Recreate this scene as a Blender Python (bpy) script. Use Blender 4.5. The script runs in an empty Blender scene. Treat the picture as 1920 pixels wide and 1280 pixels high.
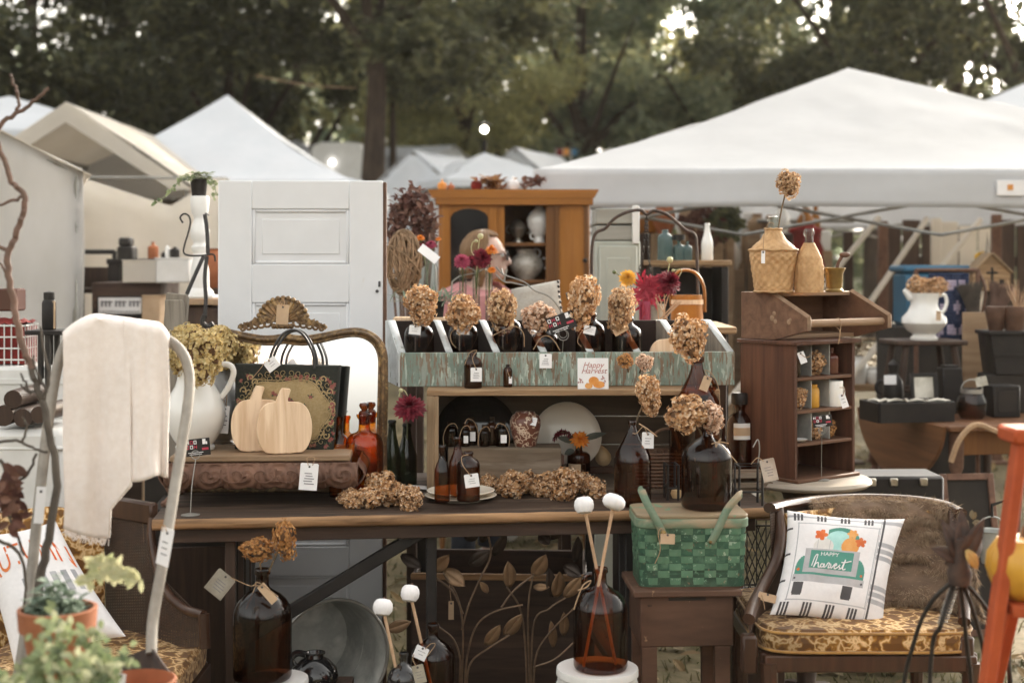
import bpy, math, random
from mathutils import Vector, Matrix, Euler, noise
R = math.radians; PI = math.pi; V = Vector
random.seed(7)
S = bpy.context.scene; COL = S.collection
F = 2667.0; YH = 490.0; CH = 1.5        
def X(px, Y): return (px-960)*Y/F
def Z(py, Y): return CH-(py-YH)*Y/F
def W(px, py, Y): return V((X(px, Y), Y, Z(py, Y)))
def YD(py, z): return (CH-z)*F/(py-YH)  
def on(px, py, z):                      
    y = YD(py, z); return V((X(px, y), y, z))
def rot(x=0, y=0, z=0): return Euler((R(x), R(y), R(z))).to_matrix().to_4x4()
def tr(x, y, z): return Matrix.Translation((x, y, z))
U = random.uniform

class G:
    """a growing mesh: vertices, faces, material slot of each face"""
    def __init__(s): s.v = []; s.f = []; s.mi = []; s.cur = 0
    def put(s, vs, fs, M=None):
        o = len(s.v)
        s.v += [(M @ V(p)) for p in vs] if M is not None else [V(p) for p in vs]
        for f in fs: s.f.append([i+o for i in f]); s.mi.append(s.cur)
        return s
    def box(s, c, d, b=.0015, M=None, r=None):
        hx, hy, hz = d[0]/2, d[1]/2, d[2]/2; b = min(b, hx*.9, hy*.9, hz*.9)
        vs = []; ix = {}
        for sx in (-1, 1):
            for sy in (-1, 1):
                for sz in (-1, 1):
                    for k, p in enumerate(((sx*hx, sy*(hy-b), sz*(hz-b)), (sx*(hx-b), sy*hy, sz*(hz-b)), (sx*(hx-b), sy*(hy-b), sz*hz))):
                        ix[sx, sy, sz, k] = len(vs); vs.append(V(p))
        fs = []
        for a in (-1, 1):
            fs += [[ix[a, -1, -1, 0], ix[a, 1, -1, 0], ix[a, 1, 1, 0], ix[a, -1, 1, 0]],
                   [ix[-1, a, -1, 1], ix[1, a, -1, 1], ix[1, a, 1, 1], ix[-1, a, 1, 1]],
                   [ix[-1, -1, a, 2], ix[1, -1, a, 2], ix[1, 1, a, 2], ix[-1, 1, a, 2]]]
            for c2 in (-1, 1):
                fs += [[ix[a, c2, -1, 0], ix[a, c2, 1, 0], ix[a, c2, 1, 1], ix[a, c2, -1, 1]],
                       [ix[a, -1, c2, 0], ix[a, 1, c2, 0], ix[a, 1, c2, 2], ix[a, -1, c2, 2]],
                       [ix[-1, a, c2, 1], ix[1, a, c2, 1], ix[1, a, c2, 2], ix[-1, a, c2, 2]]]
                for d3 in (-1, 1): fs.append([ix[a, c2, d3, 0], ix[a, c2, d3, 1], ix[a, c2, d3, 2]])
        for f in fs:
            n = (vs[f[1]]-vs[f[0]]).cross(vs[f[2]]-vs[f[0]])
            if n.dot(sum((vs[i] for i in f), V((0, 0, 0)))) < 0: f.reverse()
        L = Matrix.Translation(c)
        if r is not None: L = L @ (r if isinstance(r, Matrix) else rot(*r))
        return s.put(vs, fs, (M @ L) if M is not None else L)
    def lathe(s, prof, n=24, M=None, sq=1.0, lump=None):
        vs = []; fs = []; rings = []
        for r, z in prof:
            if r < 1e-6: rings.append([len(vs)]); vs.append((0, 0, z))
            else:
                rings.append(list(range(len(vs), len(vs)+n)))
                for i in range(n):
                    a = 2*PI*i/n; q = r*(lump(a, z) if lump else 1)
                    vs.append((q*math.cos(a), q*sq*math.sin(a), z))
        for A, B in zip(rings, rings[1:]):
            for i in range(n):
                j = (i+1) % n
                if len(A) == 1 and len(B) == 1: break
                if len(A) == 1: fs.append([A[0], B[j], B[i]])
                elif len(B) == 1: fs.append([A[i], A[j], B[0]])
                else: fs.append([A[i], A[j], B[j], B[i]])
        return s.put(vs, fs, M)
    def tube(s, pts, r, n=8, cap=True, M=None, flat=1.0):
        P = [V(p) for p in pts]; m = len(P); rr = r if isinstance(r, (list, tuple)) else [r]*m
        vs = []; fs = []; nrm = None
        for i, p in enumerate(P):
            t = (P[min(i+1, m-1)]-P[max(i-1, 0)]).normalized()
            if nrm is None:
                nrm = t.cross(V((0, 0, 1)) if abs(t.z) < .9 else V((0, 1, 0))).normalized()
            nrm = (nrm-t*nrm.dot(t)).normalized(); bi = t.cross(nrm)
            for k in range(n):
                a = 2*PI*k/n; vs.append(p+nrm*(rr[i]*math.cos(a))+bi*(rr[i]*flat*math.sin(a)))
        for i in range(m-1):
            for k in range(n):
                j = (k+1) % n; fs.append([i*n+k, i*n+j, (i+1)*n+j, (i+1)*n+k])
        if cap: fs.append(list(range(n))[::-1]); fs.append([(m-1)*n+k for k in range(n)])
        return s.put(vs, fs, M)
    def prism(s, poly, th, M=None, b=0):
        n = len(poly); ar = sum(poly[i][0]*poly[(i+1) % n][1]-poly[(i+1) % n][0]*poly[i][1] for i in range(n))
        if ar < 0: poly = poly[::-1]
        cx = sum(p[0] for p in poly)/n; cy = sum(p[1] for p in poly)/n
        lay = [(poly, 0), (poly, th)]
        if b:
            def sh(p):
                d = V((p[0]-cx, p[1]-cy)); l = d.length or 1; q = d*(max(l-b, 0)/l); return (cx+q.x, cy+q.y)
            ins = [sh(p) for p in poly]; lay = [(ins, 0), (poly, b), (poly, th-b), (ins, th)]
        vs = []; fs = []
        for q, z in lay: vs += [(p[0], p[1], z) for p in q]
        for k in range(len(lay)-1):
            for i in range(n):
                j = (i+1) % n; fs.append([k*n+i, k*n+j, (k+1)*n+j, (k+1)*n+i])
        fs.append(list(range(n))[::-1]); fs.append([(len(lay)-1)*n+i for i in range(n)])
        return s.put(vs, fs, M)
    def ball(s, c, r, nu=16, nv=10, M=None):
        if not isinstance(r, (tuple, list)): r = (r, r, r)
        pr = [(math.sin(PI*i/nv), -math.cos(PI*i/nv)) for i in range(nv+1)]; pr[0] = (0, -1); pr[-1] = (0, 1)
        L = Matrix.Translation(c) @ Matrix.Diagonal((r[0], r[1], r[2], 1))
        return s.lathe(pr, nu, (M @ L) if M is not None else L)
    def sheet(s, fn, nu, nv, wu=False, wv=False, M=None):
        mu = nu if wu else nu+1; mv = nv if wv else nv+1
        vs = [fn(i/nu, j/nv) for j in range(mv) for i in range(mu)]
        fs = [[j*mu+i, j*mu+(i+1) % mu, ((j+1) % mv)*mu+(i+1) % mu, ((j+1) % mv)*mu+i] for j in range(nv) for i in range(nu)]
        return s.put(vs, fs, M)
    def poly(s, pts, M=None): return s.put(pts, [list(range(len(pts)))], M)
    def leaf(s, base, d, up, L, w, n=4, bend=.25, fold=.15):
        """a pointed leaf blade growing from base along d, folded on its midrib"""
        d = V(d).normalized(); up = V(up); sd = d.cross(up)
        sd = sd.normalized() if sd.length > 1e-4 else V((1, 0, 0)); up = sd.cross(d)
        vs = []
        for i in range(n+1):
            t = i/n; h = w*.5*math.sin(PI*min(1, t*.94+.06))**.8*(1 if i < n else .05)
            c = V(base)+d*(L*t)-up*(bend*L*t*t)
            vs += [c-sd*h+up*(fold*h), c, c+sd*h+up*(fold*h)]
        fs = []
        for i in range(n):
            a = i*3; fs += [[a, a+1, a+4, a+3], [a+1, a+2, a+5, a+4]]
        return s.put(vs, fs)
    def mesh(s, name, mats, sharp=40, flat=False):
        me = bpy.data.meshes.new(name); me.from_pydata([tuple(p) for p in s.v], [], s.f)
        for m in (mats if isinstance(mats, (list, tuple)) else [mats]): me.materials.append(m)
        if any(s.mi): me.polygons.foreach_set('material_index', s.mi)
        if not flat:
            me.polygons.foreach_set('use_smooth', [True]*len(s.f)); me.set_sharp_from_angle(angle=R(sharp))
        me.validate(); me.update(); return me
    def build(s, name, mats, parent=None, solid=0, sharp=40, flat=False, loc=None, rz=0, subd=0):
        o = bpy.data.objects.new(name, s.mesh(name, mats, sharp, flat)); COL.objects.link(o)
        if parent: o.parent = parent
        if loc is not None: o.location = loc
        if rz: o.rotation_euler = (0, 0, R(rz))
        if solid:
            m = o.modifiers.new('thickness', 'SOLIDIFY'); m.thickness = solid; m.offset = 0
        if subd:
            m = o.modifiers.new('subd', 'SUBSURF'); m.levels = m.render_levels = subd
        return o
def tag(o, label, cat, group=None, kind=None):
    if kind: o['kind'] = kind
    if label: o['label'] = label
    if cat: o['category'] = cat
    if group: o['group'] = group
    return o
def thing(name, label, cat, loc=(0, 0, 0), rz=0, group=None, e=None):
    o = bpy.data.objects.new(name, None); COL.objects.link(o); o.empty_display_size = .05
    o.location = loc; o.rotation_euler = e if e else (0, 0, R(rz)); return tag(o, label, cat, group)
def copy_tree(o, parent=None):
    c = o.copy(); COL.objects.link(c)
    if parent: c.parent = parent
    for ch in list(o.children): copy_tree(ch, c)
    return c
def again(o, label, loc, rz=0, group=None, scale=None):
    c = copy_tree(o); c['label'] = label; c.location = loc; c.rotation_euler = (0, 0, R(rz))
    if group: c['group'] = group
    if scale: c.scale = scale if isinstance(scale, tuple) else (scale,)*3
    return c
def arc(c, r, a0, a1, n, plane='xz', ry=None):
    out = []
    for i in range(n+1):
        a = R(a0+(a1-a0)*i/n); u, w = r*math.cos(a), (ry or r)*math.sin(a)
        out.append(V(c)+(V((u, 0, w)) if plane == 'xz' else V((u, w, 0)) if plane == 'xy' else V((0, u, w))))
    return out
def smooth(pts, n=6):
    """Catmull-Rom through the points"""
    P = [V(p) for p in pts]; P = [P[0]*2-P[1]]+P+[P[-1]*2-P[-2]]; out = []
    for i in range(1, len(P)-2):
        a, b, c, d = P[i-1:i+3]
        for k in range(n):
            t = k/n; out.append(.5*((2*b)+(c-a)*t+(2*a-5*b+4*c-d)*t*t+(3*b-a-3*c+d)*t**3))
    return out+[P[-2]]
def text_mesh(g, txt, size, M, shear=0, th=.0006, align='CENTER'):
    cu = bpy.data.curves.new('lettering', 'FONT'); cu.body = txt; cu.size = size; cu.align_x = align; cu.shear = shear
    cu.extrude = th/2; cu.resolution_u = 3
    o = bpy.data.objects.new('lettering', cu); COL.objects.link(o)
    dg = bpy.context.evaluated_depsgraph_get(); dg.update()
    me = bpy.data.meshes.new_from_object(o.evaluated_get(dg))
    g.put([v.co.copy() for v in me.vertices], [list(p.vertices) for p in me.polygons], M)
    bpy.data.objects.remove(o); bpy.data.curves.remove(cu); bpy.data.meshes.remove(me)

def _nt(name):
    m = bpy.data.materials.new(name); m.use_nodes = True; nt = m.node_tree; nt.nodes.clear()
    def N(t, **k):
        n = nt.nodes.new('ShaderNode'+t)
        for a, b in k.items():
            if a[0] == '_': n.inputs[a[1:]].default_value = b
            else: setattr(n, a, b)
        return n
    return m, nt, N, nt.links.new
def c4(c): return (c[0], c[1], c[2], 1)
def coords(N, L, stretch=(1, 1, 1)):
    tc = N('TexCoord'); oi = N('ObjectInfo'); mu = N('VectorMath', operation='SCALE'); cx = N('CombineXYZ')
    L(oi.outputs['Random'], cx.inputs[0]); L(oi.outputs['Random'], cx.inputs[1]); L(cx.outputs[0], mu.inputs[0]); mu.inputs['Scale'].default_value = 9.0
    ad = N('VectorMath', operation='ADD'); L(tc.outputs['Object'], ad.inputs[0]); L(mu.outputs[0], ad.inputs[1])
    mp = N('Mapping'); mp.inputs['Scale'].default_value = stretch; L(ad.outputs[0], mp.inputs[0]); return mp.outputs[0]
def ramp(N, stops):
    r = N('ValToRGB'); e = r.color_ramp.elements
    while len(e) < len(stops): e.new(.5)
    for k, (p, c) in zip(e, stops): k.position = p; k.color = c4(c)
    return r
def mat(name, c1, c2=None, c3=None, rough=.6, metal=0, scale=20, stretch=(1, 1, 1), lo=.35, hi=.65, bump=0, bscale=None,
        detail=6, dist=0, chips=None, trans=0, rvar=.1, coat=0, sheen=0, spec=.5, vor=None, sss=0):
    m, nt, N, L = _nt(name); out = N('OutputMaterial'); p = N('BsdfPrincipled'); L(p.outputs[0], out.inputs[0])
    p.inputs['Roughness'].default_value = rough; p.inputs['Metallic'].default_value = metal
    p.inputs['Coat Weight'].default_value = coat; p.inputs['Sheen Weight'].default_value = sheen
    p.inputs['Specular IOR Level'].default_value = spec
    vec = coords(N, L, stretch); c2 = c2 or tuple(k*.75 for k in c1)
    if vor:
        nz = N('TexVoronoi', feature=vor); nz.inputs['Scale'].default_value = scale; src = nz.outputs['Distance']
        wn = N('TexNoise'); wn.inputs['Scale'].default_value = scale*1.3; L(vec, wn.inputs['Vector'])
        mx = N('MixRGB'); mx.inputs[0].default_value = dist; L(vec, mx.inputs[1]); L(wn.outputs['Color'], mx.inputs[2]); L(mx.outputs[0], nz.inputs['Vector'])
    else:
        nz = N('TexNoise', _Scale=scale, _Detail=detail, _Distortion=dist, _Roughness=.6); L(vec, nz.inputs['Vector']); src = nz.outputs[0]
    st = [(lo, c1), (hi, c2)] if not c3 else [(lo, c1), ((lo+hi)/2, c2), (hi, c3)]
    rp = ramp(N, st); L(src, rp.inputs[0]); col = rp.outputs[0]
    ms = N('TexNoise', _Scale=max(1.5, scale*.13), _Detail=2); L(vec, ms.inputs['Vector'])
    mr = N('MapRange', **{'_From Min': .3, '_From Max': .7, '_To Min': 1-rvar*1.6, '_To Max': 1+rvar*.6}); L(ms.outputs[0], mr.inputs[0])
    vm = N('VectorMath', operation='SCALE'); L(col, vm.inputs[0]); L(mr.outputs[0], vm.inputs['Scale']); col = vm.outputs[0]
    hgt = src
    for ch in (chips or []):
        cc, thr, cs = ch[:3]; cst = ch[3] if len(ch) > 3 else (1, 1, 1)
        v2 = coords(N, L, cst); cn = N('TexNoise', _Scale=cs, _Detail=8, _Roughness=.65); L(v2, cn.inputs['Vector'])
        cr = ramp(N, [(thr, (0, 0, 0)), (thr+.02, (1, 1, 1))]); L(cn.outputs[0], cr.inputs[0])
        mx = N('MixRGB'); L(cr.outputs[0], mx.inputs[0]); L(col, mx.inputs[1]); mx.inputs[2].default_value = c4(cc); col = mx.outputs[0]
    L(col, p.inputs['Base Color'])
    rr = N('MapRange', **{'_To Min': max(0, rough-rvar), '_To Max': min(1, rough+rvar)}); L(ms.outputs[0], rr.inputs[0]); L(rr.outputs[0], p.inputs['Roughness'])
    if bump:
        bp = N('Bump', _Strength=bump, _Distance=.004)
        if bscale:
            bn = N('TexNoise', _Scale=bscale, _Detail=6); L(vec, bn.inputs['Vector']); hgt = bn.outputs[0]
        L(hgt, bp.inputs['Height']); L(bp.outputs[0], p.inputs['Normal'])
    if trans:
        t = N('BsdfTranslucent'); L(col, t.inputs[0]); mx = N('MixShader', _Fac=trans); L(p.outputs[0], mx.inputs[1]); L(t.outputs[0], mx.inputs[2]); L(mx.outputs[0], out.inputs[0])
    return m
def island(name, cols, rough=.6, trans=.25, metal=0, spec=.3, hue=.0):
    """each leaf or petal takes its own shade of the ramp"""
    m, nt, N, L = _nt(name); out = N('OutputMaterial'); p = N('BsdfPrincipled'); g = N('NewGeometry')
    n = len(cols); rp = ramp(N, [(i/max(1, n-1), c) for i, c in enumerate(cols)]); L(g.outputs['Random Per Island'], rp.inputs[0])
    L(rp.outputs[0], p.inputs['Base Color']); p.inputs['Roughness'].default_value = rough; p.inputs['Metallic'].default_value = metal
    p.inputs['Specular IOR Level'].default_value = spec
    t = N('BsdfTranslucent'); L(rp.outputs[0], t.inputs[0]); mx = N('MixShader', _Fac=trans)
    L(p.outputs[0], mx.inputs[1]); L(t.outputs[0], mx.inputs[2]); L(mx.outputs[0], out.inputs[0]); return m
def glass(name, tint, edge=.25, rough=.03, body=None):
    """thin blown glass: tinted see-through (deeper at grazing angles, where the path is longer) under a Fresnel gloss"""
    m, nt, N, L = _nt(name); out = N('OutputMaterial'); lw = N('LayerWeight', _Blend=.5); tb = N('BsdfTransparent'); gl = N('BsdfGlossy', _Roughness=rough)
    pw = N('Math', operation='POWER'); pw.inputs[1].default_value = 4.5; L(lw.outputs['Facing'], pw.inputs[0])
    mr = N('MapRange', **{'_To Min': .045, '_To Max': .85}); L(pw.outputs[0], mr.inputs[0])
    p2 = N('Math', operation='POWER'); p2.inputs[1].default_value = 2.0; L(lw.outputs['Facing'], p2.inputs[0])
    rp = ramp(N, [(0, tint), (1, tuple(k*edge for k in tint))]); L(p2.outputs[0], rp.inputs[0]); L(rp.outputs[0], tb.inputs[0])
    base = tb.outputs[0]
    if body:
        df = N('BsdfDiffuse'); df.inputs[0].default_value = c4(body[0]); m0 = N('MixShader', _Fac=body[1]); L(base, m0.inputs[1]); L(df.outputs[0], m0.inputs[2]); base = m0.outputs[0]
    mx = N('MixShader'); L(mr.outputs[0], mx.inputs[0]); L(base, mx.inputs[1]); L(gl.outputs[0], mx.inputs[2]); L(mx.outputs[0], out.inputs[0]); return m
def emit(name, c, s):
    m, nt, N, L = _nt(name); out = N('OutputMaterial'); e = N('Emission'); e.inputs[0].default_value = c4(c); e.inputs[1].default_value = s; L(e.outputs[0], out.inputs[0]); return m
def wood(name, c1, c2, ax='z', scale=45, rough=.6, bump=.25, chips=None, lo=.3, hi=.7, rvar=.15, coat=0, c3=None):
    st = {'x': (.07, 1, 1), 'y': (1, .07, 1), 'z': (1, 1, .07)}[ax]
    return mat(name, c1, c2, c3, rough=rough, scale=scale, stretch=st, lo=lo, hi=hi, bump=bump, dist=.6, chips=chips, rvar=rvar, coat=coat, spec=.22)

m_grass = mat('trampled_grass', (.10, .085, .048), (.18, .145, .085), (.075, .075, .034), rough=.95, scale=9, lo=.3, hi=.7, bump=.5, bscale=60, rvar=.3, spec=.1)
m_blade = island('grass_blade', [(.05, .06, .02), (.11, .1, .045), (.2, .17, .09), (.08, .085, .03)], .8, .2)
m_dry = island('dry_leaf', [(.2, .13, .06), (.28, .2, .1), (.14, .085, .04), (.3, .25, .16)], .8, .15)
m_bark = mat('bark', (.1, .073, .054), (.05, .038, .03), rough=.95, scale=14, stretch=(1, 1, .25), bump=.9, rvar=.25, spec=.15)
m_leaf_dark = island('dark_foliage', [(0.061, 0.068, 0.045), (0.107, 0.116, 0.067), (0.167, 0.166, 0.080), (0.076, 0.086, 0.058)], .65, .4)
m_leaf_olive = island('olive_foliage', [(0.198, 0.213, 0.105), (0.343, 0.345, 0.159), (0.496, 0.457, 0.213), (0.243, 0.255, 0.126)], .65, .45)
m_leaf_blue = island('grey_green_foliage', [(0.149, 0.188, 0.136), (0.241, 0.283, 0.185), (0.354, 0.377, 0.229), (0.177, 0.210, 0.148)], .65, .4)
m_tent = mat('white_canvas', (.74, .76, .8), (.66, .69, .73), rough=.75, scale=3, bump=.12, bscale=7, trans=.18, rvar=.05)
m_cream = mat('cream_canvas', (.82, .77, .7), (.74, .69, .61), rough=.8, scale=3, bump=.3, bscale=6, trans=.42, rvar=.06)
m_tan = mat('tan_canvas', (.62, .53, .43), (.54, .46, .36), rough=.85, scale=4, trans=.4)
m_wallc = mat('white_tent_wall', (.88, .86, .84), (.8, .78, .75), rough=.8, scale=5, stretch=(1, 1, .4), bump=1.0, bscale=5, trans=.5, rvar=.07)
m_steel = mat('grey_steel', (.42, .41, .38), (.3, .29, .27), rough=.45, metal=.8, scale=12, rvar=.15)
m_tube = mat('worn_tube', (.34, .31, .27), (.25, .225, .195), rough=.55, metal=.3, scale=25, chips=[((.16, .11, .07), .68, 30)])
m_galv = mat('galvanised', (.5, .51, .48), (.36, .37, .35), (.6, .61, .57), rough=.5, metal=.3, scale=7, vor=None, chips=[((.16, .1, .06), .7, 9)], rvar=.12)
m_iron = mat('black_iron', (.03, .028, .027), (.05, .045, .04), rough=.5, metal=.6, scale=30)
m_rust = mat('rusted_iron', (.09, .055, .04), (.045, .032, .028), rough=.7, metal=.3, scale=40, rvar=.2)
m_black = mat('black_paint', (.014, .012, .011), (.022, .018, .016), rough=.5, scale=20, spec=.3)
m_blackgloss = mat('black_glaze', (.008, .008, .009), (.014, .013, .013), rough=.12, scale=8, rvar=.05, coat=.5)
m_table = wood('table_wood', (.11, .072, .05), (.045, .031, .024), 'x', 35, .6, .35, c3=(.19, .125, .085), chips=[((.2, .14, .09), .7, 14, (.15, 1, 1))])
m_edge = wood('raw_edge', (.5, .29, .145), (.17, .095, .05), 'x', 45, .7, .3)
m_dwood = wood('dark_wood', (.085, .053, .038), (.042, .028, .022), 'z', 40, .5, .2)
m_dwoodx = wood('dark_wood_long', (.09, .055, .04), (.042, .028, .022), 'x', 40, .5, .2)
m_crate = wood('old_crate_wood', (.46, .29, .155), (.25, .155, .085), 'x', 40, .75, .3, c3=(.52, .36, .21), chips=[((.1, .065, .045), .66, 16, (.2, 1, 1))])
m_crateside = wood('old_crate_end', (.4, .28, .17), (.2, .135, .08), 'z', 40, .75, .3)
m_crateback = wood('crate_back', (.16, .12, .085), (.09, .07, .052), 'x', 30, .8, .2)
m_riser = wood('driftwood', (.27, .2, .14), (.15, .11, .075), 'x', 22, .8, .3, c3=(.32, .26, .2))
m_grey = wood('weathered_grey', (.34, .3, .25), (.17, .145, .115), 'z', 45, .9, .5)
m_carve = mat('carved_wood', (.2, .11, .075), (.125, .068, .048), spec=.2, rough=.6, scale=25, bump=.15, rvar=.2)
m_stooltop = wood('stool_top', (.42, .3, .19), (.28, .18, .11), 'x', 30, .45, .15)
m_pine = wood('pine', (.86, .66, .47), (.68, .47, .3), 'z', 42, .6, .06, lo=.38, hi=.62, rvar=.05)
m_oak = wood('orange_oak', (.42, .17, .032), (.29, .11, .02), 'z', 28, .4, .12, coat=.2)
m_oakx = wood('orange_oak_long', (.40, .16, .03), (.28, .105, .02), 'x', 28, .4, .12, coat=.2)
m_oakdark = wood('dark_oak', (.2, .09, .03), (.14, .06, .022), 'z', 30, .5, .1)  # darker oak for the back, shelves, legs and stiles
m_cubby = wood('cubby_wood', (.135, .06, .036), (.058, .027, .018), 'z', 38, .5, .2, chips=[((.2, .13, .09), .74, 22, (1, 1, .3))])
m_cubbyx = wood('cubby_edge', (.16, .08, .045), (.09, .045, .028), 'x', 38, .55, .2)
m_tote = wood('tote_wood', (.21, .115, .07), (.1, .053, .034), 'x', 30, .6, .25, chips=[((.33, .22, .13), .72, 16)])
m_totelight = wood('tote_edge', (.34, .23, .15), (.22, .14, .09), 'x', 40, .65, .2)
m_teal = mat('chipped_teal', (.26, .32, .27), (.19, .26, .22), (.35, .39, .34), rough=.7, scale=16, stretch=(1, 1, .35), bump=.3, dist=1.2,
             chips=[((.2, .14, .095), .525, 110, (1, 1, .12)), ((.4, .47, .41), .57, 80, (1, 1, .2)), ((.14, .11, .08), .62, 45, (1, 1, .25))], rvar=.2)
m_tealpale = mat('pale_worn_lit_paint', (.68, .71, .72), (.5, .53, .53), rough=.7, scale=25, chips=[((.28, .3, .27), .62, 24), ((.16, .11, .08), .72, 30)], bump=.2)  # worn pale end paint; also carries the light on the divider edges
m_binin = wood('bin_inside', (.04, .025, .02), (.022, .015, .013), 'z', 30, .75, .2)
m_door = mat('white_door_paint', (.79, .80, .82), (.74, .75, .77), rough=.5, scale=6, chips=[((.09, .065, .045), .75, 24), ((.6, .57, .52), .69, 11, (1, 1, .5)), ((.66, .62, .55), .64, 3, (1, 1, .3))], bump=.06, bscale=40, rvar=.04)
m_white = mat('white_paint', (.78, .77, .75), (.7, .69, .66), rough=.5, scale=10, chips=[((.2, .16, .12), .78, 24)])
m_ceramic = mat('white_ceramic', (.80, .79, .76), (.76, .75, .72), rough=.18, scale=5, coat=.4, rvar=.05)
m_plate = mat('cream_plate', (.84, .78, .67), (.79, .72, .6), rough=.25, scale=6, coat=.3, rvar=.05)
m_towel = mat('cream_towel', (.9, .82, .77), (.84, .75, .69), rough=.95, scale=60, bump=.2, bscale=160, sheen=.2, rvar=.03)
m_tag = mat('white_card', (.85, .84, .84), (.8, .79, .8), rough=.8, scale=20, rvar=.03)
m_kraft = mat('kraft_card', (.56, .4, .26), (.5, .35, .22), rough=.85, scale=30)
m_ink = mat('grey_ink', (.28, .27, .28), rough=.8)
m_red = mat('red_print', (.5, .035, .075), rough=.6)
m_twine = mat('jute_twine', (.45, .3, .18), (.33, .21, .12), rough=.95, scale=150, bump=.3)
m_stem = mat('dry_stem', (.2, .14, .08), (.13, .09, .05), rough=.8, scale=50)
m_gstem = mat('green_stem', (.12, .15, .05), (.08, .1, .03), rough=.6, scale=50)
m_amber = glass('amber_glass', (.35, .14, .03), .15)
m_amberlit = glass('backlit_amber_glass', (.95, .52, .10), .16)  # paler amber tint: the glow from the mirror behind is put into the glass
m_ambermid = glass('brown_glass', (.55, .25, .075), .14)
m_green = glass('bottle_green_glass', (.17, .22, .17), .2)
m_dark = glass('near_black_glass', (.38, .18, .075), .15)
m_clear = glass('clear_glass', (.93, .95, .93), .55)
m_tealglass = glass('blue_jar_glass', (.45, .6, .6), .4, body=((.16, .26, .27), .35))
m_mirror = mat('mirror_silver', (.95, .95, .95), (.92, .92, .93), rough=.03, metal=1, scale=4, rvar=.02)
m_gold = mat('antique_gilt', (.24, .14, .06), (.1, .06, .03), (.36, .23, .1), rough=.45, metal=.35, scale=38, bump=.3, rvar=.2)
m_hyd = island('dried_hydrangea', [(.28, .125, .045), (.6, .35, .16), (.82, .59, .38), (.5, .25, .09), (.9, .76, .58), (.36, .17, .06), (.7, .46, .25)], .8, .3)
m_hydp = island('pinkish_hydrangea', [(.34, .17, .09), (.66, .43, .29), (.84, .66, .52), (.52, .3, .18), (.9, .79, .68), (.42, .22, .12)], .8, .3)
m_hydd = island('brown_hydrangea', [(.24, .115, .05), (.52, .32, .16), (.7, .5, .31), (.4, .22, .1), (.82, .66, .47), (.32, .16, .07)], .8, .3)
m_hydg = island('golden_hydrangea', [(.44, .31, .12), (.62, .46, .2), (.48, .39, .18), (.76, .62, .36), (.36, .27, .1)], .8, .25)
m_hydo = island('rust_hydrangea', [(.3, .13, .04), (.48, .23, .08), (.56, .32, .13), (.24, .1, .03)], .8, .25)
m_hydcore = mat('flower_core', (.2, .11, .055), (.12, .065, .032), rough=.9, scale=60, bump=.4)
m_dahlia = island('burgundy_petals', [(.13, .008, .02), (.22, .015, .03), (.09, .006, .015), (.27, .03, .05)], .6, .2)
m_pink = island('magenta_petals', [(.32, .03, .09), (.42, .08, .13), (.25, .02, .06)], .6, .2)
m_orange = island('orange_petals', [(.62, .17, .015), (.7, .26, .03), (.5, .11, .01)], .6, .2)
m_yellow = island('yellow_petals', [(.75, .42, .06), (.68, .34, .04), (.8, .5, .12)], .6, .2)
m_basket = mat('wicker', (.56, .35, .17), (.4, .23, .1), rough=.65, scale=40, rvar=.15)
m_basketd = mat('dark_wicker', (.14, .075, .04), (.08, .045, .025), rough=.7, scale=40)
m_gbask = mat('green_splint', (.045, .125, .072), (.028, .085, .05), (.085, .17, .105), rough=.55, scale=22, chips=[((.16, .11, .07), .63, 40), ((.14, .26, .17), .6, 70)], rvar=.35)
m_gbaskl = mat('green_splint_light', (.11, .215, .13), (.065, .155, .09), rough=.5, scale=22, chips=[((.25, .17, .1), .64, 30), ((.28, .38, .28), .6, 60)], rvar=.35)
m_grim = mat('green_worn_rim', (.2, .25, .17), (.13, .2, .13), (.33, .25, .16), rough=.6, scale=14, stretch=(.3, 1, 1))
m_lid = wood('basket_lid', (.36, .26, .16), (.22, .19, .12), 'x', 22, .6, .2, chips=[((.13, .25, .15), .6, 12)])
m_brownpaint = mat('brown_paint', (.16, .088, .058), (.10, .056, .038), rough=.6, spec=.2, scale=18, stretch=(.25, 1, 1), bump=.3, rvar=.25, chips=[((.3, .19, .11), .68, 26), ((.05, .032, .024), .66, 14)])
m_chairwood = wood('chair_walnut', (.085, .042, .025), (.045, .024, .016), 'z', 30, .35, .12, coat=.25)
m_cane = mat('cane', (.075, .04, .022), (.045, .026, .016), rough=.65, scale=60)
m_velvet = mat('gold_floral_velvet', (.72, .5, .26), (.33, .15, .018), (.15, .06, .008), rough=.8, scale=20, vor='DISTANCE_TO_EDGE', lo=.01, hi=.2, dist=.10, sheen=.08, bump=.3, rvar=.3)
m_velvet2 = mat('gold_piping', (.45, .24, .05), (.32, .15, .025), rough=.7, scale=40, sheen=.3)
m_fur = island('fur', [(0.150, 0.098, 0.060), (0.345, 0.240, 0.150), (0.495, 0.383, 0.270), (0.240, 0.158, 0.094)], .85, .25)
m_furbase = mat('fur_hide', (.16, .1, .06), (.09, .055, .033), rough=.95, scale=18)
m_cotton = mat('white_cotton', (.76, .74, .74), (.71, .69, .69), rough=.9, scale=80, bump=.1, rvar=.03)
m_stripe = mat('charcoal_print', (.09, .085, .09), rough=.9)
m_lgrey = mat('light_grey_print', (.47, .47, .49), rough=.9)
m_truck = mat('teal_print', (.075, .25, .19), (.09, .28, .22), rough=.9)
m_chrome = mat('pale_grey_print', (.5, .49, .5), rough=.9)
m_aqua = mat('aqua_print', (.3, .56, .53), (.42, .68, .64), rough=.9, scale=30)
m_opr = mat('orange_print', (.68, .26, .05), (.75, .38, .13), rough=.9, scale=30)
m_rpr = mat('rust_print', (.6, .11, .03), (.68, .2, .06), rough=.9, scale=30)
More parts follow.
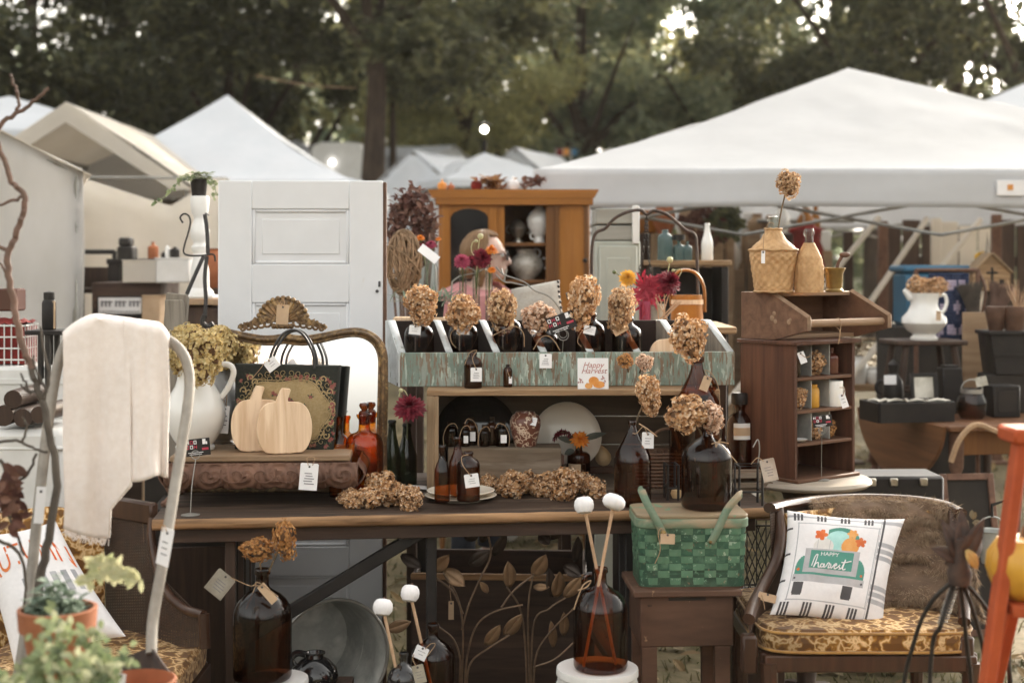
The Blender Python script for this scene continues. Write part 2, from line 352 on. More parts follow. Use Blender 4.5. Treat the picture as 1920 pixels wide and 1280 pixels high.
m_wpr = mat('ivory_print', (.72, .70, .66), (.62, .6, .57), rough=.9, scale=30)
m_terra = mat('terracotta', (.42, .15, .065), (.33, .11, .045), rough=.8, scale=14, rvar=.2, bump=.1)
m_ladder = mat('orange_paint', (.43, .085, .026), (.34, .062, .02), rough=.7, spec=.25, scale=14, chips=[((.4, .24, .15), .68, 20, (1, 1, .3)), ((.2, .1, .06), .72, 30)], bump=.05)
m_gourd = mat('yellow_gourd', (.68, .36, .04), (.55, .27, .03), rough=.45, scale=10)
m_cgourd = mat('cream_gourd', (.68, .5, .28), (.6, .42, .2), rough=.5, scale=12)
m_wpump = mat('white_pumpkin', (.84, .82, .82), (.78, .76, .77), rough=.6, scale=20, rvar=.03)
m_stick = mat('bamboo_stick', (.6, .4, .26), (.5, .32, .19), rough=.6, scale=60)
m_brass = mat('brass', (.36, .25, .09), (.22, .15, .06), rough=.4, metal=.75, scale=20)
m_silver = mat('tarnished_silver', (.55, .52, .46), (.3, .27, .22), rough=.3, metal=.85, scale=12)
m_skin = mat('skin', (.6, .41, .34), (.56, .37, .3), rough=.5, scale=20, rvar=.05)
m_hair = mat('blond_hair', (.27, .155, .07), (.17, .095, .042), rough=.5, scale=90, stretch=(1, 1, .08), bump=.4)
m_shirt = mat('dusty_pink_cotton', (.55, .25, .25), (.48, .21, .21), rough=.9, scale=30, bump=.2, bscale=12, rvar=.08)
m_jeans = mat('dark_denim', (.035, .045, .07), (.025, .03, .05), rough=.9, scale=60)
m_shoe = mat('white_shoe', (.65, .64, .62), rough=.6)
m_linen = mat('grey_linen', (.42, .39, .34), (.36, .33, .29), rough=.95, scale=90, bump=.2, rvar=.06)
m_sage = mat('sage_paint', (.42, .43, .375), (.37, .38, .33), rough=.6, scale=8, chips=[((.45, .34, .2), .76, 14)])
m_greybox = wood('grey_boards', (.38, .37, .33), (.26, .25, .22), 'x', 24, .8, .2)
m_blue = mat('blue_plastic', (.05, .16, .26), (.04, .13, .22), rough=.4, scale=5)
m_navy = mat('navy_cloth', (.03, .045, .10), (.02, .03, .07), rough=.9, scale=30)
m_lilac = mat('lilac_cloth', (.42, .36, .45), (.36, .3, .4), rough=.9, scale=30)
m_redcl = mat('red_cloth', (.24, .02, .015), (.15, .014, .011), rough=.9, scale=20)
m_deep = mat('dark_backdrop', (.022, .018, .015), (.035, .028, .022), rough=.9, scale=6)
m_slip = mat('brown_slip_glaze', (.62, .5, .38), (.2, .075, .045), (.15, .055, .035), rough=.35, scale=26, vor='DISTANCE_TO_EDGE', lo=.03, hi=.11, dist=.1, rvar=.1)
m_tapestry = mat('dark_tapestry', (.018, .02, .016), (.026, .028, .022), rough=.95, scale=150, bump=.3)
m_tapgold = mat('tapestry_gold', (.42, .32, .17), (.34, .25, .12), rough=.95, scale=150, bump=.3)
m_tapred = mat('tapestry_rose', (.22, .055, .05), (.3, .12, .1), rough=.95, scale=120)
m_tapgreen = mat('tapestry_green', (.05, .075, .04), (.09, .11, .06), rough=.95, scale=120)
m_leather = mat('black_leather', (.02, .018, .018), (.03, .027, .027), rough=.4, scale=80, bump=.2)
m_leafmetal = mat('bronze_leaf', (.32, .2, .11), (.2, .12, .065), rough=.45, metal=.45, scale=14, rvar=.2)
m_leafmetald = mat('dark_bronze_leaf', (.055, .036, .026), (.035, .025, .02), rough=.5, metal=.4, scale=14)
m_wire = mat('bronze_wire', (.2, .13, .08), (.11, .07, .045), rough=.45, metal=.5, scale=30)
m_branch = mat('twig_bark', (.2, .115, .085), (.13, .085, .065), rough=.8, scale=30, rvar=.2)
m_branchd = mat('grey_twig_bark', (.12, .1, .08), (.07, .058, .048), rough=.9, scale=20, bump=.5)
m_variegated = island('variegated_leaf', [(.1, .14, .065), (.34, .38, .2), (.2, .26, .13), (.52, .52, .34), (.13, .17, .1)], .5, .25)
m_paleleaf = island('pale_leaf', [(.5, .5, .3), (.62, .58, .36), (.4, .43, .22)], .5, .3)
m_sageleaf = island('sage_leaf', [(.13, .18, .13), (.21, .27, .2), (.3, .36, .28), (.1, .14, .1)], .6, .25)
m_bushred = island('burgundy_bush', [(.07, .03, .024), (.14, .065, .05), (.1, .05, .035), (.24, .13, .095)], .7, .25)
m_vine = mat('grapevine', (.3, .19, .11), (.18, .115, .065), rough=.85, scale=40)
m_soil = mat('soil', (.03, .022, .017), rough=1, scale=80, bump=.5)

cam = bpy.data.cameras.new('camera'); co = bpy.data.objects.new('camera', cam); COL.objects.link(co)
co.location = (0, 0, CH); co.rotation_euler = (R(90), 0, 0); cam.sensor_width = 36; cam.lens = 36*F/1920
cam.shift_y = (YH-640)/1920; cam.clip_end = 400; cam.clip_start = .1
cam.dof.use_dof = True; cam.dof.focus_distance = 4.25; cam.dof.aperture_fstop = 2.5; cam.dof.aperture_blades = 9
S.camera = co
SUN_EL, SUN_AZ = 17, 30                
wd = bpy.data.worlds.new('World'); S.world = wd; wd.use_nodes = True
nt = wd.node_tree; nt.nodes.clear()
sk = nt.nodes.new('ShaderNodeTexSky'); sk.sky_type = 'NISHITA'; sk.sun_disc = False
sk.sun_elevation = R(SUN_EL); sk.sun_rotation = R(SUN_AZ); sk.air_density = 1.4; sk.dust_density = 7.0; sk.ozone_density = 1.0
bg = nt.nodes.new('ShaderNodeBackground'); bg.inputs[1].default_value = .15
wo = nt.nodes.new('ShaderNodeOutputWorld'); hs = nt.nodes.new('ShaderNodeHueSaturation'); hs.inputs['Saturation'].default_value = .14; nt.links.new(sk.outputs[0], hs.inputs['Color']); tn = nt.nodes.new('ShaderNodeMixRGB'); tn.blend_type = 'MULTIPLY'; tn.inputs[0].default_value = 1; tn.inputs[2].default_value = (1, .965, .905, 1); nt.links.new(hs.outputs[0], tn.inputs[1]); nt.links.new(tn.outputs[0], bg.inputs[0]); nt.links.new(bg.outputs[0], wo.inputs[0])
sl = bpy.data.lights.new('sun', 'SUN'); sl.energy = 3.0; sl.angle = R(2); sl.color = (1, .84, .64)
so = bpy.data.objects.new('sun', sl); COL.objects.link(so); so.location = (-6, -6, 12)
sd = V((math.sin(R(SUN_AZ))*math.cos(R(SUN_EL)), math.cos(R(SUN_AZ))*math.cos(R(SUN_EL)), math.sin(R(SUN_EL))))
so.rotation_euler = sd.to_track_quat('Z', 'Y').to_euler()
S.view_settings.view_transform = 'Standard'; S.view_settings.look = 'None'; S.view_settings.exposure = 2.33
S.render.engine = 'CYCLES'; S.cycles.use_denoising = True; S.cycles.max_bounces = 10; S.cycles.transparent_max_bounces = 24
S.cycles.transmission_bounces = 6; S.cycles.glossy_bounces = 4; S.cycles.diffuse_bounces = 4; S.cycles.caustics_reflective = False
S.cycles.sample_clamp_indirect = 6

def hgt(x, y): return .02*noise.noise(V((x*.5, y*.5, 0)))
g = G(); g.sheet(lambda u, v: V(((u-.5)*160, -40+v*150, 0)), 40, 40)
tag(g.build('ground', m_grass), None, None, kind='structure')
g = G(); random.seed(11)
for i in range(15000):
    y = 4.3+9*random.random()**1.5; x = U(-.45, .45)*y+U(-.2, .2); a = U(0, 6.28); h = U(.015, .05); w = .0025+.0004*y
    d = V((math.cos(a), math.sin(a), 0)); b = V((x, y, 0)); t = b+V((U(-.03, .03), U(-.03, .03), h))
    g.put([b-d*w, b+d*w, t], [[0, 1, 2]])
tag(g.build('grass', m_blade, flat=True), 'short dry trampled grass under and behind the sales tables', 'grass', kind='stuff')
g = G(); random.seed(12)
for i in range(1500):
    y = 4.4+8*random.random()**1.4; x = U(-.45, .45)*y; a = U(0, 6.28); d = V((math.cos(a), math.sin(a), U(-.2, .5)))
    g.leaf((x, y, U(.012, .03)), d, (U(-.5, .5), U(-.5, .5), 1), U(.05, .1), U(.025, .05), 3, U(-.4, .4), .3)
tag(g.build('fallen_leaves', m_dry, flat=True), 'dry tan leaves scattered over the grass', 'leaves', kind='stuff')

def crown_mesh(name, seed, n, mt, leafsz=.05, gap=.0):
    """unit crown: leaf clumps spread through an uneven ellipsoid of radius 1"""
    rd = random.Random(seed); g = G(); cl = []
    while len(cl) < 70:
        p = V((rd.uniform(-1, 1), rd.uniform(-1, 1), rd.uniform(-1, 1)))
        if .28 < p.length < 1 and noise.noise(p*1.7+V((seed, 0, 0))) > -.12: cl.append((p, rd.uniform(.12, .27)))
    for i in range(n):
        c, r = cl[rd.randrange(len(cl))]
        q = V((rd.gauss(0, 1), rd.gauss(0, 1), rd.gauss(0, .6))); q = q.normalized()*r*rd.uniform(.35, 1)
        p = c+q; d = V((rd.gauss(0, 1), rd.gauss(0, 1), rd.gauss(-.3, .6))); L = leafsz*rd.uniform(.6, 1.3)
        g.leaf(p, d, (rd.gauss(0, .6), rd.gauss(0, .6), 1), L, L*.55, 2, .3, .2)
    return g.mesh(name, mt, flat=True)
CROWN = [crown_mesh('crown', 3, 17000, m_leaf_dark), crown_mesh('crown', 8, 15000, m_leaf_olive), crown_mesh('crown', 21, 17000, m_leaf_blue)]
def tree(px, Y, tr_r, top, base, rad, mt, k, label, name='broadleaf_tree', lean=0, limbs=5, group='trees behind the tents'):
    t = thing(name, label, 'tree', (X(px, Y), Y, 0), U(0, 360), group)
    g = G(); rd = random.Random(int(px)); cz = (top+base)/2; hz = (top-base)/2
    g.tube(smooth([(0, 0, -.1), (0, 0, .3), (rd.uniform(-.05, .05), 0, base*.6), (lean*.5, rd.uniform(-.1, .1), base+.2*hz), (lean, 0, cz+.5*hz)], 5),
           [tr_r*1.35, tr_r*1.2, tr_r*1.1, tr_r*1.05]+[tr_r*(1-.045*i) for i in range(17)], 10)
    for i in range(limbs):
        a = 2*PI*i/limbs+rd.uniform(-.4, .4); z0 = base*rd.uniform(1.05, 1.3); q = rad*rd.uniform(.45, .8)
        g.tube(smooth([(0, 0, z0), (q*.35*math.cos(a), q*.35*math.sin(a), z0+.35*hz), (q*math.cos(a), q*math.sin(a), z0+.9*hz)], 4), [tr_r*.42-.045*tr_r*j for j in range(9)], 6)
    g.build('trunk', m_bark, t)
    o = bpy.data.objects.new('crown', CROWN[k]); COL.objects.link(o); o.parent = t; o.location = (lean, 0, cz); o.scale = (rad, rad, hz); o.rotation_euler = (0, 0, rd.uniform(0, 6))
    o.material_slots[0].link = 'OBJECT'; o.material_slots[0].material = mt
    return t
D, O, B = m_leaf_dark, m_leaf_olive, m_leaf_blue
tree(703, 22, .27, 10.5, 4.0, 4.4, D, 0, 'large dark tree with a thick bare trunk rising behind the white paneled door')
tree(735, 27, .11, 9, 4.2, 2.2, D, 0, 'slim tree standing just behind the thick trunk', limbs=3)
tree(868, 32, .17, 8.5, 3.6, 2.6, O, 1, 'thin straight tree with yellow lit leaves beside the street lamp', limbs=4)
tree(1090, 36, .4, 11, 3.6, 5, B, 2, 'tall grey green tree with a dark trunk left of the big canopy')
tree(60, 25, .25, 10, 2.7, 4.2, D, 2, 'dark tree over the cream gable tent at the far left edge')
tree(235, 30, .3, 11, 2.5, 4.6, D, 0, 'dark evergreen mass between the cream tent and the white peaked tent')
tree(430, 27, .22, 10, 2.5, 3.7, D, 2, 'dark dense tree directly above the white peaked tent')
tree(560, 36, .3, 10.5, 3.0, 4.0, O, 1, 'olive tree seen left of the thick trunk above the parked trailer')
tree(960, 44, .35, 12, 3.0, 5.2, B, 2, 'far blue green tree behind the street lamp')
tree(1215, 42, .35, 12, 3.4, 5, O, 1, 'olive leaved tree behind the left slope of the big canopy')
tree(1380, 37, .3, 11, 2.6, 4.6, B, 0, 'grey green leaning tree above the left slope of the big canopy')
tree(1490, 45, .35, 13, 3.0, 5.2, O, 1, 'sunlit yellow green tree right behind the canopy peak')
tree(1640, 27, .25, 11, 3.3, 4.0, D, 2, 'dark tree right of the canopy peak with bright sky holes')
tree(1800, 30, .28, 12, 3.2, 4.3, D, 0, 'dark tree with many bright sky specks near the right edge')
tree(1940, 24, .25, 10, 3.6, 3.6, D, 2, 'dark tree cut by the right edge above the far white tent')
rd = random.Random(5); g = G()
for i in range(16000):
    x = rd.uniform(-27, 27); y = 52+rd.gauss(0, 2.0); top = (9.6 if x < 9 else 8.0)+2.2*noise.noise(V((x*.16, 3, 0)))+1.2*noise.noise(V((x*.6, 8, 0))); z = rd.uniform(0, 1)**.85*top
    d = V((rd.gauss(0, 1), rd.gauss(0, 1), rd.gauss(-.2, .6))); L = rd.uniform(.5, .95)
    g.leaf((x, y+.05*z, z), d, (rd.gauss(0, .5), -.4, 1), L, L*.7, 2, .3, .2)
tag(g.build('woods', m_leaf_blue, flat=True), 'far dark wood closing the fairground behind the tents', 'woods', kind='stuff')

t = thing('street_lamp', 'lit round street lamp on a thin pole among the trees', 'street lamp', (X(908, 27), 27, 0))
g = G(); g.tube([(0, 0, 0), (0, 0, Z(262, 27))], .05, 10); g.lathe([(.11, 0), (.11, .25), (.06, .4)], 12); g.build('pole', m_iron, t)
g = G(); g.ball((0, 0, Z(243, 27)), .06, 16, 10); g.build('globe', emit('lamp_glow', (1, .93, .78), 7), t)
g = G(); g.lathe([(.0, .1), (.12, .1), (.05, .16), (0, .17)], 12, tr(0, 0, Z(243, 27))); g.build('cap', m_iron, t)

g = G(); A = W(480, 142, 18); Bq = W(668, 165, 20)
g.tube([A.lerp(Bq, i/14)-V((0, 0, .04*math.sin(PI*i/14))) for i in range(15)], .005, 6)
tag(g.build('rope', m_stick), 'sagging rope tied to the thick tree trunk', 'rope')

def pyramid(name, label, cx, cy, h, ze, zp, val, rz=0, p=1.0, mt=None, legs=True, group=None, nsub=22, legr=.02, wr=.012):
    t = thing(name, label, 'tent', (cx, cy, 0), rz, group); mt = mt or m_tent; g = G()
    for k in range(4):
        M = rot(z=90*k)
        def fn(u, v, k=k):
            w = h*(1-v); x = (2*u-1)*w; z = ze+(zp-ze)*(v**p); q = noise.noise(V((x*1.6+k*9, v*5, cx)))+.6*noise.noise(V((x*5+k, v*9, cy)))
            return V((x, -w-.0, z+wr*q*(1-v)*4*v+wr*.3*q))
        g.sheet(fn, nsub, nsub//2, M=M)
    g.build('roof', mt, t, sharp=60)
    g = G()
    for k in range(4):
        def fv(u, v, k=k):
            x = (2*u-1)*(h+.004); q = .006*math.sin(u*31+k)+.012*noise.noise(V((u*4, v*1.3, k+cx)))*(1-v)+.01*noise.noise(V((u*9, v*4, k)))
            return V((x, -h-.004-abs(q), ze+.005-val*(1-v)+.012*math.sin(u*5+k)*(1-v)))
        g.sheet(fv, 30, 6, M=rot(z=90*k))
    g.build('valance', mt, t, solid=.003)
    if legs:
        for sx in (-1, 1):
            for sy in (-1, 1):
                g = G(); g.box((sx*(h-.05), sy*(h-.05), ze/2), (legr*2, legr*2, ze), .004); g.box((sx*(h-.05), sy*(h-.05), .01), (.12, .12, .02)); g.build('leg', m_steel, t)
        g = G()
        for k in range(4):
            n = 4
            for i in range(n):
                x0 = -h+.05+(2*h-.1)*i/n; x1 = x0+(2*h-.1)/n; za, zb = ze-val-.14, ze-val+.06
                g.tube([(x0, -h+.06, za), (x1, -h+.06, zb)], .011, 6, M=rot(z=90*k)); g.tube([(x0, -h+.08, zb), (x1, -h+.08, za)], .011, 6, M=rot(z=90*k))
        g.build('truss', m_steel, t)
    return t
YC = 8.0; hc = 2.3; cx = X(1005, YC)+hc
big = pyramid('pop_up_canopy', 'big white pop up canopy sheltering the stall on the right', cx, YC+hc, hc, Z(318, YC), Z(128, YC+hc), .225, 0, 1.12, nsub=60, wr=.013, mt=mat('grey_white_polyester', (.80, .81, .83), (.73, .74, .76), rough=.7, scale=3, bump=.5, bscale=4, trans=.45, rvar=.08))
g = G(); g.box((X(1893, YC)-cx, -hc-.032, Z(353, YC)), (.165, .006, .085), .002); lb = g.build('maker_label', m_tag, big)
g = G(); g.box((X(1890, YC)-cx, -hc-.037, Z(352, YC)), (.032, .004, .032), .001); g.build('emblem', m_opr, lb)
pyramid('peaked_tent', 'white tent with a sharp concave peak behind the cream gable tent', X(366, 14), 15.6, 1.62, Z(338, 14), Z(178, 15.6), .2, 0, 1.35)
pyramid('peaked_tent', 'pale tent corner rising at the far right edge', X(2050, 15), 16, 1.9, Z(268, 15), Z(120, 15.5), .25, 20, 1.2)
def gable(name, label, cx, cy, w, L, ze, zp, rz, mt=None, walls='fsb', mtw=None, group=None, over=.04, sag=.03, opening=None):
    """ridge tent: ridge along local y, front end at y = 0"""
    t = thing(name, label, 'tent', (cx, cy, 0), rz, group); mt = mt or m_cream; mtw = mtw or mt; g = G()
    for sx in (-1, 1):
        def fn(u, v, sx=sx):
            x = sx*(w+over)*(1-v); q = noise.noise(V((u*4, v*3, sx+cx)))
            return V((x, -over+u*(L+2*over), ze-(over*.6)*(1-v)+(zp-ze)*v-sag*math.sin(PI*u)*math.sin(PI*v*.9)+.015*q))
        g.sheet(fn, 18, 10)
    g.build('roof', mt, t, solid=.004, sharp=60)
    g = G()
    for sx in (-1, 1):
        g.sheet(lambda u, v, sx=sx: V((sx*(w+.0)+sx*.035*noise.noise(V((u*5, v*3, sx)))*math.sin(PI*v), u*L, v*ze)), 16, 10)
    if 'f' in walls:
        g.sheet(lambda u, v: V(((2*u-1)*w, .05*noise.noise(V((u*4+v*2, v*3-u, 3)))*math.sin(PI*u)+.028*noise.noise(V((u*9+v*12, v*4-u*6, 5))), v*(ze+(zp-ze)*(1-abs(2*u-1))))), 24, 20)
    if 'b' in walls:
        g.sheet(lambda u, v: V(((2*u-1)*w, L+.03*noise.noise(V((u*4, v*3, 9))), v*ze)), 16, 10)
    g.build('wall', mtw, t, solid=.004, sharp=70)
    g = G()
    for sx in (-1, 1):
        for y in (.02, L-.02): g.tube([(sx*(w-.03), y, 0), (sx*(w-.03), y, ze-.02), (0, y, zp-.04)], .022, 8)
    for x, z in ((0, zp-.04), (w*.5, (ze+zp)/2-.05), (-w*.5, (ze+zp)/2-.05)): g.tube([(x, 0, z), (x, L, z)], .02, 8)
    g.build('frame', m_steel, t)
    return t

w1 = 1.5; gable('wall_tent', 'white walled tent filling the left edge beside the branches', X(155, 7)-w1*math.cos(R(19)), 7-w1*math.sin(R(19)), w1, 3, Z(318, 7), Z(318, 7)+w1*.47, 19, m_cream, 'fsb', m_wallc)
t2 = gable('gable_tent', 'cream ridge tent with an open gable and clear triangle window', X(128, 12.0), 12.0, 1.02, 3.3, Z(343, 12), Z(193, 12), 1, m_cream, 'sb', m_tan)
ze, zp = Z(343, 12), Z(193, 12)
g = G(); pr = [(-1.06, ze-.06), (0, zp+.0), (1.06, ze-.06), (.88, ze-.06), (0, zp-.17), (-.88, ze-.06)]
g.prism([(a, b) for a, b in pr], .02, tr(0, -.05, 0) @ rot(x=90)); g.build('gable_band', m_cream, t2)
g = G(); g.prism([(-.42, ze+.03), (.0, ze+.30), (.42, ze+.03)], .01, tr(.35, 3.2, 0) @ rot(x=90)); g.build('clear_window', mat('clear_vinyl', (.85, .87, .9), rough=.3, trans=.75), t2)
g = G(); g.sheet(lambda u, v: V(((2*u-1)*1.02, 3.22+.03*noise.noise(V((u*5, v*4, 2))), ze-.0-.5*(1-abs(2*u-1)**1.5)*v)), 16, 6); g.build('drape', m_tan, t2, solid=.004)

g = G()
g = G(); tl = thing('side_wall', 'cream hanging tent wall behind the household goods on the left', 'tent wall', (X(150, 9.4), 9.4, 0), 6)
g.sheet(lambda u, v: V((u*.95, .06*noise.noise(V((u*3+v, v*4, 7))), v*(Z(332, 9.4)-.19*(1-abs(u-.62)/.62 if u < .62 else max(0, 1-(u-.62)/.3))))), 24, 16); g.build('canvas', m_cream, tl, solid=.005)
g = G()
for x in (0, .95): g.tube([(x, .03, 0), (x, .03, Z(332, 9.4))], .02, 8)
g.tube([(0, .03, Z(332, 9.4)), (.95, .03, Z(332, 9.4))], .008, 8); g.build('frame', m_steel, tl)
pyramid('low_tent', 'white tent roof edge peeping over the wall tent at the left edge', X(-40, 16), 17, 1.6, Z(250, 16), Z(180, 17), .2, 10, 1.1)

fg = 'small white tents in the middle distance'
gable('ridge_tent', 'small white ridge tent with bright right slope beside the thick trunk', X(775, 20), 20, .62, 1.6, Z(345, 20), Z(281, 20), -24, m_tent, 'fsb', m_tent, fg)
pyramid('market_tent', 'low grey white pyramid tent between the small ridge tents', X(905, 19), 20.2, .95, Z(335, 19), Z(286, 20.2), .12, 24, 1.0, group=fg)
gable('ridge_tent', 'small white ridge tent touching the left eave of the big canopy', X(965, 24), 24, .7, 2.2, Z(340, 24), Z(276, 24), -22, m_tent, 'fsb', m_tent, fg)
gable('ridge_tent', 'distant pale ridge tent behind the thin tree', X(850, 30), 30, 1.3, 3, Z(300, 30), Z(272, 30), 70, m_tent, 'fsb', m_tent, fg)
gable('ridge_tent', 'small white ridge tent left of the thick tree trunk', X(560, 26), 26, .5, 2, Z(300, 26), Z(262, 26), 30, m_tent, 'fsb', m_tent, fg)

t = thing('camper_trailer', 'white camper trailer parked left of the thick tree trunk', 'trailer', (X(632, 24), 24, 0))
zt = Z(266, 24); pr = [(-.42, .5), (.42, .5), (.42, zt-.12), (.36, zt-.02), (.2, zt), (-.25, zt), (-.38, zt-.06), (-.45, zt-.3)]
g = G(); g.prism([(a*1.1, b) for a, b in pr], 2.0, tr(0, 2, 0) @ rot(x=90), .05); g.build('body', m_white, t)
g = G(); g.box((0, -.02, zt-.8), (.5, .03, .3), .01); g.build('window', m_blackgloss, t)
for sx in (-1, 1):
    g = G(); g.lathe([(0, -.08), (.26, -.08), (.3, -.05), (.3, .05), (.26, .08), (0, .08)], 20, tr(sx*.42, 1, .3) @ rot(y=90)); g.build('wheel', m_black, t)
g = G(); g.lathe([(0, 0), (.04, 0), (.04, .03), (0, .03)], 16, tr(-.08, -.03, zt-.35) @ rot(x=90)); g.build('lamp', emit('tail_lamp_white', (1, .97, .9), 2.2), t)

for i, (px, mm, nm) in enumerate(((1042, m_redcl, 'red'), (1054, m_opr, 'orange'), (1070, m_blue, 'blue'))):
    t = thing('pennant', nm+' pennant on a pole above the far stalls', 'flag', (X(px, 26), 26, 0))
    g = G(); g.tube([(0, 0, 0), (0, 0, Z(278, 26))], .02, 6); g.build('pole', m_steel, t)
    g = G(); g.sheet(lambda u, v: V((.01+.11*u, .02*math.sin(u*5), Z(292, 26)+.13*v)), 4, 4); g.build('cloth', mm, t, solid=.004)

m, nt2, N2, L2 = _nt('added_haze_air'); vo = N2('VolumePrincipled'); vo.inputs['Color'].default_value = (.95, .93, .9, 1); vo.inputs['Density'].default_value = .0004; vo.inputs['Anisotropy'].default_value = .2
L2(vo.outputs[0], N2('OutputMaterial').inputs['Volume'])
g = G(); g.box((0, 28, 7), (110, 84, 16), 0); tag(g.build('haze', m, flat=True), 'thin added haze lifting the dark tones over the fairground', 'haze', kind='stuff')  # haze volume added to lift the blacks and warm the tone
S.cycles.volume_bounces = 1; S.cycles.volume_step_rate = 4; S.cycles.volume_max_steps = 64

FY = V((0, -1, 0))
def lit_rot(a, yaw=0, tilt=0): return rot(z=yaw) @ rot(x=tilt) @ rot(y=a)
PROF = {
 'jug': [(0, .012), (.6, .012), (.86, 0), (.96, .015), (1, .045), (1, .56), (.985, .61), (.92, .67), (.8, .72), (.62, .765), (.4, .80), (.27, .825), (.225, .85), (.215, .92), (.22, .945), (.27, .95), (.28, .965), (.265, .975), (.28, .985), (.25, 1), (.19, 1), (.18, .9)],
 'cone': [(0, .012), (.6, .012), (.88, 0), (.97, .015), (1, .05), (1, .5), (.985, .55), (.9, .62), (.72, .70), (.5, .78), (.32, .85), (.22, .91), (.19, .95), (.24, .955), (.25, .98), (.22, 1), (.16, 1), (.15, .93)],
 'apo': [(0, .015), (.7, .015), (.93, 0), (.99, .015), (1, .04), (1, .6), (.98, .66), (.9, .71), (.7, .755), (.42, .78), (.32, .8), (.30, .84), (.29, .93), (.38, .955), (.42, .98), (.4, 1), (.3, 1), (.27, .9)],
 'boston': [(0, .015), (.6, .015), (.9, 0), (.99, .02), (1, .06), (1, .68), (.97, .75), (.86, .81), (.62, .855), (.42, .88), (.38, .9), (.38, .94), (.44, .95), (.44, .98), (.38, 1), (.3, 1)],
 'long': [(0, .01), (.6, .01), (.9, 0), (1, .025), (1, .42), (.96, .5), (.82, .58), (.64, .68), (.5, .78), (.42, .88), (.4, .95), (.48, .955), (.48, .985), (.42, 1), (.34, 1), (.32, .9)],
 'longneck': [(0, .01), (.6, .01), (.9, 0), (1, .025), (1, .5), (.95, .57), (.75, .66), (.52, .73), (.42, .8), (.38, .92), (.46, .93), (.48, .97), (.4, 1), (.3, 1)],
}
def bottle(name, label, loc, w, h, style, mt, group=None, cat='bottle', loop=0, n=28, parts=None):
    t = thing(name, label, cat, loc, 0, group); r = w/2
    g = G(); g.lathe([(a*r, z*h) for a, z in PROF[style]], n); g.build('body', mt, t, sharp=50)
    if loop:
        z = .875*h if style == 'jug' else .8*h; g = G(); q = r*.26
        g.tube(arc((loop*(r*.22+q*.55), 0, z-.02*h), q, 100 if loop > 0 else 80, -85 if loop > 0 else 265, 10, ry=q*1.15), r*.085, 8); g.build('finger_loop', mt, t)
    return t
def bloom_mesh(seed, lobes, mt, n=300, fs=.2, nm='bloom'):
    """a unit-sized flower head: florets of four petals crowded over a lumpy dark core"""
    rd = random.Random(seed); g = G(); tot = sum(l[3]**2 for l in lobes)
    g.cur = 1
    for c in lobes: g.ball(c[:3], c[3]*.72, 12, 8)
    g.cur = 0
    for l in lobes:
        c = V(l[:3])
        for i in range(int(n*l[3]**2/tot)):
            d = V((rd.gauss(0, 1), rd.gauss(0, 1), rd.gauss(0, 1))).normalized(); rr = l[3]*1.14*(1+.16*noise.noise(d*2.3+V((seed*3.1, 0, 0)))+rd.uniform(-.24, .14))
            p = c+d*rr
            if any((p-V(m[:3])).length < m[3]*.78 for m in lobes if m is not l): continue
            up = (d+V((rd.gauss(0, .35), rd.gauss(0, .35), rd.gauss(0, .35)))).normalized(); s1 = up.orthogonal().normalized(); s2 = up.cross(s1); a0 = rd.uniform(0, 6.3); f = fs*rd.uniform(.65, 1.15)*.5
            for k in range(4):
                a = a0+k*PI/2; o = (s1*math.cos(a)+s2*math.sin(a)); q = (s1*math.cos(a+PI/2)+s2*math.sin(a+PI/2)); cu = rd.uniform(.1, .5)
                vs = [p, p+o*f*.55+q*f*.52+up*f*.3, p+o*f*1.05+up*f*cu, p+o*f*.55-q*f*.52+up*f*.3]; g.put(vs, [[0, 1, 2], [0, 2, 3]])
    return g.mesh(nm, [mt, m_hydcore], flat=True)
LB = [[(0, 0, .05, .68), (.42, -.2, .3, .45), (-.5, -.1, .15, .44), (.15, -.3, -.45, .48), (-.2, .1, .62, .36), (.55, 0, -.2, .3)],
      [(0, 0, .1, .6), (-.5, -.1, -.1, .46), (.5, -.15, .1, .45), (-.12, -.2, -.5, .4), (.3, .1, .55, .36), (-.32, -.1, .55, .36)],
      [(0, 0, .25, .68), (.15, -.2, -.35, .55), (-.35, -.15, .3, .5), (.4, -.1, .4, .42), (.3, -.2, -.6, .32)],
      [(0, 0, 0, .72), (.5, 0, -.05, .45), (-.48, 0, .05, .45), (0, -.2, .4, .45)]]
BLOOM = [bloom_mesh(i+1, l, m_hyd, 620, .29) for i, l in enumerate(LB)]
BLOOMG = [bloom_mesh(9, LB[0], m_hydg, 900, .22), bloom_mesh(10, LB[1], m_hydg, 900, .22)]
BLOOMO = [bloom_mesh(14, LB[2], m_hydo, 300, .3), bloom_mesh(15, LB[3], m_hydo, 300, .3)]
def flower(label, px, py, Y, rx, rz, foot, me, ry=None, rz_=0, group=None, tiltx=0, name='dried_hydrangea', mstem=None, lean=0, dy=0):
    """a head centred at (px, py) with its stem running down to foot (a point inside the bottle)"""
    c = W(px, py, Y); s = Y/F; t = thing(name, label, 'flower', foot, 0, group); d = c-V(foot)
    g = G(); g.tube(smooth([(0, 0, 0), (d.x*.35, d.y*.35, d.z*.5), tuple(d)], 4), .0026, 6); g.build('stem', mstem or m_stem, t)
    o = bpy.data.objects.new('bloom', me); COL.objects.link(o); o.parent = t; o.location = d; o.scale = (rx*s, (ry or min(rx, rz))*s, rz*s); o.rotation_euler = (R(tiltx), R(lean), R(rz_))
    if me in BLOOM: o.material_slots[0].link = 'OBJECT'; o.material_slots[0].material = (m_hyd, m_hydp, m_hydd)[int(px*7+py) % 3]
    return t
def twine(g, pts, r=.0012): g.tube(smooth(pts, 5), r, 5)
